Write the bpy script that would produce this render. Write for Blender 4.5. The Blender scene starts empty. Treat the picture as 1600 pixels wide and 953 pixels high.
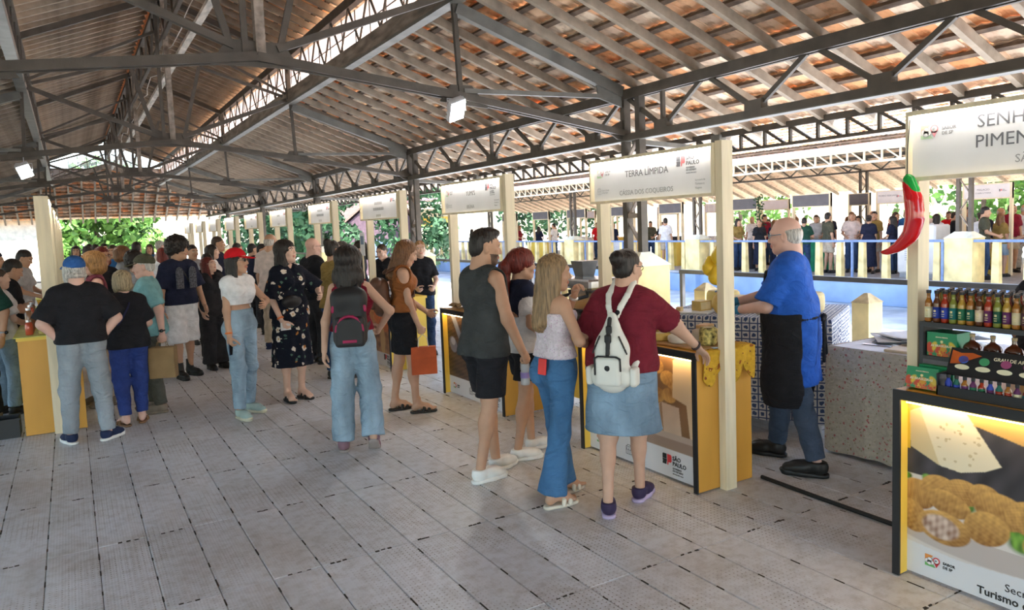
import bpy, math, random
import numpy as np
from mathutils import Vector, Matrix
random.seed(7); RNG = np.random.RandomState(7)
SC = bpy.context.scene
COL = SC.collection
PI = math.pi

# ------------------------------------------------------------------ camera
def set_camera():
    yaw, pitch, roll, f, cx, cy = 0.535796, -0.085511, -0.039780, 1157.096, 800.0, 450.0
    fw = Vector((math.sin(yaw)*math.cos(pitch), math.cos(yaw)*math.cos(pitch), math.sin(pitch)))
    rt = Vector((math.cos(yaw), -math.sin(yaw), 0)); up = rt.cross(fw)
    r2 = rt*math.cos(roll)+up*math.sin(roll); u2 = up*math.cos(roll)-rt*math.sin(roll)
    cd = bpy.data.cameras.new('camera'); co = bpy.data.objects.new('camera', cd); COL.objects.link(co)
    M = Matrix((r2, u2, -fw)).transposed().to_4x4(); M.translation = Vector((0, 0, 1.78))
    co.matrix_world = M
    cd.sensor_fit = 'HORIZONTAL'; cd.sensor_width = 36.0; cd.lens = f/1600*36
    cd.shift_x = (800-cx)/1600; cd.shift_y = (cy-476.5)/1600
    cd.clip_start = .05; cd.clip_end = 500
    SC.camera = co
set_camera()
# ------------------------------------------------------------------ world, sun, exposure
def set_world():
    w = bpy.data.worlds.new('sky'); SC.world = w; w.use_nodes = True
    nt = w.node_tree; nt.nodes.clear()
    o = nt.nodes.new('ShaderNodeOutputWorld'); b = nt.nodes.new('ShaderNodeBackground'); s = nt.nodes.new('ShaderNodeTexSky')
    s.sky_type = 'NISHITA'; s.sun_disc = False; s.sun_elevation = math.radians(58); s.sun_rotation = math.radians(125)
    s.air_density = 1.2; s.dust_density = 1.2; s.ozone_density = 1.0
    b.inputs[1].default_value = .42
    nt.links.new(s.outputs[0], b.inputs[0]); nt.links.new(b.outputs[0], o.inputs[0])
    L = bpy.data.lights.new('sun', 'SUN'); L.energy = 12.0; L.angle = math.radians(.6); L.color = (1, .975, .94)
    lo = bpy.data.objects.new('sun', L); COL.objects.link(lo)
    d = Vector((.50, -.42, 1.05)).normalized()
    lo.rotation_euler = d.to_track_quat('Z', 'Y').to_euler(); lo.location = (20, -20, 40)
    vs = SC.view_settings
    vs.view_transform = 'Standard'; vs.look = 'None'; vs.gamma = 1; vs.exposure = 1.42; vs.use_curve_mapping = False
set_world()

# ------------------------------------------------------------------ materials
MATS = {}
def new_mat(name):
    m = bpy.data.materials.new(name); m.use_nodes = True; nt = m.node_tree
    return m, nt, nt.nodes['Principled BSDF']
def N(nt, t, **kw):
    n = nt.nodes.new(t)
    for k, v in kw.items():
        if k == 'ins':
            for a, b in v.items(): n.inputs[a].default_value = b
        else: setattr(n, k, v)
    return n
def ramp(nt, fac, stops, interp='LINEAR'):
    r = N(nt, 'ShaderNodeValToRGB'); cr = r.color_ramp; cr.interpolation = interp
    while len(cr.elements) < len(stops): cr.elements.new(.5)
    for e, (p, c) in zip(cr.elements, stops): e.position = p; e.color = tuple(c)[:3]+(1,)
    if fac is not None: nt.links.new(fac, r.inputs[0])
    return r
def mat(name, col=(.5, .5, .5), rough=.6, metal=0., var=.12, scale=6., bump=0., bscale=40., emit=None, est=0., spec=.4, stretch=None, trans=0., rand=0., alpha=1., sheen=0.):
    """plain procedural surface: a colour with noise variation and optional fine relief"""
    if name in MATS: return MATS[name]
    m, nt, p = new_mat(name); L = nt.links.new
    p.inputs['Roughness'].default_value = rough; p.inputs['Metallic'].default_value = metal
    p.inputs['Specular IOR Level'].default_value = spec
    if trans: p.inputs['Transmission Weight'].default_value = trans
    if sheen: p.inputs['Sheen Weight'].default_value = sheen
    if alpha < 1: p.inputs['Alpha'].default_value = alpha
    tc = N(nt, 'ShaderNodeTexCoord'); mp = N(nt, 'ShaderNodeMapping'); L(tc.outputs['Object'], mp.inputs[0])
    if stretch: mp.inputs['Scale'].default_value = stretch
    c = tuple(col)
    if var or rand:
        n = N(nt, 'ShaderNodeTexNoise', ins={'Scale': scale, 'Detail': 4.}); L(mp.outputs[0], n.inputs[0])
        lo = tuple(max(0, x*(1-var*1.6)) for x in c); hi = tuple(min(1, x*(1+var*1.2)) for x in c)
        r = ramp(nt, n.outputs[0], [(.3, lo), (.7, hi)]); out = r.outputs[0]
        if rand:
            oi = N(nt, 'ShaderNodeObjectInfo'); hs = N(nt, 'ShaderNodeHueSaturation'); mr = N(nt, 'ShaderNodeMapRange', ins={3: 1-rand, 4: 1+rand})
            L(oi.outputs['Random'], mr.inputs[0]); L(mr.outputs[0], hs.inputs['Value']); L(out, hs.inputs['Color']); out = hs.outputs[0]
        L(out, p.inputs['Base Color'])
    else: p.inputs['Base Color'].default_value = c+(1,)
    if bump:
        n2 = N(nt, 'ShaderNodeTexNoise', ins={'Scale': bscale, 'Detail': 3.}); L(mp.outputs[0], n2.inputs[0])
        b = N(nt, 'ShaderNodeBump', ins={'Strength': bump, 'Distance': .01}); L(n2.outputs[0], b.inputs['Height']); L(b.outputs[0], p.inputs['Normal'])
    if emit: p.inputs['Emission Color'].default_value = tuple(emit)+(1,); p.inputs['Emission Strength'].default_value = est
    MATS[name] = m; return m
def col_mat(name, rough=.6, spec=.3):
    """surface whose printed colour is stored in the mesh attribute Col"""
    if name in MATS: return MATS[name]
    m, nt, p = new_mat(name); a = N(nt, 'ShaderNodeAttribute', attribute_name='Col')
    nt.links.new(a.outputs['Color'], p.inputs['Base Color']); p.inputs['Roughness'].default_value = rough; p.inputs['Specular IOR Level'].default_value = spec
    MATS[name] = m; return m

# ------------------------------------------------------------------ mesh building
class MB:
    def __init__(s): s.v = []; s.f = []; s.m = []; s.cm = 0
    def add(s, vs, fs):
        o = len(s.v); s.v.extend(tuple(map(float, v)) for v in vs)
        s.f.extend(tuple(i+o for i in f) for f in fs); s.m.extend([s.cm]*len(fs)); return s
    def box(s, a, b):
        x0, y0, z0 = a; x1, y1, z1 = b
        return s.add([(x0,y0,z0),(x1,y0,z0),(x1,y1,z0),(x0,y1,z0),(x0,y0,z1),(x1,y0,z1),(x1,y1,z1),(x0,y1,z1)],
                     [(3,2,1,0),(4,5,6,7),(0,1,5,4),(1,2,6,5),(2,3,7,6),(3,0,4,7)])
    def cbox(s, c, d): return s.box([c[i]-d[i]/2 for i in range(3)], [c[i]+d[i]/2 for i in range(3)])
    def rbox(s, a, b, r=.01):
        """box with chamfered edges"""
        x0, y0, z0 = a; x1, y1, z1 = b; r = min(r, (x1-x0)/2.1, (y1-y0)/2.1, (z1-z0)/2.1)
        def ring(z, i): return [(x0+r+i,y0+i,z),(x1-r-i,y0+i,z),(x1-i,y0+r+i,z),(x1-i,y1-r-i,z),(x1-r-i,y1-i,z),(x0+r+i,y1-i,z),(x0+i,y1-r-i,z),(x0+i,y0+r+i,z)]
        rs = [ring(z0, r*.7), ring(z0+r, 0), ring(z1-r, 0), ring(z1, r*.7)]
        return s.loft(rs)
    def loft(s, rings, caps=True, closed=True):
        n = len(rings[0]); o = len(s.v)
        for r in rings: s.v.extend(tuple(map(float, p)) for p in r)
        k = n if closed else n-1; c0 = len(s.f)
        for j in range(len(rings)-1):
            for i in range(k):
                a = o+j*n+i; b = o+j*n+(i+1) % n
                s.f.append((a, b, b+n, a+n))
        if caps:
            s.f.append(tuple(o+i for i in reversed(range(n)))); q = o+(len(rings)-1)*n; s.f.append(tuple(q+i for i in range(n)))
        s.m.extend([s.cm]*(len(s.f)-c0)); return s
    def beam(s, p, q, w, h, up=(0, 0, 1)):
        p = Vector(p); q = Vector(q); d = (q-p).normalized(); u = Vector(up); sd = d.cross(u)
        if sd.length < 1e-4: sd = d.cross(Vector((1, 0, 0)))
        sd.normalize(); u = sd.cross(d).normalized(); a = sd*w/2; b = u*h/2
        return s.add([p-a-b, p+a-b, p+a+b, p-a+b, q-a-b, q+a-b, q+a+b, q-a+b],
                     [(0,1,2,3),(7,6,5,4),(0,4,5,1),(1,5,6,2),(2,6,7,3),(3,7,4,0)])
    def tube(s, pts, r, n=8, caps=True):
        pts = [Vector(p) for p in pts]; rs = r if isinstance(r, (list, tuple)) else [r]*len(pts); rings = []; pu = None
        for i, p in enumerate(pts):
            d = (pts[min(i+1, len(pts)-1)]-pts[max(i-1, 0)]).normalized()
            if pu is None: pu = d.cross(Vector((0, 0, 1)) if abs(d.z) < .9 else Vector((1, 0, 0))).normalized()
            pu = (pu-d*pu.dot(d)).normalized(); w = d.cross(pu)
            rings.append([p+(pu*math.cos(2*PI*k/n)+w*math.sin(2*PI*k/n))*rs[i] for k in range(n)])
        return s.loft(rings, caps)
    def lathe(s, prof, c=(0, 0, 0), n=16):
        """profile of (radius, z) pairs turned about z"""
        rings = [[(c[0]+r*math.cos(2*PI*k/n), c[1]+r*math.sin(2*PI*k/n), c[2]+z) for k in range(n)] for r, z in prof]
        return s.loft(rings)
    def prism(s, poly, d):
        """polygon (3d points) pushed along vector d"""
        return s.loft([poly, [tuple(a+b for a, b in zip(p, d)) for p in poly]])
    def mesh(s, name, mats, smooth=False, attr=None):
        me = bpy.data.meshes.new(name); me.from_pydata(s.v, [], s.f); 
        ms = mats if isinstance(mats, (list, tuple)) else [mats]
        for m in ms: me.materials.append(m)
        if len(ms) > 1: me.polygons.foreach_set('material_index', s.m)
        if smooth: me.polygons.foreach_set('use_smooth', [True]*len(me.polygons))
        me.update(); return me
    def build(s, name, mats, parent=None, smooth=False, loc=None, rz=0): return link(name, s.mesh(name, mats, smooth), parent, loc, rz)
def link(name, me, parent=None, loc=None, rz=0):
    o = bpy.data.objects.new(name, me); COL.objects.link(o)
    if parent is not None: o.parent = parent
    if loc is not None: o.location = loc
    if rz: o.rotation_euler = (0, 0, rz)
    return o
ORD = ['first', 'second', 'third', 'fourth', 'fifth', 'sixth', 'seventh', 'eighth', 'ninth', 'tenth', 'eleventh', 'twelfth', 'thirteenth', 'fourteenth', 'fifteenth', 'sixteenth', 'seventeenth', 'eighteenth', 'nineteenth', 'twentieth', 'twenty-first', 'twenty-second', 'twenty-third', 'twenty-fourth']
def tag(o, label=None, cat=None, group=None, kind=None):
    if label: o['label'] = label
    if cat: o['category'] = cat
    if group: o['group'] = group
    if kind: o['kind'] = kind
    return o
def empty(name, loc=(0, 0, 0), rz=0):
    o = bpy.data.objects.new(name, None); COL.objects.link(o); o.location = loc; o.rotation_euler = (0, 0, rz); o.empty_display_size = .1; return o
def thing(name, label, cat, loc=(0, 0, 0), rz=0, group=None): return tag(empty(name, loc, rz), label, cat, group)
def dup(root, loc=None, rz=None, label=None):
    r = root.copy(); COL.objects.link(r)
    if loc is not None: r.location = loc
    if rz is not None: r.rotation_euler = (0, 0, rz)
    if label: r['label'] = label
    for ch in list(root.children):
        c = ch.copy(); COL.objects.link(c); c.parent = r
        for g in list(ch.children):
            d = g.copy(); COL.objects.link(d); d.parent = c
    return r
def grid_paint(name, w, h, nx, ny, fn, material, parent=None, loc=None, M=None):
    """flat print: a fine grid in local x (width) and z (height) whose vertex colours come from fn(u, v) -> rgb arrays, v up"""
    u, v = np.meshgrid(np.linspace(0, 1, nx), np.linspace(0, 1, ny))
    rgb = fn(u.ravel(), v.ravel())
    co = np.stack([u.ravel()*w, np.zeros(nx*ny), v.ravel()*h], 1)
    i = np.arange((nx-1)*(ny-1)); a = (i//(nx-1))*nx+i % (nx-1)
    fs = np.stack([a, a+1, a+1+nx, a+nx], 1)
    me = np_mesh(name, co, fs, [material]); put_col(me, rgb)
    o = link(name, me, parent, loc)
    if M is not None: o.matrix_local = M
    return o
def np_mesh(name, co, quads, mats, smooth=False, mi=None):
    me = bpy.data.meshes.new(name); n = len(co); k = len(quads)
    me.vertices.add(n); me.vertices.foreach_set('co', np.asarray(co, np.float32).ravel())
    w = quads.shape[1]
    me.loops.add(k*w); me.loops.foreach_set('vertex_index', np.asarray(quads, np.int32).ravel())
    me.polygons.add(k); me.polygons.foreach_set('loop_start', np.arange(0, k*w, w, dtype=np.int32)); me.polygons.foreach_set('loop_total', np.full(k, w, np.int32))
    for m in mats: me.materials.append(m)
    if mi is not None: me.polygons.foreach_set('material_index', np.asarray(mi, np.int32))
    if smooth: me.polygons.foreach_set('use_smooth', np.ones(k, bool))
    me.update(calc_edges=True); return me
def put_col(me, rgb):
    at = me.color_attributes.new('Col', 'FLOAT_COLOR', 'POINT'); c = np.ones((len(me.vertices), 4), np.float32); c[:, :3] = rgb
    at.data.foreach_set('color', c.ravel())
TEXTQ = []
def lettering(txt, size, material, parent, M, bold=0., align='LEFT', depth=.0015):
    """flat type; turned into a mesh in finish_lettering()"""
    cu = bpy.data.curves.new('lettering', 'FONT'); cu.body = txt; cu.size = size; cu.align_x = align; cu.extrude = depth/2; cu.offset = bold*size; cu.resolution_u = 2
    cu.materials.append(material); o = bpy.data.objects.new('type', cu); COL.objects.link(o); TEXTQ.append((o, parent, M.copy())); return o
def finish_lettering():
    bpy.context.view_layer.update(); dg = bpy.context.evaluated_depsgraph_get()
    got = [(bpy.data.meshes.new_from_object(o.evaluated_get(dg)), p, M, o) for o, p, M in TEXTQ]
    for me, p, M, o in got:
        me.name = 'lettering'; q = link('lettering', me, p); q.matrix_local = M; cu = o.data; bpy.data.objects.remove(o); bpy.data.curves.remove(cu)
def smooth_noise(p, s=1., seed=0):
    """cheap smooth pseudo-noise from sines, p (n,3)"""
    r = np.random.RandomState(seed); out = np.zeros(len(p))
    for i in range(6):
        k = r.normal(size=3)*s; out += np.sin(p@k+r.uniform(0, 6.28))/6
    return out
# ================================================================== the hall
XR, XC, XL = 1.68, 6.2, -2.84            # ridge line, column lines
XB0, XB1 = -.456, 3.82                   # clerestory beams
ZB, ZE, ZRG, ZT = 4.31, 5.20, 6.05, 3.42  # beam, lantern eave, ridge, column-girder top
YA, YB = -12.0, 37.8
CY = [.5, 7.45, 14.4, 21.35, 28.3, 35.25]
steel = mat('dark_painted_steel', (.098, .082, .064), .55, .2, .16, 5, .15, 60)
steel_b = mat('blue_grey_painted_steel', (.175, .168, .145), .5, .2, .16, 4, .1, 60)
timber = mat('weathered_rafter_timber', (.34, .275, .205), .8, 0, .2, 5, .25, 30, stretch=(1, 1, 1), rand=.12)
batten_m = mat('old_batten_timber', (.14, .095, .065), .85, 0, .3, 8, .2, 40, rand=.15)
facia = mat('brown_weathered_beam_timber', (.30, .245, .195), .75, 0, .3, 4, .25, 30, stretch=(3, .6, 3))

def tile_mat():
    m, nt, p = new_mat('clay_roof_tile'); L = nt.links.new
    oi = N(nt, 'ShaderNodeObjectInfo'); at = N(nt, 'ShaderNodeAttribute', attribute_name='rnd')
    ad = N(nt, 'ShaderNodeMath', operation='ADD'); L(oi.outputs['Random'], ad.inputs[0]); L(at.outputs['Fac'], ad.inputs[1])
    fr = N(nt, 'ShaderNodeMath', operation='FRACT'); L(ad.outputs[0], fr.inputs[0])
    r = ramp(nt, fr.outputs[0], [(0, (.82, .47, .26)), (.18, (.74, .56, .41)), (.34, (.86, .58, .37)), (.5, (.80, .40, .18)), (.66, (.86, .70, .53)), (.8, (.68, .49, .35)), (.92, (.76, .31, .12)), (1, (.62, .43, .29))], 'CONSTANT')
    tc = N(nt, 'ShaderNodeTexCoord'); n = N(nt, 'ShaderNodeTexNoise', ins={'Scale': 9., 'Detail': 5.}); L(tc.outputs['Object'], n.inputs[0])
    st = ramp(nt, n.outputs[0], [(.33, (.52, .46, .40)), (.50, (1, 1, 1))])
    mx = N(nt, 'ShaderNodeMix', data_type='RGBA', blend_type='MULTIPLY', ins={'Factor': .75}); L(r.outputs[0], mx.inputs[6]); L(st.outputs[0], mx.inputs[7])
    L(mx.outputs[2], p.inputs['Base Color']); p.inputs['Roughness'].default_value = .85
    b = N(nt, 'ShaderNodeBump', ins={'Strength': .3, 'Distance': .01}); L(n.outputs[0], b.inputs['Height']); L(b.outputs[0], p.inputs['Normal'])
    return m
TILE = tile_mat()

def tile_arrays(w, l):
    us = [0, .22, .5, .78, 1]; hs = [.004, .020, .004, .020, .004]; t = .014; vs = []
    for v, lift in ((0, 0), (1, .030)):
        for k in range(2):
            for u, h in zip(us, hs): vs.append((u*w, v*l, h+lift+k*t))
    fs = []
    for i in range(4):
        fs += [(i, i+1, i+11, i+10), (i+5, i+15, i+16, i+6), (i+10, i+11, i+16, i+15), (i, i+5, i+6, i+1)]
    fs += [(0, 10, 15, 5), (4, 9, 19, 14)]
    return np.array(vs), np.array(fs)

def roof_slope(name, label, hi, lo, ya, yb, tile_from, n_single=0, rafter_dy=.53, over=.35, single_y=(1., 12.), rafter_h=.10, zoff=0, ridge_cut=0.):
    """tiled slope: hi/lo = (x, z) of the rafter underside at the upper and the lower edge; tiles, battens and rafters are pieces"""
    root = tag(empty(name), label, None, None, 'structure')
    H = np.array([hi[0], hi[1]]); D = np.array([lo[0]-hi[0], lo[1]-hi[1]]); Ls = np.linalg.norm(D); d = D/Ls
    nrm = np.array([-d[1], d[0]]); nrm = nrm if nrm[1] > 0 else -nrm
    def P(v, y, h): q = H+d*v+nrm*h; return (q[0], y, q[1])
    tot = Ls+over
    mbr = MB().beam(P(0, 0, rafter_h/2), P(tot-.08, 0, rafter_h/2),   .06, rafter_h, up=(nrm[0], 0, nrm[1])); mr = mbr.mesh('rafter', timber)
    y = ya+.2
    while y < yb-.05: link('rafter', mr, root, (0, y, 0)); y += rafter_dy
    ex = .355; nc = int((tot)/ex); w = .232
    for c in range(nc+1):
        v = min(c*ex+.03, tot-.05)
        MB().beam(P(v, tile_from, rafter_h+.014), P(v, yb, rafter_h+.014), .065, .034, up=(nrm[0], 0, nrm[1])).build('batten', batten_m, root)
    # light slab over the part behind the camera
    if tile_from > ya:
        MB().beam(P(tot/2, ya, rafter_h+.045), P(tot/2, tile_from, rafter_h+.045), tot, .03, up=(nrm[0], 0, nrm[1])).build('tile_sheet', TILE, root)
    tv, tf = tile_arrays(w+.016, ex+.06)
    sgn = 1 if True else -1
    def world(tv, c, y, jit):
        v0 = c*ex; out = np.empty_like(tv)
        q = H[None]+d[None]*(v0+tv[:, 1:2])+nrm[None]*(rafter_h+.030+tv[:, 2:3]+jit)
        out[:, 0] = q[:, 0]; out[:, 1] = y+tv[:, 0]; out[:, 2] = q[:, 1]; return out
    ny = int((yb-tile_from)/w); singles = []
    if n_single:
        cand = [(c, j) for c in range(nc) for j in range(ny) if single_y[0] < tile_from+j*w < single_y[1]]
        cand.sort(key=lambda q: (tile_from+q[1]*w)); singles = set(cand[:n_single])
        base = MB(); base.v = [tuple(x) for x in world(tv, 0, 0, 0)-np.array([H[0], 0, H[1]])]; base.f = [tuple(map(int, f)) for f in tf]; base.m = [0]*len(tf)
        me = base.mesh('roof_tile', TILE)
        for c, j in singles:
            q = d*c*ex+H; o = link('roof_tile', me, root, (q[0], tile_from+j*w, q[1]+random.uniform(-.004, .006))); o.rotation_euler = (random.uniform(-.008, .008), random.uniform(-.006, .006), random.uniform(-.008, .008))
    V = []; F = []; R_ = []; k = 0
    for c in range(nc):
        for j in range(ny):
            if (c, j) in singles: continue
            V.append(world(tv, c, tile_from+j*w, random.uniform(-.004, .006))); F.append(tf+k); R_.append(np.full(len(tv), random.random())); k += len(tv)
    me = np_mesh('roof_tiles', np.concatenate(V), np.concatenate(F), [TILE])
    at = me.attributes.new('rnd', 'FLOAT', 'POINT'); at.data.foreach_set('value', np.concatenate(R_).astype(np.float32))
    tag(link('roof_tiles', me, root), kind='stuff')
    return root

roof_slope('roof', 'right lower tiled slope of the hall roof above the booths', (XB1, ZB), (XC, ZT), YA, YB+3, .3, 300, over=2.03, single_y=(.8, 14))
roof_slope('roof', 'left lower tiled slope of the hall roof in shade', (XB0, ZB), (XL, ZT), YA, YB+3, 3.5, 0, over=2.03, rafter_dy=.45)
roof_slope('roof', 'right half of the raised lantern roof, orange clay tiles', (XR+.05, ZRG), (XB1+.12, ZE), YA, YB, 3.5, 0, over=.28, rafter_dy=.38)
roof_slope('roof', 'left half of the raised lantern roof, orange clay tiles', (XR-.05, ZRG), (XB0-.12, ZE), YA, YB, 3.5, 0, over=.28, rafter_dy=.38)

# far hip closing the hall end
def far_hip():
    root = tag(empty('roof'), 'far hipped end of the tiled roof seen from inside', None, None, 'structure')
    y0, z0, y1, z1 = YB, 4.85, YB+4.6, 2.72
    L = math.hypot(y1-y0, z1-z0); dy, dz = (y1-y0)/L, (z1-z0)/L
    def xs(t): return XB0-(4.5)*t*.75-.9, XB1+(4.5)*t*.75+.9
    for i in range(26):
        x = -4.6+i*.53
        MB().beam((x, y0, z0), (x, y1, z1), .075, .12).build('rafter', timber, root)
    V = []; F = []; R_ = []; k = 0; tv, tf = tile_arrays(.246, .415); n = int(L/.355)
    for c in range(n):
        v = c*.355
        MB().beam((-5.0, y0+dy*v, z0+dz*v+.08), (9.0, y0+dy*v, z0+dz*v+.08), .05, .03).build('batten', batten_m, root)
        for j in range(60):
            x = -5.0+j*.232; q = np.empty_like(tv)
            q[:, 0] = x+tv[:, 0]; q[:, 1] = y0+dy*(v+tv[:, 1]); q[:, 2] = z0+dz*(v+tv[:, 1])+.10+tv[:, 2]+random.uniform(-.004, .006)
            V.append(q); F.append(tf+k); R_.append(np.full(len(tv), random.random())); k += len(tv)
    me = np_mesh('roof_tiles', np.concatenate(V), np.concatenate(F), [TILE]); me.attributes.new('rnd', 'FLOAT', 'POINT').data.foreach_set('value', np.concatenate(R_).astype(np.float32))
    tag(link('roof_tiles', me, root), kind='stuff')
far_hip()

# clerestory beams, glazing and lattice
def frosted(name='frosted_glass', lo=.86, hi=.98):
    m, nt, p = new_mat(name); L = nt.links.new
    p.inputs['Base Color'].default_value = (.93, .95, .97, 1); p.inputs['Roughness'].default_value = .35; p.inputs['Transmission Weight'].default_value = .0
    tr = N(nt, 'ShaderNodeBsdfTranslucent', ins={'Color': (.66, .60, .56, 1)}); tp = N(nt, 'ShaderNodeBsdfTransparent', ins={'Color': (.9, .93, .97, 1)})
    tc = N(nt, 'ShaderNodeTexCoord'); n = N(nt, 'ShaderNodeTexNoise', ins={'Scale': 1.3, 'Detail': 4.}); L(tc.outputs['Object'], n.inputs[0])
    r = ramp(nt, n.outputs[0], [(.35, (lo,)*3), (.65, (hi,)*3)])
    mx = N(nt, 'ShaderNodeMixShader'); L(r.outputs[0], mx.inputs[0]); L(tp.outputs[0], mx.inputs[1]); L(tr.outputs[0], mx.inputs[2])
    mx2 = N(nt, 'ShaderNodeMixShader', ins={0: .12}); L(mx.outputs[0], mx2.inputs[1]); L(p.outputs[0], mx2.inputs[2])
    L(mx2.outputs[0], nt.nodes['Material Output'].inputs[0]); return m
GLASS = frosted(); CLEAR = frosted('dusty_clear_glass', .05, .35)
def clerestory(i, x, sx):
    root = tag(empty('window_%d' % i), ('right' if sx > 0 else 'left')+' clerestory band of frosted panes between lower roof and lantern', None, None, 'structure')
    MB().box((x-.05, YA, ZB-.06), (x+.05, YB, ZB+.17)).build('sill_beam', facia, root)
    MB().box((x-.07, YA, ZB-.10), (x+.07, YB, ZB-.06)).build('sill_flange', steel_b, root)
    MB().box((x-.05, YA, ZE-.16), (x+.05, YB, ZE-.02)).build('head_beam', steel, root)
    pane = MB().box((-.004, .012, ZB+.18), (.004, .605, ZE-.17)).mesh('pane', GLASS)
    bar = MB().box((-.012, -.012, ZB+.17), (.012, .012, ZE-.16)).mesh('glazing_bar', steel)
    xo = x+sx*.09; dz = ZE-.15-(ZB+.16)
    web = MB().beam((0, 0, ZB+.16), (0, .42, ZE-.15), .035, .02, up=(1, 0, 0)).mesh('lattice_bar', steel)
    web2 = MB().beam((0, .42, ZE-.15), (0, .84, ZB+.16), .035, .02, up=(1, 0, 0)).mesh('lattice_bar', steel)
    mid = MB().box((xo-.006, 2, (ZB+ZE)/2-.008), (xo+.006, YB, (ZB+ZE)/2+.008)).build('glazing_bar', steel, root)
    y = YA
    while y < YB-.3:
        if y > 2 or True: link('pane', pane, root, (xo, y, 0)); link('glazing_bar', bar, root, (xo, y, 0))
        y += .617
    y = 2.
    while y < YB-.8: link('lattice_bar', web, root, (x-sx*.02, y, 0)); link('lattice_bar', web2, root, (x-sx*.02, y, 0)); y += .84
clerestory(1, XB1, 1); clerestory(2, XB0, -1)
def far_gable():
    root = tag(empty('window_3'), 'far glazed gable of the lantern above the hipped end', None, None, 'structure')
    n = 12
    for k in range(n):
        x0 = XB0+(XB1-XB0)*k/n; x1 = XB0+(XB1-XB0)*(k+1)/n
        def zt(x): return ZRG-(abs(x-XR)/(XB1-XR))*(ZRG-ZE)-.02
        def zb(x): return 5.16-(abs(x-XR)/(XB1-XR))*(5.16-4.42)
        MB().prism([(x0+.01, YB, zb(x0)), (x1-.01, YB, zb(x1)), (x1-.01, YB, zt(x1)), (x0+.01, YB, zt(x0))], (0, .008, 0)).build('pane', CLEAR, root)
        MB().beam((x0, YB, zb(x0)), (x0, YB, zt(x0)), .02, .02).build('glazing_bar', steel, root)
    for s in (-1, 1):
        MB().beam((XR, YB-.02, 5.10), (XR+s*(XB1-XR), YB-.02, 4.36), .1, .2).build('sill_beam', facia, root)
        MB().beam((XR, YB-.02, 4.86), (XR+s*(XB1-XR), YB-.02, 4.14), .08, .1).build('sill_flange', steel, root)
far_gable()

# transverse trusses
def truss_part(root, name, p, q, w, h, m=None): return MB().beam(p, q, w, h).build(name, m or steel, root)
def truss(y, k):
    root = tag(empty('roof_truss', (0, y, 0)), 'steel roof truss spanning the hall, %s from the camera' % ['nearest', 'first overhead', 'second', 'third', 'fourth', 'farthest'][k], None, None, 'structure')
    for s in (-1, 1):
        X = lambda dx: XR+s*dx
        for o in (-.05, .05):
            truss_part(root, 'bottom_chord', (X(4.5), o, 2.87), (X(2.2), o, 3.21), .04, .075)
            truss_part(root, 'bottom_chord', (X(2.2), o, 3.21), (X(0), o, 3.47), .04, .085)
        truss_part(root, 'top_chord', (X(4.46), 0, ZT-.03), (X(2.16), 0, ZB-.14), .09, .13, steel_b)
        truss_part(root, 'lantern_chord', (X(2.12), 0, ZE-.12), (X(0), 0, ZRG-.10), .07, .10)
        truss_part(root, 'lantern_post', (X(2.12), 0, ZB), (X(2.12), 0, ZE-.06), .08, .08)
        truss_part(root, 'hanger', (X(2.14), 0, ZB-.1), (X(2.18), 0, 3.22), .05, .05)
        truss_part(root, 'brace', (X(2.22), 0, 3.28), (X(4.4), 0, 3.33), .05, .05, steel_b)
        truss_part(root, 'diagonal', (X(.20), -.008, 3.56), (X(2.06), -.008, ZB-.02), .062, .07)
        truss_part(root, 'diagonal', (X(.24), .012, 3.6), (X(.56), .012, 4.8), .046, .06)
        truss_part(root, 'diagonal', (X(.56), .004, 4.8), (X(2.0), .004, ZB+.05), .036, .05)
        truss_part(root, 'diagonal', (X(.12), 0, 5.35), (X(2.06), 0, ZB+.1), .032, .045)
        MB().prism([(X(1.92), -.012, 3.15), (X(2.52), -.012, 3.10), (X(2.32), -.012, 3.34), (X(2.06), -.012, 3.34)], (0, .024, 0)).build('gusset_plate', steel, root)
        MB().prism([(X(4.1), -.012, 3.30), (X(4.46), -.012, 3.20), (X(4.46), -.012, 3.42), (X(4.05), -.012, 3.55)], (0, .024, 0)).build('gusset_plate', steel_b, root)
        MB().prism([(X(4.38), -.012, 2.80), (X(4.48), -.012, 2.80), (X(4.48), -.012, 3.05), (X(4.2), -.012, 2.91)], (0, .024, 0)).build('gusset_plate', steel, root)
    truss_part(root, 'king_post', (XR+.04, 0, 3.5), (XR+.04, 0, ZRG-.1), .11, .09, facia)
    truss_part(root, 'king_post', (XR-.10, -.006, 3.5), (XR-.10, -.006, ZRG-.15), .044, .055)
    MB().prism([(XR-.42, -.012, 3.38), (XR+.42, -.012, 3.38), (XR+.26, -.012, 3.62), (XR-.26, -.012, 3.62)], (0, .024, 0)).build('gusset_plate', steel, root)
for k, y in enumerate(CY): truss(y, k)

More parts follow.
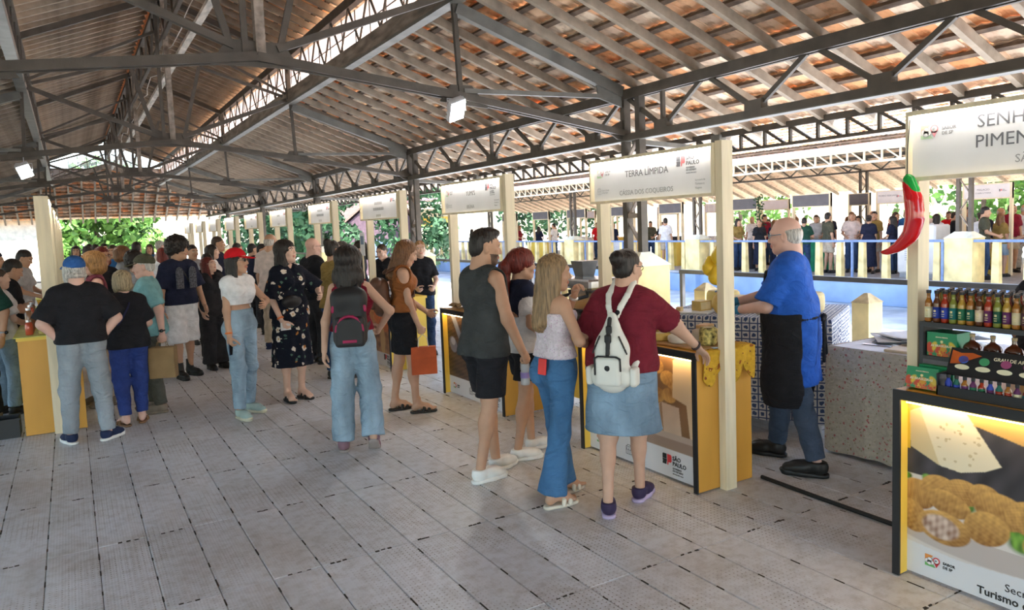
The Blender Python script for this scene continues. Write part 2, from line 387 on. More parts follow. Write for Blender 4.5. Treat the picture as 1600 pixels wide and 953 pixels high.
# longitudinal ridge lattice and pale timber runner under the ridge
rc = tag(empty('roof'), 'clay ridge caps along the lantern ridge', None, None, 'structure')
MB().prism([(XR-.22, YA, ZRG+.06), (XR, YA, ZRG+.20), (XR+.22, YA, ZRG+.06), (XR+.20, YA, ZRG+.03), (XR, YA, ZRG+.16), (XR-.20, YA, ZRG+.03)], (0, YB-YA, 0)).build('ridge_caps', TILE, rc)
def ridge_lattice():
    root = tag(empty('trim_1'), 'lattice beam and pale timber runner hung under the lantern ridge', None, None, 'structure')
    MB().box((XR-.04, 2, ZRG-.13), (XR+.04, YB, ZRG-.05)).build('ridge_beam', steel, root)
    MB().box((XR-.03, 2, 5.22), (XR+.03, YB, 5.28)).build('bottom_chord', steel, root)
    y = 2.6
    while y < YB-1.2:
        MB().beam((XR, y, ZRG-.1), (XR, y+.6, 5.25), .04, .04, up=(1, 0, 0)).build('lattice_bar', steel, root)
        MB().beam((XR, y+.6, 5.25), (XR, y+1.2, ZRG-.1), .04, .04, up=(1, 0, 0)).build('lattice_bar', steel, root); y += 1.2
    MB().box((XR+.16, 3, 4.90), (XR+.26, YB, 4.96)).build('runner', mat('pale_runner_timber', (.52, .47, .40), .7, var=.3, stretch=(2, .5, 2)), root)
    MB().tube([(XR+.1+.05*math.sin(i*1.7), 3+i*.85, 5.1+.06*math.sin(i*2.3)) for i in range(41)], .008, 5).build('loose_cable', mat('white_cable', (.7, .68, .62), .5), root)
ridge_lattice()

# column-line girders and the outer eave lattice
def girder(i, x, sx, label):
    root = tag(empty('trim_%d' % i), label, None, None, 'structure')
    for o in (-.045, .045):
        MB().box((x+o-.02, YA, ZT-.13), (x+o+.02, YB+3, ZT-.01)).build('top_chord', steel, root)
        MB().box((x+o-.02, YA, 2.78), (x+o+.02, YB+3, 2.86)).build('bottom_chord', steel, root)
    MB().box((x-.07, YA, 2.77), (x+.07, YB+3, 2.78)).build('flange', steel_b, root)
    d1 = MB().beam((0, 0, 2.87), (0, .62, ZT-.12), .05, .04, up=(1, 0, 0)).mesh('diagonal', steel)
    d2 = MB().beam((0, 0, 2.87), (0, -.62, ZT-.12), .05, .04, up=(1, 0, 0)).mesh('diagonal', steel)
    gp = MB().box((-.05, -.11, 2.81), (.05, .11, 2.96)).mesh('gusset_plate', steel)
    vp = MB().box((-.025, -.02, 2.93), (.025, .02, ZT-.1)).mesh('vertical', steel)
    y = CY[0]+.695; k = 0
    while y < YB+2.5:
        for nm, me in (('diagonal', d1), ('diagonal', d2), ('gusset_plate', gp)): link(nm, me, root, (x, y, 0))
        if k % 3 == 1: link('vertical', vp, root, (x, y, 0))
        y += 1.39; k += 1
girder(2, XC, 1, 'steel girder truss running along the right column line')
girder(3, XL, -1, 'steel girder truss running along the left column line')
def eave(i, x, sx, label):
    root = tag(empty('trim_%d' % i), label, None, None, 'structure')
    MB().box((x-.03, YA, 2.84), (x+.03, YB+4, 2.91)).build('top_chord', steel, root)
    MB().box((x-.03, YA, 2.62), (x+.03, YB+4, 2.66)).build('bottom_chord', steel, root)
    a = MB().box((-.02, -.016, 2.65), (.02, .016, 2.85)).mesh('vertical', steel); b = MB().beam((0, 0, 2.85), (0, -.31, 2.65), .03, .035, up=(1, 0, 0)).mesh('diagonal', steel)
    y = .3
    while y < YB+3: link('vertical', a, root, (x, y, 0)); link('diagonal', b, root, (x, y, 0)); y += .39
eave(4, 7.72, 1, 'small lattice girder under the right eave')
eave(5, -4.36, -1, 'small lattice girder under the left eave')

yellow = mat('pale_yellow_masonry_paint', (.80, .64, .30), .75, 0, .18, 3, .2, 25)
cream = mat('sunworn_cream_paint', (.86, .80, .62), .7, 0, .12, 4, .1, 30)
def column(x, y, sx, n):
    root = tag(empty('column', (x, y, 0)), 'laced double steel column on a yellow plinth, %s' % n, None, None, 'structure')
    for o in (0, -.28): MB().box((-.05, o-.04, 1.34), (.05, o+.04, ZT-.02)).build('post', steel, root)
    z = 1.42; k = 0
    while z < 2.7:
        MB().beam((0, (0 if k % 2 else -.28), z), (0, (-.28 if k % 2 else 0), z+.36), .02, .05, up=(1, 0, 0)).build('lacing_bar', facia, root); z += .36; k += 1
    MB().box((-.03, -.28, 1.80), (.03, 0, 1.86)).build('lacing_bar', facia, root)
    p = MB().box((-.27, -.46, 0), (.27, .18, 1.20)); p.build('plinth', yellow, root)
    MB().loft([[(-.29,-.48,1.20),(.29,-.48,1.20),(.29,.20,1.20),(-.29,.20,1.20)], [(-.08,-.33,1.37),(.08,-.33,1.37),(.08,.05,1.37),(-.08,.05,1.37)]]).build('plinth_cap', cream, root)
    MB().beam((0, -.14, 2.76), (sx*1.5, -.14, 2.68), .06, .06).build('outrigger', steel_b, root)
    MB().box((sx*1.5-.06, -.22, 2.58), (sx*1.5+.06, -.06, 2.88)).build('bracket', steel_b, root)
for k, y in enumerate(CY):
    nm = ['behind the camera', 'at the second booth', 'past the second sign', 'beyond the third sign', 'near the far end', 'at the hipped end'][k]
    if k: column(XC, y, 1, 'right row, '+nm)
    column(XL, y, -1, 'left row, '+nm)

# ------------------------------------------------------------------ floor
def floor_mat():
    m, nt, p = new_mat('scuffed_event_floor_plastic'); L = nt.links.new
    tc = N(nt, 'ShaderNodeTexCoord'); ge = N(nt, 'ShaderNodeNewGeometry')
    n1 = N(nt, 'ShaderNodeTexNoise', ins={'Scale': .9, 'Detail': 6., 'Roughness': .65}); L(ge.outputs['Position'], n1.inputs[0])
    n2 = N(nt, 'ShaderNodeTexNoise', ins={'Scale': 14., 'Detail': 6., 'Roughness': .7}); L(ge.outputs['Position'], n2.inputs[0])
    r1 = ramp(nt, n1.outputs[0], [(.3, (.48, .465, .45)), (.5, (.64, .665, .70)), (.7, (.72, .755, .81))])
    r2 = ramp(nt, n2.outputs[0], [(.3, (.62, .58, .53)), (.55, (1, 1, 1))])
    m1 = N(nt, 'ShaderNodeMix', data_type='RGBA', blend_type='MULTIPLY', ins={'Factor': .7}); L(r1.outputs[0], m1.inputs[6]); L(r2.outputs[0], m1.inputs[7])
    # moulded pinholes in rows
    mp = N(nt, 'ShaderNodeMapping', ins={'Scale': (36., 36., 1.)}); L(ge.outputs['Position'], mp.inputs[0])
    vo = N(nt, 'ShaderNodeTexVoronoi', ins={'Randomness': .12, 'Scale': 1.}); vo.voronoi_dimensions = '2D'; L(mp.outputs[0], vo.inputs[0])
    rv = ramp(nt, vo.outputs['Distance'], [(.11, (.30, .25, .2)), (.17, (1, 1, 1))])
    n3 = N(nt, 'ShaderNodeTexNoise', ins={'Scale': 1.7, 'Detail': 3.}); L(ge.outputs['Position'], n3.inputs[0])
    r3 = ramp(nt, n3.outputs[0], [(.42, (0, 0, 0)), (.62, (1, 1, 1))])
    m2 = N(nt, 'ShaderNodeMix', data_type='RGBA', blend_type='MULTIPLY'); L(r3.outputs[0], m2.inputs[0]); L(m1.outputs[2], m2.inputs[6]); L(rv.outputs[0], m2.inputs[7])
    # per panel tone
    oi = N(nt, 'ShaderNodeObjectInfo'); at = N(nt, 'ShaderNodeAttribute', attribute_name='rnd'); ad = N(nt, 'ShaderNodeMath', operation='ADD'); L(oi.outputs['Random'], ad.inputs[0]); L(at.outputs['Fac'], ad.inputs[1])
    fr = N(nt, 'ShaderNodeMath', operation='FRACT'); L(ad.outputs[0], fr.inputs[0]); mr = N(nt, 'ShaderNodeMapRange', ins={3: .93, 4: 1.06}); L(fr.outputs[0], mr.inputs[0])
    hs = N(nt, 'ShaderNodeHueSaturation'); L(mr.outputs[0], hs.inputs['Value']); L(m2.outputs[2], hs.inputs['Color']); L(hs.outputs[0], p.inputs['Base Color'])
    wv = N(nt, 'ShaderNodeTexWave', ins={'Scale': 21., 'Distortion': .1}); wv.bands_direction = 'X'; L(ge.outputs['Position'], wv.inputs[0])
    b = N(nt, 'ShaderNodeBump', ins={'Strength': .25, 'Distance': .002}); L(wv.outputs[0], b.inputs['Height']); L(b.outputs[0], p.inputs['Normal'])
    p.inputs['Roughness'].default_value = .42; p.inputs['Specular IOR Level'].default_value = .45
    return m
FLOOR = floor_mat()
dirtm = mat('dark_subfloor', (.05, .043, .036), .9)
def build_floor():
    root = tag(empty('floor'), 'pale interlocking plastic event flooring covering the hall', None, None, 'structure')
    MB().box((XL-1.2, YA, -.12), (XC+.95, YB+4, -.020)).build('subfloor', dirtm, root)
    pw, plen = .255, 1.015; x0 = .01-pw*15; y0 = 2.825-plen*4
    g = .0013
    def panel(mb, x, y, z):
        # panel with chamfered rim and two connector notches along its long edge
        X0, X1, Y0, Y1 = x+g, x+pw-g, y+g, y+plen-g; c = .004
        mb.loft([[(X0,Y0,z-.018),(X1,Y0,z-.018),(X1,Y1,z-.018),(X0,Y1,z-.018)], [(X0,Y0,z-c),(X1,Y0,z-c),(X1,Y1,z-c),(X0,Y1,z-c)], [(X0+c,Y0+c,z),(X1-c,Y0+c,z),(X1-c,Y1-c,z),(X0+c,Y1-c,z)]])
    me = MB(); panel(me, 0, 0, 0); me = me.mesh('floor_panel', FLOOR)
    cells = [(i, j) for i in range(42) for j in range(40)]
    def key(c):
        x = x0+c[0]*pw; y = y0+c[1]*plen; return math.hypot(x-.6, y-1.5)
    def seen(c):
        x = x0+c[0]*pw+.1; y = y0+c[1]*plen+.6
        return y > 1.3 and -.9 < x < 4.6 and not (x < 0 and y < 3.2)
    near = set(sorted([c for c in cells if seen(c)], key=key)[:300]); rest = MB(); vals = []
    for c in cells:
        x = x0+c[0]*pw; y = y0+c[1]*plen; z = random.uniform(-.0012, .0008)
        if c in near: o = link('floor_panel', me, root, (x, y, z)); o.rotation_euler = (random.uniform(-.0012, .0012), random.uniform(-.003, .003), 0)
        else: panel(rest, x, y, z); vals += [random.random()]*12
    m2 = rest.mesh('floor_panels', FLOOR); m2.attributes.new('rnd', 'FLOAT', 'POINT').data.foreach_set('value', vals)
    tag(link('floor_panels', m2, root), kind='stuff')
    # dark connector slots between panels
    sl = MB()
    for c in cells:
        x = x0+c[0]*pw; y = y0+c[1]*plen
        if not (-1.2 < x < 5.4 and 1 < y < 14): continue
        for k in range(4):
            if random.random() < .7:
                yy = y+plen*(k+.5)/4+random.uniform(-.02, .02); h = random.uniform(.03, .085); sl.box((x-.0035, yy-h/2, -.004), (x+.0035, yy+h/2, .0012))
        if random.random() < .8:
            xx = x+pw*random.uniform(.3, .7); a = random.uniform(.02, .05)
            for q in range(3): sl.box((xx+(q-1)*a-.012, y-.006+random.uniform(-.006, .008), -.004), (xx+(q-1)*a+.010, y+.001+random.uniform(-.003, .01), .0012))
    tag(sl.build('connector_slots', mat('slot_grime', (.045, .036, .028), .9), root), kind='stuff')
build_floor()
# black cable cover on the floor between two booths
tag(MB().tube([(3.90, 3.36, .014), (3.88, 2.9, .012), (3.86, 2.3, .013), (3.86, 1.2, .013)], .013, 6).build('floor_cable', mat('black_rubber', (.015, .014, .014), .6)), 'black cable lying on the floor between the cheese stall and the sauce stall', 'cable')
# ================================================================== market booths
lam = mat('amber_laminate', (.66, .335, .055), .42, 0, .10, 3, .04, 60, stretch=(1, 1, .25))
lam2 = mat('yellow_and_lit_amber_laminate', (.82, .56, .085), .45, 0, .06, 3)  # far end panels: amber brightened in colour for light falling there; plain yellow elsewhere
pine = mat('pale_pine_board', (.80, .70, .50), .6, 0, .08, 5, .05, 50, stretch=(4, 4, .4))
blackm = mat('matt_black_edge', (.018, .018, .02), .5, var=.05)
white_s = mat('white_sign_print', (.86, .87, .91), .5, var=.02)
grey_t = mat('grey_print', (.17, .175, .20), .6, var=0)
lgrey_t = mat('light_grey_print', (.36, .37, .40), .6, var=0)
pgrey_t = mat('pale_grey_print', (.52, .53, .56), .6, var=0)
black_t = mat('black_print', (.02, .02, .022), .6, var=0)
red_t = mat('red_print', (.72, .05, .06), .6, var=0)
pink_t = mat('pinkish_red_print', (.78, .20, .22), .6, var=0)
orange_t = mat('orange_print', (.80, .30, .08), .6, var=0)
green_t = mat('green_print', (.16, .45, .14), .6, var=0)
led_m = mat('led_strip_glow', (1, .85, .6), .5, var=0, emit=(1., .72, .36), est=12.)
led_w = mat('sign_led_glow', (1, .95, .85), .5, var=0, emit=(1., .93, .85), est=12.)
PRINT = col_mat('photo_print', .35, .4)
def face(y, z, x):
    """local frame on a panel that faces -x: text runs towards -y"""
    return Matrix(((0, 0, -1, x), (-1, 0, 0, y), (0, 1, 0, z), (0, 0, 0, 1)))
def pface(y, z, x): return Matrix(((0, 1, 0, x), (-1, 0, 0, y), (0, 0, 1, z), (0, 0, 0, 1)))
def flat(parent, name, pts, m, M, t=.0012):
    o = MB().prism([(p[0], p[1], 0) for p in pts], (0, 0, t)).build(name, m, parent); o.matrix_local = M; return o
def ell(cx, cy, rx, ry, n=18): return [(cx+rx*math.cos(2*PI*k/n), cy+ry*math.sin(2*PI*k/n)) for k in range(n)]
def sabor_logo(parent, y, z, x, s, faded=False):
    """tourism logo: orange and green landscape, white cloud, red map pin, two lines of type"""
    M = face(y, z, x); Mo = lambda k: face(y, z, x-.0012*k)
    o_, g_, r_ = (orange_t, green_t, red_t) if not faded else (mat('faded_orange_print', (.82, .55, .42), .6, var=0), mat('faded_green_print', (.55, .75, .52), .6, var=0), mat('faded_red_print', (.80, .32, .36), .6, var=0))
    flat(parent, 'logo', [(0, .45*s), (.1*s, .62*s), (.45*s, .7*s), (.68*s, 1*s), (0, 1*s)], o_, M)
    flat(parent, 'logo', [(0, 0), (.9*s, 0), (.7*s, .22*s), (.35*s, .12*s), (0, .3*s)], g_, M)
    wl = mat('white_print', (.85, .85, .87), .6, var=0)
    for cx, cy, r in ((.2, .48, .16), (.42, .6, .19), (.62, .42, .16), (.4, .36, .2)):
        flat(parent, 'logo', ell(cx*s, cy*s, (r+.02)*s, (r+.02)*s), grey_t if not faded else lgrey_t, Mo(1), .0006)
        flat(parent, 'logo', ell(cx*s, cy*s, r*s, r*s), wl, Mo(2), .0006)
    flat(parent, 'logo', [(.78*s, .5*s), (1.0*s, .06*s), (1.22*s, .5*s)], r_, Mo(2))
    flat(parent, 'logo', ell(1*s, .66*s, .29*s, .29*s), r_, Mo(2)); flat(parent, 'logo', ell(1*s, .66*s, .2*s, .2*s), wl, Mo(3))
    lettering('SP', .22*s, grey_t if not faded else pgrey_t, parent, face(y-.86*s, z+.585*s, x-.006), .02)
    t = black_t if not faded else lgrey_t
    lettering('SABOR', .32*s, t, parent, face(y-1.5*s, z+.55*s, x), .02); lettering('DE SP', .32*s, t, parent, face(y-1.5*s, z+.2*s, x), .02)
def sp_logo(parent, y, z, x, s, faded=False, lines=True):
    """state government logo: dark S block, red P block and type"""
    k, r = (grey_t, pink_t) if faded else (black_t, red_t)
    M = face(y, z, x)
    flat(parent, 'logo', [(.0, 0), (.42*s, 0), (.42*s, .2*s), (.46*s, .24*s), (.46*s, .38*s), (.42*s, .42*s), (0, .42*s), (0, .26*s), (.06*s, .22*s), (0, .18*s)], k, M)
    flat(parent, 'logo', [(0, .44*s), (.44*s, .44*s), (.44*s, .62*s), (.42*s, .66*s), (.44*s, .7*s), (.44*s, .84*s), (.06*s, .84*s), (0, .78*s)], k, M)
    flat(parent, 'logo', [(.52*s, 0), (.62*s, 0), (.66*s, .22*s), (.9*s, .22*s), (1*s, .32*s), (1*s, .74*s), (.9*s, .84*s), (.52*s, .84*s)], r, M)
    lettering('SÃO', .46*s, k, parent, face(y-1.1*s, z+.48*s, x), .025); lettering('PAULO', .46*s, k, parent, face(y-1.1*s, z+.06*s, x), .025)
    if lines:
        lettering('GOVERNO', .2*s, k, parent, face(y-1.1*s, z-.22*s, x), .01); lettering('DO ESTADO', .2*s, k, parent, face(y-1.1*s, z-.42*s, x), .01)
        lettering('SÃO PAULO SÃO TODOS', .1*s, k, parent, face(y-1.1*s, z-.62*s, x))
def secret_logo(parent, y, z, x, s, t, route='Rota do Queijo'):
    """line drawing of a small factory front and two lines of type"""
    for a, b in (((0, 0), (0, .8)), ((0, .8), (.9, .8)), ((.9, .8), (.9, 0)), ((.9, 0), (0, 0)), ((0, .45), (.9, .45)), ((.3, 0), (.3, .45)), ((.6, 0), (.6, .45)), ((.1, .8), (.25, 1)), ((.25, 1), (.65, 1)), ((.65, 1), (.8, .8)), ((.15, .5), (.15, .7)), ((.45, .5), (.45, .7)), ((.75, .5), (.75, .7))):
        d = Vector((b[0]-a[0], b[1]-a[1])).normalized()*.025; n = Vector((-d.y, d.x))
        flat(parent, 'logo', [((a[0]-n.x)*s, (a[1]-n.y)*s), ((b[0]-n.x)*s, (b[1]-n.y)*s), ((b[0]+n.x)*s, (b[1]+n.y)*s), ((a[0]+n.x)*s, (a[1]+n.y)*s)], t, face(y, z, x))
    lettering(route, .30*s, t, parent, face(y-1.1*s, z+.5*s, x)); lettering('de São Paulo', .30*s, t, parent, face(y-1.1*s, z+.12*s, x))

def sign_frame(y0, y1, name, town, label, detail=2, two=None, zt=2.245, zb=1.912, route='Rota do Queijo'):
    root = thing('booth_sign', label, 'sign', (3.58, y0, 0), 0, 'illuminated booth signs on pine posts')
    Y = y1-y0; X = lambda x: x-3.58
    MB().box((X(3.545), -.06, 0), (X(3.64), -.004, zt+.01)).build('post', pine, root)
    MB().box((X(3.618), Y-.012, 0), (X(3.713), Y+.042, zt)).build('post', pine, root)
    fr = MB()
    fr.box((X(3.525), 0, zt-.022), (X(3.615), Y, zt)).box((X(3.525), 0, zb), (X(3.615), Y, zb+.018)).box((X(3.525), 0, zb+.018), (X(3.615), .014, zt-.022)).box((X(3.525), Y-.014, zb+.018), (X(3.615), Y, zt-.022))
    fr.build('frame', pine, root)
    b = MB().box((X(3.562), .014, zb+.018), (X(3.605), Y-.014, zt-.022)).build('sign_board', white_s, root)
    MB().box((X(3.532), .03, zt-.030), (X(3.544), Y-.03, zt-.0225)).build('led_strip', led_w, root)
    x = X(3.5615); zc = (zt+zb)/2
    if detail >= 2:
        sabor_logo(b, Y-.055, zc+.03, x, .066, True); secret_logo(b, Y-.055, zc-.095, x, .048, pgrey_t, route) if not two else None
        if two:
            for i, t in enumerate(two): lettering(t, .082, grey_t, b, face(Y*.635, zc+.055-i*.09, x), .0, 'CENTER')
        else: lettering(name, .066, grey_t, b, face(Y*.52, zc+.015, x), .0, 'CENTER')
        lettering(town, .050, lgrey_t, b, face(Y*.53, zc-.115, x), .0, 'CENTER')
        sp_logo(b, .36, zc+.045, x, .082, True); lettering('Secretaria de', .017, pgrey_t, b, face(.19, zc-.06, x)); lettering('Turismo e', .02, pgrey_t, b, face(.19, zc-.086, x), .01); lettering('Viagens', .02, pgrey_t, b, face(.19, zc-.112, x), .01)
    elif detail == 1:
        # type too small and faint to read: grey lines of print
        for w_, z_, m_ in ((.30 if two else .22, .05, lgrey_t), (.40 if two else 0, -.025, lgrey_t), (.20, -.115, pgrey_t)):
            if w_:
                k = int(w_/.035)
                for i in range(k): flat(b, 'print_mark', [(i*.035, 0), (i*.035+.024, 0), (i*.035+.024, .038), (i*.035, .038)], m_, face(Y*.53+w_/2, zc+z_-.015, x), .0008)
        sp_logo(b, .30, zc+.05, x, .066, True, False)
    return root

# ---- painters for the counter prints (u right, v up)
def blob(u, v, cx, cy, rx, ry, rot=0., soft=.12):
    c, s = math.cos(rot), math.sin(rot); x = ((u-cx)*c+(v-cy)*s)/rx; y = (-(u-cx)*s+(v-cy)*c)/ry
    r = np.sqrt(x*x+y*y); return np.clip((1-r)/soft+.5, 0, 1), x, y
def poly_mask(u, v, pts): return sum(poly_mask1(u+a, v+b, pts) for a in (-.0012, .0012) for b in (-.0018, .0018))/4
def poly_mask1(u, v, pts):
    n = len(pts); ins = np.zeros(len(u), bool); j = n-1
    for i in range(n):
        xi, yi = pts[i]; xj, yj = pts[j]
        c = ((yi > v) != (yj > v)) & (u < (xj-xi)*(v-yi)/(yj-yi+1e-9)+xi); ins ^= c; j = i
    return ins.astype(float)
def nz(u, v, s, seed=0): return smooth_noise(np.stack([u*1.7, v, u*0], 1), s, seed)
def mixc(rgb, m, c):
    c = np.asarray(c, float); c = c if c.ndim == 2 else c[None]; return rgb*(1-m[:, None])+c*m[:, None]
def croquette(rgb, u, v, cx, cy, rx, ry, rot, seed):
    m, x, y = blob(u, v, cx, cy, rx*(1), ry, rot, .1); n = nz(u, v, 160, seed)*.5+nz(u, v, 60, seed+1)*.5
    t = np.clip(.55+.35*(y*.8-x*.3)+.5*n, 0, 1)[:, None]
    return mixc(rgb, m, np.array([[.22, .085, .02]])*(1-t)+np.array([[.72, .42, .13]])*t)
def paint_sauce(u, v):
    rgb = np.tile(np.array([[.60, .59, .60]]), (len(u), 1))
    rgb = mixc(rgb, poly_mask(u, v, [(-1, .12), (.5, .14), (2, .5), (2, 2), (-1, 2)]), (.66, .62, .60))
    g = nz(u, v, 25, 3)
    wood = np.array([[.045, .042, .05]])*(1+.8*g[:, None]); rgb = mixc(rgb, poly_mask(u, v, [(-1, .545), (.18, .585), (.45, .56), (2, .5), (2, 2), (-1, 2)]), wood)
    rgb = mixc(rgb, poly_mask(u, v, [(-.1, .72), (-.1, 1.1), (2, 1.1), (2, .95), (.45, .86), (.24, .93), (.2, .98)]), np.array([[.55, .36, .13]])*(1+.2*nz(u, v, 6, 5)[:, None]))
    ch = np.array([[.74, .68, .52]])*(1+.06*nz(u, v, 14, 6)[:, None]); rgb = mixc(rgb, poly_mask(u, v, [(.004, .93), (.075, .985), (.225, .985), (.355, .735), (.30, .69), (.21, .652), (.135, .662), (.015, .735)]), ch)
    rgb = mixc(rgb, poly_mask(u, v, [(.004, .93), (.05, .96), (.13, .662), (.015, .735)]), (.60, .50, .30)); rgb = mixc(rgb, poly_mask(u, v, [(-.02, .96), (.01, .95), (.012, .72), (-.02, .72)]), (.72, .50, .05))
    for k in range(26):
        r = np.random.RandomState(k); m, _, _ = blob(u, v, r.uniform(.12, .28), r.uniform(.70, .93), .004+.004*r.rand(), .005+.005*r.rand()); rgb = mixc(rgb, m*.6, (.42, .33, .16))
    m, _, _ = blob(u, v, .28, .36, .40, .17, 0, .04); rgb = mixc(rgb, m, (.70, .66, .64)); m, _, _ = blob(u, v, .28, .33, .42, .155, .0, .05); rgb = mixc(rgb, m*(v < .3), (.52, .46, .44))
    for cx, cy, rx, ry, c in ((.40, .43, .06, .06, (.10, .24, .03)), (.43, .36, .05, .05, (.16, .33, .05)), (.22, .47, .05, .04, (.10, .22, .03)), (0, .56, .02, .02, (.12, .3, .04)), (.08, .575, .02, .02, (.14, .3, .05))):
        m, _, _ = blob(u, v, cx, cy, rx, ry, .3, .5); rgb = mixc(rgb, m, np.array([c])*(1+.9*nz(u, v, 70, 9)[:, None]))
    for i, q in enumerate([(.045, .47, .07, .085, .2), (.13, .53, .075, .075, -.2), (.22, .545, .07, .07, 0), (.30, .55, .06, .07, .2), (.355, .50, .10, .09, -.55), (.46, .50, .09, .09, .3), (.60, .45, .1, .1, 0), (.02, .335, .065, .095, .3), (.165, .46, .09, .065, -.45), (.305, .385, .08, .095, -.4), (.52, .36, .09, .09, .2)]): rgb = croquette(rgb, u, v, *q, 20+i*3)
    rgb = croquette(rgb, u, v, .147, .315, .105, .092, -.15, 77)
    m, x, y = blob(u, v, .135, .315, .072, .066, -.2, .2); t = np.clip(.5+.9*nz(u, v, 90, 31), 0, 1)[:, None]; rgb = mixc(rgb, m, np.array([[.30, .17, .12]])*(1-t)+np.array([[.72, .58, .50]])*t)
    rgb = mixc(rgb, poly_mask(u, v, [(-1, -1), (2, -1), (2, .30), (.7, .20), (.434, .182), (.2, .16), (-.01, .185)])*(v < .186+.04*u), (.70, .71, .75))
    return np.clip(rgb, 0, 1)
def paint_cheese(u, v):
    g = nz(u, v, 8, 2)[:, None]; rgb = np.array([[.24, .125, .055]])*(1+.35*g)
    rgb = mixc(rgb, poly_mask(u, v, [(-.1, 1.1), (.55, 1.1), (.42, .2), (-.1, .2)]), np.array([[.20, .10, .045]])*(1+.4*g))
    for k in range(9):
        r = np.random.RandomState(k+40); rgb = croquette(rgb, u, v, r.uniform(.58, .80), r.uniform(.64, .9), .06, .06, r.uniform(0, 3), 50+k)
    for k in range(12):
        r = np.random.RandomState(k+60); rgb = croquette(rgb, u, v, r.uniform(.05, .5), r.uniform(.45, .9), .07, .07, r.uniform(0, 3), 90+k)
    ch = np.array([[.72, .55, .36]])*(1+.10*nz(u, v, 12, 6)[:, None])
    rgb = mixc(rgb, poly_mask(u, v, [(.80, .96), (.86, 1.0), (1.1, .96), (1.1, .25), (.93, .30), (.90, .62), (.79, .66)]), ch)
    rgb = mixc(rgb, poly_mask(u, v, [(.57, .52), (.70, .60), (.84, .585), (.86, .34), (.70, .31), (.585, .36)]), np.array([[.62, .47, .36]])*(1+.12*nz(u, v, 20, 8)[:, None])); rgb = mixc(rgb, poly_mask(u, v, [(.68, .58), (.70, .60), (.715, .32), (.70, .31)]), (.36, .22, .13))
    m, _, _ = blob(u, v, .62, .34, .5, .13, -.12, .06); rgb = mixc(rgb, m*(v < .36), (.50, .40, .34)); m, _, _ = blob(u, v, .62, .29, .5, .12, -.12, .06); rgb = mixc(rgb, m*(v < .31), (.34, .24, .19))
    return np.clip(mixc(rgb, (v < .225).astype(float), (.70, .71, .75)), 0, 1)
def paint_coffee(u, v):
    t = np.clip(.5+1.2*nz(u, v, 110, 4), 0, 1)[:, None]; rgb = np.array([[.03, .018, .012]])*(1-t)+np.array([[.16, .085, .045]])*t
    rgb = mixc(rgb, poly_mask(u, v, [(.02, 1.1), (.10, 1.1), (.42, .42), (.36, .38)]), np.array([[.20, .21, .26]])*(1+.5*nz(u, v, 10, 2)[:, None]))
    m, _, _ = blob(u, v, .10, .62, .07, .10, .3); rgb = mixc(rgb, m, (.22, .23, .30)); m, _, _ = blob(u, v, .1, .66, .04, .05, .3); rgb = mixc(rgb, m, (.5, .52, .6))
    m, _, _ = blob(u, v, .62, .30, .1, .08, .5, .4); rgb = mixc(rgb, m, np.array([[.12, .26, .04]])*(1+.7*nz(u, v, 60, 9)[:, None])); m, _, _ = blob(u, v, .85, .7, .25, .3, 0, .4); rgb = mixc(rgb, m, (.14, .06, .03))
    return np.clip(mixc(rgb, (v < .215).astype(float), (.70, .71, .75)), 0, 1)
def paint_pizza(u, v):
    t = np.clip(.5+1.0*nz(u, v, 30, 14), 0, 1)[:, None]; rgb = np.array([[.16, .06, .03]])*(1-t)+np.array([[.45, .22, .10]])*t
    m, _, _ = blob(u, v, .75, .75, .3, .22, 0, .1); rgb = mixc(rgb, m, np.array([[.50, .14, .05]])*(1+.6*nz(u, v, 50, 3)[:, None])); m, _, _ = blob(u, v, .2, .4, .2, .25); rgb = mixc(rgb, m, (.05, .05, .06)); m, _, _ = blob(u, v, .68, .38, .07, .22); rgb = mixc(rgb, m, (.55, .36, .16))
    return np.clip(mixc(rgb, (v < .2).astype(float), (.70, .71, .75)), 0, 1)

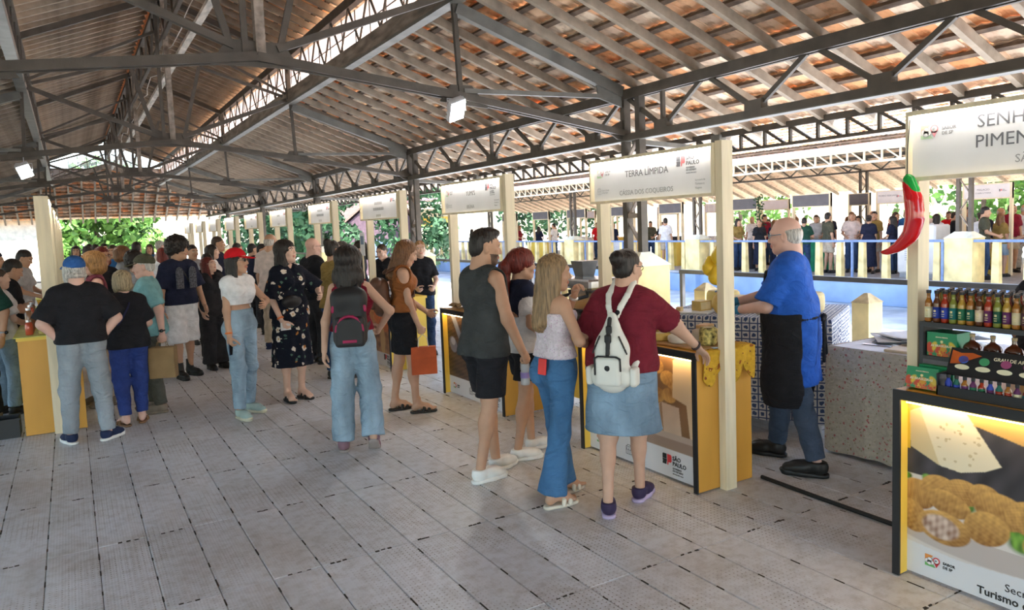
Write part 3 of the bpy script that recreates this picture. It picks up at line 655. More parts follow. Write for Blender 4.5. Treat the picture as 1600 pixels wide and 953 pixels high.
def counter(y0, y1, label, paint, detail=2, end=None, res=(120, 80), X0=3.348, X1=3.852, z=.92, logos=('sabor', 'secret', 'sp'), route='Rota do Queijo'):
    root = thing('booth_counter', label, 'counter', (X0, y0, 0), 0, 'booth counters with food photo fronts')
    D = X1-X0; Y = y1-y0; e = end or lam
    MB().box((0.004, 0, .008), (D, .022, z-.03)).build('end_panel', e, root); MB().box((0.004, Y-.022, .008), (D, Y, z-.03)).build('end_panel', e, root)
    MB().box((0, -.004, z-.03), (D+.02, Y+.004, z)).build('top', e, root)
    MB().box((.10, .022, .03), (.12, Y-.022, z-.03)).build('back_panel', e, root)
    ed = MB(); ed.box((-.008, -.006, .004), (.004, .030, z+.002)).box((-.008, Y-.030, .004), (.004, Y+.006, z+.002)).box((-.008, .030, z-.042), (.004, Y-.030, z+.002))
    ed.build('edge_trim', blackm, root)
    ln = MB(); ln.box((.004, .0225, .01), (.058, .03, z-.05)).box((.004, Y-.03, .01), (.058, Y-.0225, z-.05)).box((.004, .03, z-.05), (.058, Y-.03, z-.042)); ln.build('lining', lam2, root)
    MB().box((.012, .05, z-.058), (.026, Y-.05, z-.0505)).build('led_strip', led_m, root)
    w, h = Y-.06, z-.07
    po = grid_paint('poster', w, h, res[0], res[1], paint, PRINT, root, None, pface(Y-.03, .018, .058))
    if detail:
        x = .0565; pw = w
        M = lambda: None
        if 'sabor' in logos: sabor_logo(root, Y-.03-pw*.076, .078, x, .056)
        if 'secret' in logos: secret_logo(root, Y-.03-pw*.37, .07, x, .07, grey_t, route)
        if 'tur' in logos:
            lettering('Secretaria de', .050, black_t, root, face(Y-.03-pw*.372, .092, x), 0.0); lettering('Turismo e Viagens', .050, black_t, root, face(Y-.03-pw*.276, .040, x), .02)
        if 'sp' in logos: sp_logo(root, Y-.03-pw*.70, .10, x, .088)
    return root

BY = [(.83, 2.078), (3.40, 4.65), (5.86, 7.15), (8.66, 9.93), (11.40, 12.62), (14.15, 15.4), (16.62, 17.9)]
counter(*BY[0], 'sauce stall counter with croquette and cheese photo front', paint_sauce, 2, res=(420, 260), logos=('sabor', 'tur'))
counter(*BY[1], 'cheese stall counter with bread and cheese photo front', paint_cheese, 2, res=(240, 140))
counter(*BY[2], 'coffee stall counter with roasting coffee photo front', paint_coffee, 2, res=(200, 120), route='Rota do Café')
counter(*BY[3], 'canned goods stall counter with a yellow end panel brightened in colour for light', paint_pizza, 2, end=lam2, res=(140, 80), logos=('sp',))
counter(*BY[4], 'booth counter beyond the canned goods stall', paint_coffee, 0, end=lam2, res=(60, 40))
counter(*BY[5], 'booth counter second past the canned goods stall', paint_pizza, 0, end=lam2, res=(60, 40))
counter(*BY[6], 'booth counter third past the canned goods stall', paint_cheese, 0, end=lam2, res=(40, 30))
sign_frame(.85, 2.14, 'SENHOR', 'SÃO PAULO', 'large white booth sign reading SENHOR PIMENTA on a pine frame', 2, ('SENHOR', 'PIMENTA'))
sign_frame(3.40, 4.69, 'TERRA LÍMPIDA', 'CÁSSIA DOS COQUEIROS', 'white booth sign reading TERRA LÍMPIDA over the cheese stall')
sign_frame(6.08, 7.38, "YUMI'S", 'IBIÚNA', "white booth sign reading YUMI'S over the coffee stall", route='Rota do Café')
sign_frame(8.66, 10.02, '', '', 'white booth sign with two faint lines beyond the coffee stall', 1, ('', ''))
sign_frame(11.39, 12.61, '', '', 'white booth sign above the bald man in black', 1, ('', ''))
sign_frame(14.15, 15.43, '', '', 'white booth sign second past the canned goods stall', 1)
sign_frame(16.62, 17.96, '', '', 'white booth sign above the pale shirted bald man', 1)
for k, (a, b) in enumerate(((19.2, 20.5), (21.8, 23.1), (24.4, 25.7), (27.0, 28.3))): sign_frame(a, b, '', '', 'small distant white booth sign, %s of the four before the far trees' % ('nearest', 'second', 'third', 'farthest')[k], 0)

# left hand row, seen along its length
def left_booth(k, y0):
    root = thing('booth_counter', ['left row counter with orange end panel behind the man in the blue cap', 'second counter of the left row', 'third counter of the left row', 'fourth counter of the left row', 'fifth counter of the left row', 'sixth counter of the left row'][k], 'counter', (-.474, y0, 0), 0, 'left row counters')
    MB().box((0, 0, .008), (.49, .022, .89)).build('end_panel', lam, root); MB().box((0, 1.23, .008), (.49, 1.252, .89)).build('end_panel', lam, root)
    MB().box((-.01, -.005, .89), (.495, 1.258, .92)).build('top', lam2, root); MB().box((.38, .022, .03), (.40, 1.23, .89)).build('front_panel', lam2, root)
    MB().box((.482, -.006, .004), (.494, .03, .92)).build('edge_trim', lam, root)
    MB().box((-.03, -.03, .922), (.25, 1.2, .928)).build('table_cover', mat('lime_table_cover', (.62, .62, .16), .7), root)
    s = thing('booth_sign', ['nearest pine sign frame of the left row', 'second pine sign frame of the left row', 'third pine sign frame of the left row', 'fourth pine sign frame of the left row', 'fifth pine sign frame of the left row', 'sixth pine sign frame of the left row'][k], 'sign', (-.245, y0, 0), 0, 'left row sign frames')
    MB().box((0, -.06, 0), (.115, -.008, 2.21)).build('post', pine, s); MB().box((0, 1.262, 0), (.115, 1.31, 2.21)).build('post', pine, s)
    MB().box((.02, 0, 1.87), (.07, 1.255, 2.20)).build('sign_board', white_s, s); MB().box((.01, 0, 2.18), (.12, 1.255, 2.20)).build('frame', pine, s)
    MB().box((.10, .03, 2.172), (.114, 1.23, 2.1795)).build('led_strip', led_w, s)
for k in range(6): left_booth(k, 8.1+2.62*k)
# ================================================================== figures: implicit surfaces turned into meshes
def V3(*a): return np.array(a, float)
def unit(v): return v/(np.linalg.norm(v)+1e-9)
class SDF:
    """smooth union of tapered limbs and ellipsoids, meshed with surface nets"""
    def __init__(s): s.p = []
    def limb(s, a, b, ra, rb, k=.02, flat=None, fs=1., cap=False, op='+'):
        """tapered limb a-b; flat = axis along which the section is scaled by fs; cap = flat ends"""
        a, b = np.asarray(a, float), np.asarray(b, float); R = max(ra, rb)*max(1, fs)+k+.03
        s.p.append(('l', a, b, ra, rb, k, None if flat is None else unit(np.asarray(flat, float)), fs, cap, op, np.minimum(a, b)-R, np.maximum(a, b)+R)); return s
    def ell(s, c, r, k=.02, M=None, op='+'):
        c = np.asarray(c, float); r = np.asarray(r, float); R = r.max()+k+.03
        s.p.append(('e', c, r, k, M, op, c-R, c+R)); return s
    def box(s, c, h, rad=.01, k=.005, M=None, op='+'):
        c = np.asarray(c, float); h = np.asarray(h, float); R = np.linalg.norm(h)+rad+k+.02
        s.p.append(('b', c, h, rad, k, M, op, c-R, c+R)); return s
    def field(s, vox):
        lo = np.min([q[-2] for q in s.p if q[-3 if q[0] != 'b' else -3] != '-'], 0)-vox; hi = np.max([q[-1] for q in s.p if q[-3] != '-'], 0)+vox
        n = np.ceil((hi-lo)/vox).astype(int)+1
        F = np.full(n, .06); ax = [lo[i]+vox*np.arange(n[i]) for i in range(3)]
        for q in s.p:
            i0 = np.clip(np.floor((q[-2]-lo)/vox).astype(int), 0, n-1); i1 = np.clip(np.ceil((q[-1]-lo)/vox).astype(int)+1, 1, n)
            if np.any(i1-i0 < 1): continue
            sl = tuple(slice(i0[i], i1[i]) for i in range(3))
            X = np.stack(np.meshgrid(ax[0][sl[0]], ax[1][sl[1]], ax[2][sl[2]], indexing='ij'), -1)
            op = q[-3]
            if q[0] == 'l':
                _, a, b, ra, rb, k, fl, fs, cap = q[:9]; d = b-a; L2 = d@d+1e-12; P = X-a; t = (P@d)/L2; tc = np.clip(t, 0, 1); W = P-tc[..., None]*d
                if fl is not None:
                    c = W@fl; W = W-(c*(1-1/fs))[..., None]*fl
                D = np.sqrt((W*W).sum(-1))-(ra+(rb-ra)*tc)
                if cap:
                    Wp = P-t[..., None]*d
                    if fl is not None: c = Wp@fl; Wp = Wp-(c*(1-1/fs))[..., None]*fl
                    D = np.maximum(np.sqrt((Wp*Wp).sum(-1))-(ra+(rb-ra)*tc), np.maximum(-t, t-1)*math.sqrt(L2))
            elif q[0] == 'e':
                _, c, r, k, M = q[:5]; P = X-c
                if M is not None: P = P@M
                k0 = np.sqrt(((P/r)**2).sum(-1)); k1 = np.sqrt(((P/(r*r))**2).sum(-1))+1e-9; D = k0*(k0-1)/k1
            else:
                _, c, h, rad, k, M = q[:6]; P = X-c
                if M is not None: P = P@M
                w = np.abs(P)-(h-rad); D = np.sqrt((np.maximum(w, 0)**2).sum(-1))+np.minimum(w.max(-1), 0)-rad
            A = F[sl]
            if op == '+':
                h = np.maximum(k-np.abs(A-D), 0)/k; F[sl] = np.minimum(A, D)-h*h*k*.25
            else:
                h = np.maximum(k-np.abs(A+D), 0)/k; F[sl] = np.maximum(A, -D)+h*h*k*.25
        return F, lo, ax
    def mesh(s, vox=.014, cuts=(), disp=None):
        """cuts: list of (point, normal): what lies on the normal's side is removed; disp(P) is added to the field near the surface"""
        F, lo, ax = s.field(vox)
        if disp is not None or cuts:
            idx = np.where(np.abs(F) < .055) if not cuts else np.where(F < .055)
            P = np.stack([ax[i][idx[i]] for i in range(3)], -1); f = F[idx]
            if disp is not None: f = f+disp(P)
            for c, n in cuts: f = np.maximum(f, (P-np.asarray(c, float))@unit(np.asarray(n, float)))
            F[idx] = f
        return surf_net(F, lo, vox)
def surf_net(F, lo, vox):
    I = F < 0; n = np.array(F.shape)
    c = [I[i:n[0]-1+i, j:n[1]-1+j, k:n[2]-1+k] for i in (0, 1) for j in (0, 1) for k in (0, 1)]
    sm = sum(x.astype(np.int8) for x in c); act = (sm > 0) & (sm < 8)
    ijk = np.argwhere(act); m = len(ijk)
    if m == 0: return np.zeros((0, 3)), np.zeros((0, 4), int)
    ids = np.full(act.shape, -1, np.int64); ids[act] = np.arange(m)
    cor = np.array([(i, j, k) for i in (0, 1) for j in (0, 1) for k in (0, 1)])
    val = np.stack([F[ijk[:, 0]+a, ijk[:, 1]+b, ijk[:, 2]+d] for a, b, d in cor], 1)
    acc = np.zeros((m, 3)); cnt = np.zeros(m)
    for a in range(8):
        for b in range(a+1, 8):
            if np.abs(cor[a]-cor[b]).sum() != 1: continue
            va, vb = val[:, a], val[:, b]; x = (va < 0) != (vb < 0); t = np.where(x, va/(va-vb+1e-12*(va == vb)), 0)
            acc += np.where(x[:, None], cor[a]+t[:, None]*(cor[b]-cor[a]), 0); cnt += x
    co = lo+(ijk+acc/np.maximum(cnt, 1)[:, None])*vox
    quads = []
    for axn in range(3):
        o = [i for i in range(3) if i != axn]; sl0 = [slice(None)]*3; sl1 = [slice(None)]*3
        sl0[axn] = slice(0, n[axn]-1); sl1[axn] = slice(1, n[axn])
        A = I[tuple(sl0)]; B = I[tuple(sl1)]; e = np.argwhere(A != B)
        e = e[(e[:, o[0]] > 0) & (e[:, o[1]] > 0) & (e[:, o[0]] < n[o[0]]-1) & (e[:, o[1]] < n[o[1]]-1)]
        if len(e) == 0: continue
        def cell(d0, d1):
            q = e.copy(); q[:, o[0]] -= d0; q[:, o[1]] -= d1; return ids[q[:, 0], q[:, 1], q[:, 2]]
        qd = np.stack([cell(1, 1), cell(0, 1), cell(0, 0), cell(1, 0)], 1)
        fl = A[e[:, 0], e[:, 1], e[:, 2]]; 
        if axn == 1: fl = ~fl
        qd[~fl] = qd[~fl][:, ::-1]; quads.append(qd)
    return co, np.concatenate(quads)
def rot_to(f, u=(0, 0, 1)):
    """matrix whose columns are right, forward, up for a part that looks along f"""
    f = unit(np.asarray(f, float)); r = unit(np.cross(f, np.asarray(u, float))); up = np.cross(r, f); return np.stack([r, f, up], 1)
def rotz(a): return np.array([[math.cos(a), -math.sin(a), 0], [math.sin(a), math.cos(a), 0], [0, 0, 1]])
def rotx(a): return np.array([[1, 0, 0], [0, math.cos(a), -math.sin(a)], [0, math.sin(a), math.cos(a)]])
def roty(a): return np.array([[math.cos(a), 0, math.sin(a)], [0, 1, 0], [-math.sin(a), 0, math.cos(a)]])

# ---- templates: head, hands, feet, shoes (local +y = forward, +x = the figure's right)
TPL = {}
def head_tpl(fem, lod):
    key = ('head', fem, lod)
    if key in TPL: return TPL[key]
    s = SDF(); w = .071 if fem else .075
    s.ell((0, -.012, .035), (w, .092, .083), .01)                    # skull
    s.ell((0, .022, -.022), (.060 if fem else .064, .070, .078), .03)      # face
    s.ell((0, .050, -.086), (.028 if fem else .034, .030, .024), .03)        # chin
    s.limb((-.045, .005, -.070), (0, .058, -.092), .024, .020, .03).limb((.045, .005, -.070), (0, .058, -.092), .024, .020, .03)  # jaw
    s.limb((0, .088, .012), (0, .104, -.026), .0085, .0125, .012); s.ell((.011, .093, -.030), (.008, .009, .007), .008); s.ell((-.011, .093, -.030), (.008, .009, .007), .008)  # nose
    s.limb((-.040, .074, .030), (.040, .074, .030), .014, .014, .02)      # brow ridge
    for x in (-1, 1):
        s.ell((x*.031, .096, .008), (.017, .014, .012), .010, op='-')     # eye sockets
        s.ell((x*.031, .078, .007), (.0135, .0125, .0125), .004)
        s.ell((x*(w+.003), -.008, -.006), (.009, .021, .032), .008)      # ears
        s.ell((x*(w+.010), -.001, -.002), (.007, .010, .018), .006, op='-')
        s.ell((x*.040, .066, -.030), (.020, .018, .020), .02)             # cheeks
    s.limb((-.016, .091, -.055), (.016, .091, -.055), .0065, .0065, .006).limb((-.013, .090, -.065), (.013, .090, -.065), .0072, .0072, .005)
    s.limb((0, -.022, -.05), (0, -.034, -.15), .054 if fem else .062, .055 if fem else .063, .03)   # neck
    co, q = s.mesh(.0055 if lod else .0085)
    c = co[q].mean(1); mi = np.zeros(len(q), int)
    lip = (np.abs(c[:, 0]) < .022) & (np.abs(c[:, 2]+.060) < .0115) & (c[:, 1] > .082)
    mi[lip] = 1
    br = (np.abs(np.abs(c[:, 0])-.031) < .021) & (np.abs(c[:, 2]-.0285+.006*np.abs(np.abs(c[:, 0])-.028)/.02) < .0048) & (c[:, 1] > .06)
    mi[br] = 2
    ey = np.zeros(len(q), bool)
    for x in (-1, 1):
        dx = c[:, 0]-x*.031; ey = ((dx/.0125)**2+((c[:, 2]-.0075)/.0046)**2 < 1) & (c[:, 1] > .06); mi[ey] = 3
        ir = ((dx/.0068)**2+((c[:, 2]-.0078)/.0052)**2 < 1) & (c[:, 1] > .06); mi[ir] = 4
    TPL[key] = (co, q, mi, c); return TPL[key]
FING = [(-.030, .078, .026, .30), (-.010, .090, .030, .12), (.011, .085, .029, 0.), (.031, .066, .023, -.2)]  # x at knuckle, length, first phalanx
def hand_tpl(pose):
    """right hand hanging: wrist at origin, fingers along -z, palm facing -x... thumb towards +y"""
    key = ('hand', pose)
    if key in TPL: return TPL[key]
    s = SDF(); curl = {'relax': (.35, .45, .3), 'grip': (1.15, 1.35, .8), 'flat': (.08, .1, .05), 'hold': (.75, .8, .5), 'point': (.9, 1.2, .7)}[pose]
    # palm: thin along x, wide along y
    s.limb((0, 0, .01), (0, .004, -.045), .026, .036, .015, flat=(1, 0, 0), fs=.52).ell((0, .004, -.062), (.0155, .041, .038), .012)
    s.limb((0, 0, .03), (0, 0, -.01), .025, .0255, .01, flat=(1, 0, 0), fs=.8)
    ys = [.031, .011, -.009, -.027]; ln = [.072, .080, .075, .060]; rr = [.0088, .0092, .0088, .0078]
    for i in range(4):
        p = V3(0, ys[i]+.002, -.088+.006*abs(i-1)); a = 0.; c = [curl[0]*(1+.12*i), curl[1], curl[2]]; d0 = unit(V3(0, .10*(1.2-i), -1))
        if pose == 'point' and i == 0: c = [.1, .1, .1]
        for j, fr in enumerate((.42, .32, .26)):
            a += c[j]; d = V3(-math.sin(a), d0[1]*math.cos(a), d0[2]*math.cos(a)); e = p+d*ln[i]*fr
            s.limb(p, e, rr[i]*(1.05-.1*j), rr[i]*(.95-.1*j), .005); p = e
    t0 = V3(-.004, .026, -.030); t1 = t0+V3(-.016 if pose not in ('grip', 'hold') else -.028, .030, -.026); t2 = t1+V3(-.010 if pose not in ('grip', 'hold') else -.026, .012 if pose != 'grip' else -.002, -.028); t3 = t2+V3(-.006 if pose not in ('grip', 'hold') else -.016, .003 if pose != 'grip' else -.016, -.022)
    s.limb(t0, t1, .0155, .0115, .012).limb(t1, t2, .0110, .0100, .006).limb(t2, t3, .0100, .0078, .005)
    TPL[key] = s.mesh(.0048); return TPL[key]
def foot_tpl():
    if 'foot' in TPL: return TPL['foot']
    s = SDF(); s.limb((0, -.005, .12), (0, -.015, .06), .036, .034, .03).ell((0, -.035, .032), (.031, .036, .032), .03)
    s.limb((0, -.005, .062), (0, .09, .036), .034, .034, .03, flat=(1, 0, 0), fs=1.05).limb((-.01, .06, .024), (.005, .13, .02), .024, .022, .02, flat=(1, 0, 0), fs=1.8)
    for i, (x, l, r) in enumerate(((-.030, .192, .0125), (-.010, .188, .0095), (.007, .180, .009), (.022, .168, .0085), (.035, .154, .008))): s.limb((x*.8, .13, .016), (x, l-.012, .011), r, r*.95, .006)
    TPL['foot'] = s.mesh(.0075); return TPL['foot']
def shoe_tpl(kind):
    key = ('shoe', kind)
    if key in TPL: return TPL[key]
    up = SDF(); so = SDF(); hi = {'sneaker': .085, 'boot': .20, 'clog': .07}[kind if kind in ('sneaker', 'boot', 'clog') else 'sneaker']; th = .030 if kind != 'boot' else .036
    up.ell((0, -.035, .062), (.040, .050, .050), .03).limb((0, -.02, .075), (0, .10, .055), .042, .038, .03).limb((0, .06, .048), (0, .155, .040), .040, .034, .03, flat=(1, 0, 0), fs=1.15)
    up.limb((0, -.022, .06), (0, -.025, hi+.022), .046, .042, .02)
    for y in ((.035, .065, .095) if kind == 'sneaker' else (.03, .07, .10, .13) if kind == 'boot' else ()): up.limb((-.026, y, .102-.28*(y-.02)), (.026, y, .102-.28*(y-.02)), .006, .006, .004)
    so.limb((0, -.045, th/2), (0, .065, th/2), .045, .046, .02).limb((0, .065, th/2), (.002, .155, th/2), .048, .040, .02).ell((0, .16, .028), (.036, .045, .02), .01)
    cu, qu = up.mesh(.008, cuts=[((0, 0, .012), (0, 0, -1)), ((0, 0, hi+.012), (0, 0, 1))]); cs, qs = so.mesh(.008, cuts=[((0, 0, 0), (0, 0, -1)), ((0, 0, th), (0, -.06, 1))])
    TPL[key] = ((cu, qu), (cs, qs)); return TPL[key]
def sandal_tpl():
    if 'sandal' in TPL: return TPL['sandal']
    so = SDF(); so.limb((0, -.045, .012), (0, .06, .012), .040, .042, .02).limb((0, .06, .012), (0, .15, .012), .046, .040, .02); cs, qs = so.mesh(.008, cuts=[((0, 0, 0), (0, 0, -1)), ((0, 0, .024), (0, 0, 1))])
    st = SDF()
    for y, z in ((.055, .060), (.105, .048)):
        pts = [(-.050, y-.01, .02), (-.040, y, z-.004), (0, y+.004, z+.012), (.040, y, z-.004), (.050, y-.01, .02)]
        for a, b in zip(pts, pts[1:]): st.limb(a, b, .017, .017, .004, flat=(0, .35, .94), fs=.5)
    TPL['sandal'] = (st.mesh(.007), (cs, qs)); return TPL['sandal']

def ik(a, b, l1, l2, pole):
    """middle joint of a two-bone chain"""
    a, b = np.asarray(a, float), np.asarray(b, float); d = b-a; L = np.linalg.norm(d); M = (l1+l2)*.999
    if L > M: b = a+d/L*M; d = b-a; L = M
    x = (l1*l1-l2*l2+L*L)/(2*L); h = math.sqrt(max(l1*l1-x*x, 0)); u = d/L; p = np.asarray(pole, float); p = unit(p-u*(p@u)); return a+u*x+p*h, b

SKINS = {'mid': (.57, .345, .245), 'light': (.66, .43, .33), 'tan': (.50, .29, .19), 'brown': (.36, .19, .115), 'pink': (.68, .42, .34)}
def skin_mat(k): return mat('skin_'+k, SKINS[k], .5, var=.06, scale=9, bump=.04, bscale=120, spec=.35)
def folds(nt, p, vec, strength=.55):
    """soft creases of worn fabric, chained before any finer relief"""
    L = nt.links.new; mp = N(nt, 'ShaderNodeMapping', ins={'Scale': (1., 1., 1.7), 'Rotation': (.5, .3, .2)}); L(vec, mp.inputs[0])
    n = N(nt, 'ShaderNodeTexNoise', ins={'Scale': 7.5, 'Detail': 2.5, 'Distortion': 1.6}); L(mp.outputs[0], n.inputs[0])
    b = N(nt, 'ShaderNodeBump', ins={'Strength': strength, 'Distance': .045}); L(n.outputs[0], b.inputs['Height'])
    cur = p.inputs['Normal'].links[0].from_node if p.inputs['Normal'].links else None
    if cur is not None: L(b.outputs[0], cur.inputs['Normal'])
    else: L(b.outputs[0], p.inputs['Normal'])
def cloth(name, c, rough=.85, var=.10, scale=14, bump=.25, bscale=220, sheen=.0):
    new = name not in MATS; m = mat(name, c, rough, 0, var, scale, bump, bscale, spec=.2, sheen=sheen)
    if new:
        nt = m.node_tree; tc = [n for n in nt.nodes if n.type == 'TEX_COORD'][0]; folds(nt, nt.nodes['Principled BSDF'], tc.outputs['Object'])
    return m
def hair_mat(name, c):
    if name in MATS: return MATS[name]
    m, nt, p = new_mat(name); L = nt.links.new; tc = N(nt, 'ShaderNodeTexCoord'); mp = N(nt, 'ShaderNodeMapping', ins={'Scale': (90, 90, 9)}); L(tc.outputs['Object'], mp.inputs[0])
    n = N(nt, 'ShaderNodeTexNoise', ins={'Scale': 1., 'Detail': 3.}); L(mp.outputs[0], n.inputs[0])
    r = ramp(nt, n.outputs[0], [(.3, [x*.5 for x in c]), (.7, [min(1, x*1.45) for x in c])]); L(r.outputs[0], p.inputs['Base Color'])
    b = N(nt, 'ShaderNodeBump', ins={'Strength': .7, 'Distance': .01}); L(n.outputs[0], b.inputs['Height']); L(b.outputs[0], p.inputs['Normal']); p.inputs['Roughness'].default_value = .45; p.inputs['Specular IOR Level'].default_value = .35
    MATS[name] = m; return m

class Fig:
    """joints of a posed figure in its own frame (+y forward, +x its right, z up, metres)"""
    def __init__(g, h=1.7, fem=False, fat=0., feet=None, lean=(0, 0), twist=0., head=(0, 0), arms=None, pelvis=None, drop=0.):
        k = h/1.75; g.k = k; g.h = h; g.fem = fem; g.fat = fat; g.twist = twist
        g.fr, g.fl = feet or ((.10, .02, 0, -.15), (-.10, -.02, 0, .15))     # x, y, lift, toe-out angle
        px, py = pelvis if pelvis else ((g.fr[0]+g.fl[0])/2, (g.fr[1]+g.fl[1])/2)
        zl = .93*k-drop
        g.pel = V3(px, py, zl+.03*k)
        up = unit(V3(math.sin(lean[1]), math.sin(lean[0]), 1)); g.up = up
        R = rotz(twist); g.R = R
        g.chest = g.pel+up*.34*k; g.neck = g.pel+up*.508*k+R@V3(0, -.01*k, 0)
        sw = (.134 if fem else .158)*k+fat*.25; g.sw = sw
        g.sh = [g.neck+R@V3(s*sw, 0, 0)-up*.068*k for s in (1, -1)]
        g.hip = [g.pel+V3(s*.088*k, 0, -.03*k) for s in (1, -1)]
        g.ank = []; g.knee = []
        for i, f in enumerate((g.fr, g.fl)):
            a = V3(f[0], f[1]-.02, .085*k+f[2]); fd = V3(math.sin(-f[3]), math.cos(f[3]), 0)
            kn, a2 = ik(g.hip[i], a, .425*k, .425*k, fd+V3(0, .3, .05)); g.knee.append(kn); g.ank.append(a2)
        # head
        hy, hp = head[0], head[1]; g.HM = rotz(hy)@rotx(-hp)@(roty(head[2]) if len(head) > 2 else np.eye(3)); g.hc = g.neck+up*.02*k+V3(0, 0, .0)+g.HM@V3(0, .022, .125)*k+V3(0, .0, .0)
        # arms: each (wrist target, pole, hand pose, palm direction)
        g.el = []; g.wr = []; g.hp = []; arms = arms or {}
        for i, s in enumerate((1, -1)):
            a = arms.get('rl'[i]) or {}
            tgt = a.get('to', (s*.04+s*.03, .04, -.55)); t = g.sh[i]+g.R@(np.asarray(tgt, float)*k) if not a.get('abs') else np.asarray(tgt, float)
            pole = g.R@np.asarray(a.get('pole', (s*.6, -1, -.1)), float)
            e, w = ik(g.sh[i], t, .285*k, .255*k, pole); g.el.append(e); g.wr.append(w)
            d = unit(w-e); d = unit(d+g.R@np.asarray(a.get('bend', (0, 0, 0)), float)); palm = g.R@np.asarray(a.get('palm', (-s, 0, 0)), float); palm = unit(palm-d*(palm@d))
            g.hp.append((a.get('hand', 'relax'), d, palm))
    def torso(g, s, o=0., k=.05, oh=None):
        """chest, waist, pelvis volumes grown by o"""
        q = g.k; R = g.R; f = g.fat; fem = g.fem; ex = R@V3(1, 0, 0)
        cw, ww, hw = ((.116, .098, .120) if fem else (.133, .118, .115))
        up = g.up; c = g.chest; b = o; o = oh if oh is not None else o
        s.limb(g.pel+V3(-.058*q, 0, -.01*q), g.pel+V3(.058*q, 0, -.01*q), hw*q*.92+o+f*.6, hw*q*.92+o+f*.6, k, flat=(0, 1, 0), fs=.86)
        s.limb(g.pel+V3(-.045*q, 0, .06*q), g.pel+V3(.045*q, 0, .06*q), hw*q*.85+o+f*.9, hw*q*.85+o+f*.9, k, flat=(0, 1, 0), fs=.86)
        o = (o+b)/2
        s.limb(g.pel+up*.15*q+ex*-.05*q, g.pel+up*.15*q+ex*.05*q, ww*q*.82+o+f, ww*q*.82+o+f, k, flat=(0, 1, 0), fs=.88)
        o = b
        s.limb(c-ex*.072*q-up*.03*q, c+ex*.072*q-up*.03*q, cw*q*.86+o+f*.6, cw*q*.86+o+f*.6, k, flat=R@V3(0, 1, 0), fs=.92)
        s.limb(c-ex*.075*q+up*.06*q, c+ex*.075*q+up*.06*q, cw*q*.84+o+f*.35, cw*q*.84+o+f*.35, k, flat=R@V3(0, 1, 0), fs=.85)
        s.limb(g.sh[0]-ex*.02*q, g.neck-up*.03*q+ex*.02*q, .040*q+o, .046*q+o, k).limb(g.sh[1]+ex*.02*q, g.neck-up*.03*q-ex*.02*q, .040*q+o, .046*q+o, k)
        if fem:
            for i in (1, -1): s.ell(c+R@V3(i*.062*q, .080*q+f*.3, .005*q), (.056*q+o, .052*q+o, .058*q+o), .035)
        o = oh if oh is not None else o
        for i in (0, 1): s.ell(g.hip[i]+V3(0, -.05*q-f*.2, -.02*q), V3(.078, .075, .09)*q+o+f*.3, .04)
        if f > .02: s.ell(g.pel+up*.13*q+V3(0, .03+f*.8, 0), (.12*q+f*.6+o, .08*q+f*.6+o, .12*q+o), .06)
        return s
    def arm(g, s, i, o=0., t=1., k=.025, cap=False, flare=0., ofs=0.):
        """upper arm (t<=1) or the whole arm (t=2)"""
        q = g.k; f = g.fat*.25; m = .92 if g.fem else 1.06
        a, e, w = g.sh[i], g.el[i], g.wr[i]
        if t <= 1: s.limb(a, a+(e-a)*t, .047*q*m+o+f, .041*q*m+o+f+flare, k, cap=True).ell(a, V3(1, 1, 1)*(.046*q*m+o+f), k)
        else:
            s.limb(a, e, .047*q*m+o+f, .038*q*m+o+f, k)
            w2 = e+(w-e)*(t-1); s.limb(e, w2, .040*q*m+o+f*.8, (.040-(.013)*(t-1))*q*m+o+flare, k)
        return s
    def leg(g, s, i, o=(0, 0, 0), t=2., k=.03):
        """o = growth at hip, knee, ankle"""
        q = g.k; f = g.fat; m = 1.06 if g.fem else 1.
        h, kn, an = g.hip[i], g.knee[i], g.ank[i]
        if t <= 1:
            s.limb(h, h+(kn-h)*t, .083*q*m+o[0]+f*.5, (.083-.029*t)*q+o[1]+f*.4, k); return s
        s.limb(h, kn, .083*q*m+o[0]+f*.5, .054*q+o[1]+f*.3, k); e = kn+(an-kn)*(t-1)
        if max(o) <= .0001:
            c = kn+(an-kn)*.28+V3(0, -.012*q, 0); s.limb(kn, an, .047*q, .034*q, k).ell(c, (.050*q, .054*q, .10*q), .03)
        else: s.limb(kn, e, .054*q+o[1]+f*.3, (.052-.014*(t-1))*q+o[2], k, cap=True).ell(kn, V3(1, 1, 1)*(.054*q+o[1]+f*.3), k)
        return s

def wrinkle(amp=.004, f=38., seed=0, vert=1.):
    r = np.random.RandomState(seed); ph = r.uniform(0, 6, 6)
    def d(P):
        x, y, z = P[:, 0], P[:, 1], P[:, 2]
        return amp*(np.sin(f*z*vert+5*np.sin(7*x+ph[0])+4*np.sin(9*y+ph[1]))*.5+.5*np.sin(f*.6*(x+y)+6*np.sin(6*z+ph[2])+ph[3])*np.sin(11*z+ph[4]))
    return d
def vfold(amp=.008, n=14., c=(0, 0)):
    def d(P):
        a = np.arctan2(P[:, 1]-c[1], P[:, 0]-c[0]); return amp*np.sin(n*a+1.5*np.sin(3*P[:, 2]))
    return d

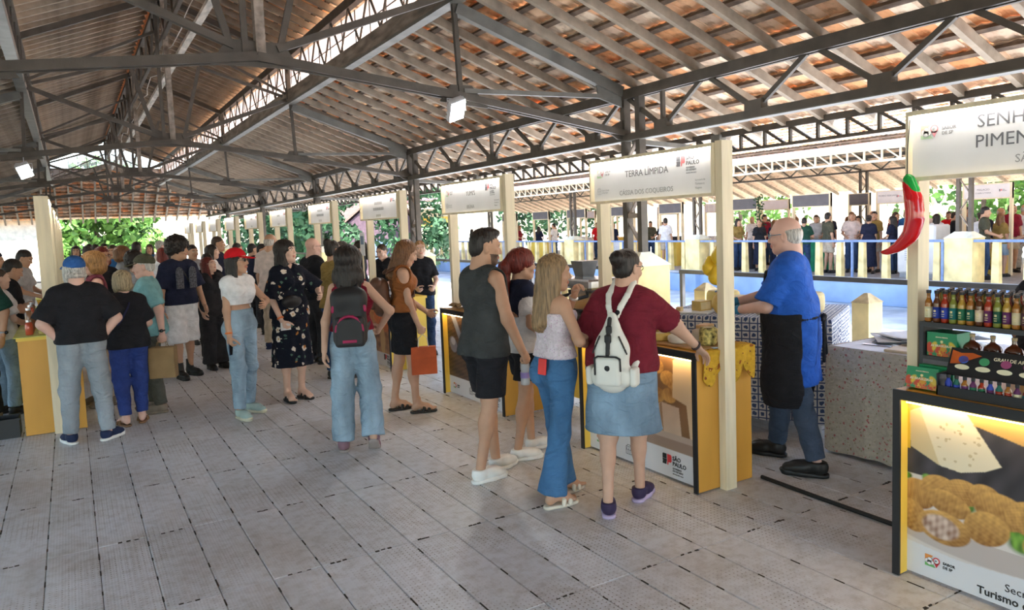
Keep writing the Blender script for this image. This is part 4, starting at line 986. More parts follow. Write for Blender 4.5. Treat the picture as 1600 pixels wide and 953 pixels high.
def person(label, cat_loc, phi, g, skin='light', hair=None, top=None, bottom=None, shoes=None, extra=(), group=None, lod=1, headgear=None, category='person', ground=0., beard=None, glasses=None, vox=None):
    """assemble a figure: body mesh plus clothing, hair, shoe and accessory children. phi: 0 = seen from behind, 90 = facing picture right, 180 = facing the camera"""
    x, y = cat_loc; v = vox or (.0125 if lod == 2 else .016 if lod == 1 else .024)
    aw = unit(V3(x, y, 0)); rt = V3(aw[1], -aw[0], 0); hd = aw*math.cos(math.radians(phi))+rt*math.sin(math.radians(phi))
    rz = math.atan2(-hd[0], hd[1])
    root = tag(empty('person', (x, y, ground), rz), label, category, group)
    q = g.k
    # body -------------------------------------------------------------
    s = SDF(); g.torso(s, -.006, .05); 
    for i in (0, 1): g.arm(s, i, 0, 2.); g.leg(s, i)
    s.limb(g.neck-g.up*.06*q, g.hc+g.HM@V3(0, -.03, -.06)*q, .062*q, .052*q, .03)
    co, qd = s.mesh(v); mi = np.zeros(len(qd), int)
    parts = [(co, qd, mi)]
    hco, hq, hmi, hcen = head_tpl(g.fem, lod > 0); hs = q*1.045
    m2 = hmi.copy()
    if beard:
        cc = hcen; bm = (cc[:, 2] < -.038) & (cc[:, 1] > .005) & (cc[:, 2] > -.115) & ~(((np.abs(cc[:, 0]) < .024) & (np.abs(cc[:, 2]+.060) < .012))) & (cc[:, 1] > .018-.3*(cc[:, 2]+.04)); m2[bm & (m2 == 0)] = 5
    parts.append((hco*hs@g.HM.T+g.hc, hq, m2))
    for i, sd in enumerate((1, -1)):
        pose, d, palm = g.hp[i]; hc, hqd = hand_tpl(pose); hc = hc*q*(.93 if g.fem else 1.02)
        # template: fingers -z, palm -x (right hand), thumb +y ; mirrored for the left hand
        zc = -d; xc = -palm; yc = np.cross(zc, xc)
        if sd > 0: B = np.stack([xc, yc, zc], 1); P = hc@B.T; qq = hqd
        else: B = np.stack([xc, -yc, zc], 1); P = hc@B.T; qq = hqd[:, ::-1]
        # make the thumb point forward-ish / inward consistently
        parts.append((P+g.wr[i], qq, np.zeros(len(qq), int)))
    bare = shoes and shoes.get('kind') in ('sandal', 'slide', 'bare')
    feet = []
    for i, f in enumerate((g.fr, g.fl)):
        # foot frame: on the ground, or pitched heel-up when lifted
        a = f[3]; pitch = f[4] if len(f) > 4 else 0.
        Mf = rotz(a)@rotx(-pitch); P0 = V3(f[0], f[1], f[2]); feet.append((Mf, P0, i))
        if bare:
            fc, fq = foot_tpl(); fc = fc*q
            if i == 1: fc = fc*V3(-1, 1, 1); fq = fq[:, ::-1]
            fc = fc+V3(0, 0, .022 if shoes['kind'] == 'sandal' else .008)
            parts.append((fc@Mf.T+P0, fq, np.zeros(len(fq), int)))
    off = 0; C_ = []; Q_ = []; M_ = []
    for c, qq, m in parts: C_.append(c); Q_.append(qq+off); M_.append(m); off += len(c)
    sk = skin_mat(skin); hm = hair[1] if hair else mat('brow_brown', (.06, .04, .03), .7)
    lips = mat('lips_'+skin, tuple(np.array(SKINS[skin])*np.array((.85, .58, .58))), .45, var=0)
    me = np_mesh('body', np.concatenate(C_), np.concatenate(Q_), [sk, lips, hm, mat('eye_white', (.75, .73, .70), .3, var=0), mat('iris_brown', (.03, .018, .012), .2, var=0), beard or hm], True, np.concatenate(M_))
    link('body', me, root)
    def put(name, cq, m, parent=root, label=None):
        me = np_mesh(name, cq[0], cq[1], [m] if not isinstance(m, list) else m, True); o = link(name, me, parent)
        if label: o['label'] = label
        return o
    g.root = root; g.put = put; g.vox = v; g.cap = headgear is not None and getattr(headgear, 'cover', True)
    if top: top(g)
    if bottom: bottom(g)
    if hair: hair[0](g, hair[1])
    if headgear: headgear(g)
    if glasses: glasses(g)
    if shoes:
        kd = shoes['kind']
        for Mf, P0, i in feet:
            mir = V3(-1, 1, 1) if i == 1 else V3(1, 1, 1)
            (cu, qu), (cs, qs) = sandal_tpl() if bare else shoe_tpl(kd); sc = q*shoes.get('s', 1.)
            if i == 1: qu = qu[:, ::-1]; qs = qs[:, ::-1]
            u = put('sandal' if bare else 'shoe', ((cu*sc*mir)@Mf.T+P0, qu), shoes['m']); put('sole', ((cs*sc*mir)@Mf.T+P0, qs), shoes['sole'], u)
    for e in extra: e(g)
    return root

# ---- clothing makers -------------------------------------------------
def shirt(m, hem=-.02, sleeve=.62, o=.016, flare=.012, neck=.0, name='shirt', deep=False, loose=.0, open_sides=False, amp=.0045, seed=1, collar=None, top_cut=None, arm_o=None, print_=None):
    def mk(g):
        s = SDF(); q = g.k; g.torso(s, o, .05, o+.016)
        if loose: s.limb(g.pel+V3(-.06*q, 0, hem*q), g.pel+V3(.06*q, 0, hem*q), (.115+loose)*q+g.fat, (.115+loose)*q+g.fat, .05, flat=(0, 1, 0), fs=.85).limb(g.pel+V3(-.05*q, 0, .12*q), g.pel+V3(.05*q, 0, .12*q), (.105+loose)*q+g.fat, (.105+loose)*q+g.fat, .05, flat=(0, 1, 0), fs=.85)
        if loose and hem < -.2:
            for sx in (-.06, .06): s.limb(g.pel+V3(sx*q, 0, hem*q), g.pel+V3(sx*q, 0, .12*q), (.115+loose)*q+g.fat, (.105+loose)*q+g.fat, .05, flat=(0, 1, 0), fs=.85)
        cuts = [(g.pel+V3(0, 0, hem*q), -g.up)]
        if sleeve:
            for i in (0, 1): g.arm(s, i, (arm_o if arm_o is not None else o)+.002, sleeve, .022, flare=flare)
        elif not top_cut:
            for i in (0, 1): s.limb(g.sh[i], g.sh[i]+(g.sh[i]-g.neck)*.5, .066*q, .066*q, .006, op='-') if open_sides else None
        s.ell(g.neck+g.up*(.052+neck)*q+g.R@V3(0, .03, 0)*q, (.066*q, .075*q, .06*q), .012, op='-')
        if deep: s.limb(g.neck+g.R@V3(0, .09, .03)*q, g.chest+g.R@V3(0, .15, .03)*q, .055*q, .012*q, .01, op='-')
        if top_cut is not None: cuts.append((g.pel+g.up*top_cut*q, g.up))
        ob = g.put(name, s.mesh(g.vox*.9, cuts, wrinkle(amp, 34, seed)), m)
        if sleeve and False: pass
        if collar:
            c = SDF()
            for sd in (-1, 1): c.limb(g.neck+g.R@V3(sd*.058, -.02, .012)*q, g.neck+g.R@V3(sd*.035, .085, -.035)*q, .022*q, .026*q, .01, flat=g.R@V3(sd*.5, .3, .8), fs=.45)
            c.limb(g.neck+g.R@V3(-.05, -.045, .02)*q, g.neck+g.R@V3(.05, -.045, .02)*q, .024*q, .024*q, .01)
            g.put('collar', c.mesh(.009), collar, ob)
        if print_: print_(g, ob)
    return mk
def pants(m, waist=.10, w=(.016, .022, .030), length=1.97, name='trousers', amp=.005, seed=2, belt=None, pockets=None):
    def mk(g):
        s = SDF(); q = g.k; g.torso(s, .012, .04)
        for i in (0, 1): g.leg(s, i, w, length, .03)
        cuts = [(g.pel+V3(0, 0, waist*q), g.up)]
        def dsp(P, base=wrinkle(amp, 40, seed)): return base(P)
        ob = g.put(name, s.mesh(g.vox*.95, cuts, dsp), m)
        if belt is not None:
            c = SDF(); g.torso(c, .017, .04); g.put('belt', c.mesh(g.vox, [(g.pel+V3(0, 0, waist*q-.002), g.up), (g.pel+V3(0, 0, waist*q-.038), -g.up)]), belt, ob)
        if pockets is not None:
            c0 = g.pel
            for sd in (-1, 1):
                d = SDF(); d.p = list(s.p); x = sd*(.078*q+g.fat*.3)
                g.put('pocket', d.mesh(.008, [(c0+V3(x-.055*q, 0, 0), (-1, 0, 0)), (c0+V3(x+.055*q, 0, 0), (1, 0, 0)), (c0+V3(0, 0, -.125*q), (0, 0, -1)), (c0+V3(0, 0, -.005*q), (0, 0, 1)), (c0+V3(0, -.03, 0), (0, 1, 0))], lambda P: dsp(P)-.0035), pockets, ob)
    return mk
def shorts(m, waist=.08, length=.8, w=(.022, .035), name='shorts', seed=3):
    def mk(g):
        s = SDF(); q = g.k; g.torso(s, .016, .04); cuts = [(g.pel+V3(0, 0, waist*q), g.up)]
        for i in (0, 1):
            h, kn, an = g.hip[i], g.knee[i], g.ank[i]
            if length <= 1: e = h+(kn-h)*(length+.12); s.limb(h, e, .085*q+w[0]+g.fat*.4, .068*q+w[1]+g.fat*.3, .02)
            else: s.limb(h, kn, .085*q+w[0], .066*q+w[1], .02).limb(kn, kn+(an-kn)*(length-1+.1), .066*q+w[1], .064*q+w[1], .02)
        z = (g.hip[0][2]-(g.hip[0][2]-g.knee[0][2])*length) if length <= 1 else g.knee[0][2]-(g.knee[0][2]-g.ank[0][2])*(length-1)
        cuts.append(((0, 0, z), (0, 0, -1))); g.put(name, s.mesh(g.vox*.95, cuts, wrinkle(.005, 30, seed)), m)
    return mk
def skirt(m, waist=.12, hem=-.36, r0=.13, r1=.20, fs=.8, name='skirt', folds=0., n=9, cy=-.01, pockets=None):
    def mk(g):
        s = SDF(); q = g.k; g.torso(s, .010, .04); c = g.pel
        mid = (g.knee[0]+g.knee[1])/2
        b = V3(c[0]*.4+mid[0]*.6, c[1]*.5+mid[1]*.5, c[2]+hem*q-.03)
        s.limb(c+V3(-.03*q, cy*q, .03*q), V3(b[0]-.03*q, b[1]+cy*q, b[2]), r0*q+g.fat*.8, r1*q+g.fat*.6, .04, flat=(0, 1, 0), fs=fs).limb(c+V3(.03*q, cy*q, .03*q), V3(b[0]+.03*q, b[1]+cy*q, b[2]), r0*q+g.fat*.8, r1*q+g.fat*.6, .04, flat=(0, 1, 0), fs=fs)
        for i in (0, 1): s.limb(g.hip[i], g.knee[i], .083*q+.018+g.fat*.5, .056*q+.022+g.fat*.3, .04)
        fd = vfold(folds, n, (c[0], c[1])); wr = wrinkle(.004, 26, 5)
        F_, lo_, ax_ = s.field(g.vox*.95) if pockets else (None, None, None)
        ob = g.put(name, s.mesh(g.vox*.95, [(c+V3(0, 0, waist*q), g.up), (c+V3(0, 0, hem*q), (0, 0, -1))], lambda P: wr(P)+fd(P)*np.clip((c[2]-P[:, 2])/.4, 0, 1)), m)
        if pockets:
            # back pockets, centre seam and hem stitched onto the surface: thin shells of the same field
            def shell(nm, x0, x1, z0, z1, o=.0035, back=True):
                d = SDF(); d.p = list(s.p); cu = [(c+V3(x0, 0, 0), (-1, 0, 0)), (c+V3(x1, 0, 0), (1, 0, 0)), (c+V3(0, 0, z0), (0, 0, -1)), (c+V3(0, 0, z1), (0, 0, 1))]+([(c+V3(0, -.02, 0), (0, 1, 0))] if back else [])
                g.put(nm, d.mesh(.008, cu, lambda P: wr(P)-o), pockets, ob)
            for sd in (-1, 1): shell('pocket', sd*.105-.062, sd*.105+.062, -.21*q, -.05*q)
            shell('seam', -.006, .006, hem*q+.002, waist*q-.002); shell('waistband', -.6, .6, waist*q-.035, waist*q-.002, .004, False); shell('hem', -.6, .6, hem*q+.001, hem*q+.016, .003, False)
    return mk
def both(*fs):
    def mk(g):
        for f in fs: f(g)
    return mk

# ---- hair (head frame: z up, y forward) ---------------------------------
def hair_sdf(g, prims, m, disp=None, cuts=(), vox=.009, name='hair'):
    if g.cap: cuts = list(cuts)+[((0, 0, .050), (0, -.18, 1))]
    s = SDF(); q = g.k; M = g.HM
    for p in prims:
        if p[0] == 'e': s.ell(g.hc+M@(V3(*p[1])*q), V3(*p[2])*q, p[3] if len(p) > 3 else .02, M=M, op=p[4] if len(p) > 4 else '+')
        else: s.limb(g.hc+M@(V3(*p[1])*q), g.hc+M@(V3(*p[2])*q) if len(p) < 7 or p[6] != 'w' else g.hc+M@(V3(*p[1])*q)+V3(*p[2])*q, p[3]*q, p[4]*q, p[5] if len(p) > 5 else .02)
    cc = [(g.hc+M@(V3(*c)*q), M@V3(*n)) for c, n in cuts]
    d = None
    if disp: d = lambda P: disp(((P-g.hc)@M)/q)
    return g.put(name, s.mesh(vox if g.vox < .02 else .014, cc, d), m)
FACE_CUT = ('e', (0, .125, -.045), (.062, .075, .098), .012, '-')
def strands(amp=.004, n=34):
    return lambda P: amp*(np.sin(n*np.arctan2(P[:, 1]+.01, P[:, 0])+7*np.sin(9*P[:, 2]))+.5*np.sin(2.3*n*np.arctan2(P[:, 1]+.01, P[:, 0])+30*P[:, 2]))*.6
def curls(amp=.010, f=75.):
    return lambda P: amp*(np.sin(f*P[:, 0]+3*np.sin(f*.6*P[:, 2]))*np.sin(f*P[:, 1]+2*np.sin(f*.5*P[:, 0]))*np.sin(f*P[:, 2]))-.002
def h_short(g, m, top=.012, side=.006):
    hair_sdf(g, [('e', (0, -.018, .045), (.076+side, .094+side, .082+top)), ('e', (0, -.05, -.01), (.070+side, .062+side, .07)), ('e', (0, .125, -.035), (.075, .075, .092), .01, '-'), ('e', (0, .03, -.085), (.10, .10, .08), .01, '-')], m, strands(.003))
def h_quiff(g, m):
    hair_sdf(g, [('e', (0, -.018, .045), (.080, .098, .088)), ('e', (0, .02, .105), (.062, .075, .035)), ('e', (0, -.055, -.01), (.072, .060, .075)), ('e', (0, .130, -.035), (.075, .075, .095), .01, '-'), ('e', (0, .04, -.085), (.10, .10, .08), .01, '-')], m, strands(.004))
def h_long(g, m, length=.34, w=.062, back=-.05, side=True, fringe=True, vol=0.):
    pr = [('e', (0, -.018-vol*.3, .042), (.083+vol, .103+vol, .089+vol*.7)), ('l', (0, -.06, .02), (0, back-.03, -length), .072, w), ('l', (-.035, -.045, .02), (-.05, back, -length*.93), .055, w*.8), ('l', (.035, -.045, .02), (.05, back, -length*.93), .055, w*.8)]
    if side: pr += [('l', (-.066, .01, .02), (-.078, .0, -length*.7), .022, .030), ('l', (.066, .01, .02), (.078, .0, -length*.7), .022, .030)]
    if vol: pr += [('e', (0, -.05, -length*.45), (.085+vol*1.6, .065+vol, length*.5), .03)]
    hair_sdf(g, pr+[('e', (0, .128, -.05), (.060, .080, .100), .012, '-')], m, strands(.006, 26))
def h_bob(g, m, vol=.02, length=.13):
    hair_sdf(g, [('e', (0, -.018, .040), (.078+vol, .098+vol, .086+vol*.7)), ('e', (0, -.045, -.045), (.080+vol, .070+vol, length-.03)), ('e', (-.07, .005, -.03), (.026, .045, .085)), ('e', (.07, .005, -.03), (.026, .045, .085)), ('e', (0, .130, -.055), (.056, .080, .098), .012, '-')], m, lambda P: strands(.005)(P)+.5*curls(.006, 45)(P))
def h_curly(g, m, vol=.045):
    hair_sdf(g, [('e', (0, -.020, .060), (.082+vol, .098+vol, .086+vol)), ('e', (0, -.055, -.01), (.072+vol*.8, .058+vol, .07)), ('e', (0, .145, -.045), (.075, .085, .100), .012, '-'), ('e', (0, .05, -.10), (.12, .11, .08), .01, '-')], m, curls(.017, 85))
def h_bun(g, m, at=(0, -.12, .06), r=.045):
    hair_sdf(g, [('e', (0, -.018, .042), (.080, .099, .086)), ('e', (0, -.05, -.015), (.072, .058, .07)), ('e', at, (r, r, r)), ('e', (0, .128, -.04), (.066, .080, .098), .012, '-'), ('e', (0, .03, -.095), (.10, .10, .08), .01, '-')], m, strands(.004))
def h_pony(g, m, length=.25, vol=.012):
    hair_sdf(g, [('e', (0, -.018, .042), (.080+vol, .099+vol, .086+vol)), ('e', (0, -.05, -.015), (.072+vol, .060, .07)), ('l', (0, -.10, .06), (0, -.155, -.02), .035, .048), ('l', (0, -.155, -.02), (0, -.13, -length), .048, .022), ('e', (0, .128, -.04), (.066, .080, .098), .012, '-'), ('e', (0, .03, -.095), (.10, .10, .08), .01, '-')], m, strands(.006, 24))
def h_fringe(g, m):
    """balding: hair only round the back and sides"""
    hair_sdf(g, [('e', (0, -.022, .010), (.083, .096, .066)), ('e', (0, -.05, -.02), (.076, .060, .06)), ('e', (0, .10, .0), (.09, .09, .14), .01, '-'), ('e', (0, .0, .11), (.078, .14, .060), .015, '-'), ('e', (0, .03, -.10), (.10, .10, .085), .01, '-')], m, strands(.002))
def cap(m, brim=True, peak=None, back=False):
    def mk(g):
        s = SDF(); q = g.k; M = g.HM
        s.ell(g.hc+M@(V3(0, -.018, .050)*q), V3(.090, .112, .092)*q, .01, M=M)
        o = g.put('cap', s.mesh(.009, [(g.hc+M@(V3(0, 0, .040)*q), M@V3(0, .18, -1))]), m)
        sg = -1 if back else 1
        b = SDF(); b.limb(g.hc+M@(V3(-.03, sg*.075, .042)*q), g.hc+M@(V3(-.022, sg*.150, .028)*q), .05*q, .045*q, .02, flat=M@V3(0, .15, 1), fs=.16).limb(g.hc+M@(V3(.03, sg*.075, .042)*q), g.hc+M@(V3(.022, sg*.150, .028)*q), .05*q, .045*q, .02, flat=M@V3(0, .15, 1), fs=.16)
        g.put('peak', b.mesh(.007), peak or m, o)
        t = SDF(); t.ell(g.hc+M@(V3(0, -.018, .136)*q), V3(.009, .009, .006)*q); g.put('button', t.mesh(.005), m, o)
    return mk
def specs(m, dark=False):
    def mk(g):
        q = g.k; M = g.HM; b = MB(); P = lambda x, y, z: tuple(g.hc+M@(V3(x, y, z)*q))
        for sd in (-1, 1):
            b.tube([P(sd*.031+.021*math.cos(a), .103-.004*abs(math.cos(a)), .006+.015*math.sin(a)) for a in np.linspace(0, 2*PI, 13)], .0022, 5); b.tube([P(sd*.052, .100, .010), P(sd*.080, .06, .012), P(sd*.082, -.005, .012)], .0022, 5)
        b.tube([P(-.010, .104, .010), P(.010, .104, .010)], .0022, 5); o = b.build('glasses', m, g.root)
        if dark:
            l = MB()
            for sd in (-1, 1): l.prism([P(sd*.031+.021*math.cos(a), .101, .006+.015*math.sin(a)) for a in np.linspace(0, 2*PI, 12)[:-1]], tuple(M@V3(0, .002, 0)))
            l.build('lens', mat('dark_lens', (.012, .01, .01), .1), o)
    return mk
# ================================================================== visitors and vendors
def spot_mat(name, base, spots, rough=.85):
    """cloth with scattered printed flowers: list of (cell scale, radius, colour, centre colour)"""
    if name in MATS: return MATS[name]
    m, nt, p = new_mat(name); L = nt.links.new; tc = N(nt, 'ShaderNodeTexCoord'); out = None
    n0 = N(nt, 'ShaderNodeTexNoise', ins={'Scale': 40., 'Detail': 2.}); L(tc.outputs['Object'], n0.inputs[0])
    base_r = ramp(nt, n0.outputs[0], [(.3, [x*.8 for x in base]), (.7, base)]); out = base_r.outputs[0]
    for i, (sc, rad, c, c2) in enumerate(spots):
        mp = N(nt, 'ShaderNodeMapping', ins={'Location': (i*3.3, i*1.7, i*2.1)}); L(tc.outputs['Object'], mp.inputs[0])
        nn = N(nt, 'ShaderNodeTexNoise', ins={'Scale': sc*3.2, 'Detail': 1.}); L(mp.outputs[0], nn.inputs[0])
        vo = N(nt, 'ShaderNodeTexVoronoi', ins={'Scale': sc, 'Randomness': .9}); L(mp.outputs[0], vo.inputs[0])
        ad = N(nt, 'ShaderNodeMath', operation='MULTIPLY_ADD', ins={1: .5}); L(nn.outputs[0], ad.inputs[0]); L(vo.outputs['Distance'], ad.inputs[2])
        msk = ramp(nt, ad.outputs[0], [(rad+.25-.01, (1, 1, 1)), (rad+.25+.015, (0, 0, 0))])
        cr = ramp(nt, vo.outputs['Distance'], [(rad*.28, c2), (rad*.42, c)])
        mx = N(nt, 'ShaderNodeMix', data_type='RGBA'); L(msk.outputs[0], mx.inputs[0]); L(out, mx.inputs[6]); L(cr.outputs[0], mx.inputs[7]); out = mx.outputs[2]
    L(out, p.inputs['Base Color']); p.inputs['Roughness'].default_value = rough; p.inputs['Specular IOR Level'].default_value = .2
    folds(nt, p, tc.outputs['Object'], .5); MATS[name] = m; return m
def denim(name, c, lo=.7, hi=1.35):
    if name in MATS: return MATS[name]
    m, nt, p = new_mat(name); L = nt.links.new; tc = N(nt, 'ShaderNodeTexCoord'); mp = N(nt, 'ShaderNodeMapping', ins={'Scale': (1, 1, .45)}); L(tc.outputs['Object'], mp.inputs[0])
    n = N(nt, 'ShaderNodeTexNoise', ins={'Scale': 6., 'Detail': 5.}); L(mp.outputs[0], n.inputs[0]); r = ramp(nt, n.outputs[0], [(.32, [x*lo for x in c]), (.68, [min(1, x*hi) for x in c])])
    w = N(nt, 'ShaderNodeTexNoise', ins={'Scale': 260., 'Detail': 1.}); L(tc.outputs['Object'], w.inputs[0]); b = N(nt, 'ShaderNodeBump', ins={'Strength': .25, 'Distance': .004}); L(w.outputs[0], b.inputs['Height'])
    L(b.outputs[0], p.inputs['Normal']); folds(nt, p, tc.outputs['Object'], .7); L(r.outputs[0], p.inputs['Base Color']); p.inputs['Roughness'].default_value = .8; p.inputs['Specular IOR Level'].default_value = .2; MATS[name] = m; return m
blk = cloth('black_cotton', (.016, .016, .020)); blk2 = cloth('washed_black_cotton', (.030, .030, .034)); navy = cloth('navy_cotton', (.016, .020, .045)); wht = cloth('white_cotton', (.76, .76, .78)); maroon = cloth('maroon_cotton', (.17, .016, .030))
char = cloth('charcoal_cotton', (.050, .054, .055), var=.18, scale=5); aqua = cloth('aqua_pique', (.20, .42, .45)); rust = cloth('rust_satin', (.30, .10, .026), .5); cobalt = cloth('cobalt_cotton', (.022, .11, .50)); royal = cloth('royal_blue_cotton', (.03, .055, .22))
burg = cloth('burgundy_cotton', (.20, .010, .026)); dkgreen = cloth('dark_green_cotton', (.012, .05, .038)); must = cloth('mustard_cotton', (.30, .20, .06)); pinkw = cloth('pale_pink_linen', (.72, .60, .55)); beige = cloth('beige_cotton', (.50, .42, .32)); stone = cloth('stone_cotton', (.62, .60, .55)); grey_c = cloth('grey_cotton', (.20, .21, .23)); olive = cloth('olive_cotton', (.075, .075, .05)); slate = cloth('slate_work_cloth', (.055, .08, .13))
red_c = cloth('red_cotton', (.62, .012, .020)); teal_c = cloth('blue_cotton', (.03, .12, .30)); lgr = cloth('light_grey_cotton', (.42, .43, .45)); orng = cloth('orange_cotton', (.75, .22, .03)); sage = cloth('forest_green_cotton', (.02, .07, .045))
jean_l = denim('light_washed_denim', (.25, .345, .43)); jean_m = denim('mid_blue_denim', (.055, .15, .30), .8, 1.2); jean_g = denim('faded_grey_denim', (.28, .32, .36), .8, 1.2); jean_s = denim('sky_denim', (.19, .28, .375)); jean_k = denim('black_denim', (.028, .028, .032), .7, 1.5); jean_d = denim('dark_blue_denim', (.03, .06, .13))
hb = hair_mat('black_hair', (.020, .015, .013)); hd = hair_mat('dark_brown_hair', (.045, .026, .017)); hbr = hair_mat('chestnut_hair', (.17, .075, .030)); hbl = hair_mat('highlighted_blond_hair', (.24, .155, .08)); hrd = hair_mat('dyed_red_hair', (.14, .018, .012)); hgr = hair_mat('grey_white_hair', (.48, .46, .43)); hgb = hair_mat('greying_blond_hair', (.33, .26, .16)); hau = hair_mat('auburn_blond_hair', (.33, .17, .06)); stub = mat('dark_stubble', (.10, .06, .042), .7)
whs = mat('white_shoe_leather', (.76, .76, .74), .5); wso = mat('white_shoe_sole', (.80, .80, .78), .6); bsh = mat('black_shoe_leather', (.018, .017, .017), .45); nsh = mat('navy_knit_shoe', (.012, .022, .07), .8); gsh = mat('sage_suede_shoe', (.36, .46, .43), .8); gso = mat('cream_gum_sole', (.60, .56, .42), .6); tsh = mat('taupe_shoe', (.22, .18, .14), .8); psh = mat('mauve_canvas_shoe', (.24, .13, .16), .8); prs = mat('dark_purple_mesh_shoe', (.035, .022, .07), .7); lil = mat('lilac_shoe_foam', (.52, .42, .62), .6); crm = mat('cream_strap_leather', (.72, .66, .55), .5); brs = mat('brown_cork', (.22, .12, .06), .7)
sneak = {'kind': 'sneaker', 'm': whs, 'sole': wso}; blkshoe = {'kind': 'sneaker', 'm': bsh, 'sole': bsh}; birk = {'kind': 'sandal', 'm': bsh, 'sole': bsh, 's': 1.0}
gl_b = mat('black_glasses_frame', (.015, .015, .015), .3); gl_t = mat('teal_glasses_frame', (.02, .22, .38), .3)

def frame_of(loc, phi):
    aw = unit(V3(loc[0], loc[1], 0)); rt = V3(aw[1], -aw[0], 0); h = aw*math.cos(math.radians(phi))+rt*math.sin(math.radians(phi)); return math.atan2(-h[0], h[1])
def feet_of(R, L, phi, ar=-.12, al=.12, lr=0., ll=0., pr=0., pl=0., back=.0):
    loc = ((R[0]+L[0])/2, (R[1]+L[1])/2); rz = frame_of(loc, phi); out = []
    for P, a, l, p in ((R, ar, lr, pr), (L, al, ll, pl)):
        d = rotz(-rz)@V3(P[0]-loc[0], P[1]-loc[1], 0); out.append((d[0], d[1]+back, l, a, p))
    return loc, tuple(out)
def world_obj(g, name, label, cat, group=None):
    """a carried thing: own top-level Empty in the wearer's frame"""
    return tag(empty(name, tuple(g.root.location), g.root.rotation_euler.z), label, cat, group)
def add(parent, name, cq, m): return link(name, np_mesh(name, cq[0], cq[1], m if isinstance(m, list) else [m], True), parent)
def band(m, i=0, name='wristband'):
    def f(g):
        d = unit(g.wr[i]-g.el[i]); s = SDF(); s.limb(g.wr[i]-d*.035, g.wr[i]-d*.018, .036*g.k, .035*g.k, .003, cap=True); g.put(name, s.mesh(.007), m)
    return f
def watch(m, i=0):
    def f(g): band(m, i, 'watch_strap')(g); d = unit(g.wr[i]-g.el[i]); s = SDF(); s.ell(g.wr[i]-d*.028-g.hp[i][2]*.034, (.019, .019, .019), .004); g.put('watch', s.mesh(.006), mat('dark_watch_face', (.03, .035, .04), .25, .6))
    return f
def strap(m, a=1, w=.016, name='bag_strap', bag=None, front=True):
    """cross-body strap from one shoulder to the opposite hip"""
    def f(g):
        q = g.k; s0 = g.sh[0 if a > 0 else 1]*.5+g.neck*.5+g.up*.035*q; hp = g.pel+V3(-a*.165*q-a*g.fat*.6, 0, .06*q); s = SDF()
        for sd in (-1, 1):
            off = (.125*q+g.fat*.9)*sd
            pts = [s0, s0*.72+hp*.28+V3(0, off*1.05, 0), s0*.4+hp*.6+V3(0, off*1.05, 0), hp]
            for u, v in zip(pts, pts[1:]): s.limb(u, v, w*q, w*q, .006, flat=(0, 1, 0), fs=.45)
        g.put(name, s.mesh(.008), m)
        if bag is not None:
            b = SDF(); b.box(hp+V3(-a*.03, .05, -.10*q), (.035, .085, .065), .02); g.put('shoulder_bag', b.mesh(.009), bag)
    return f
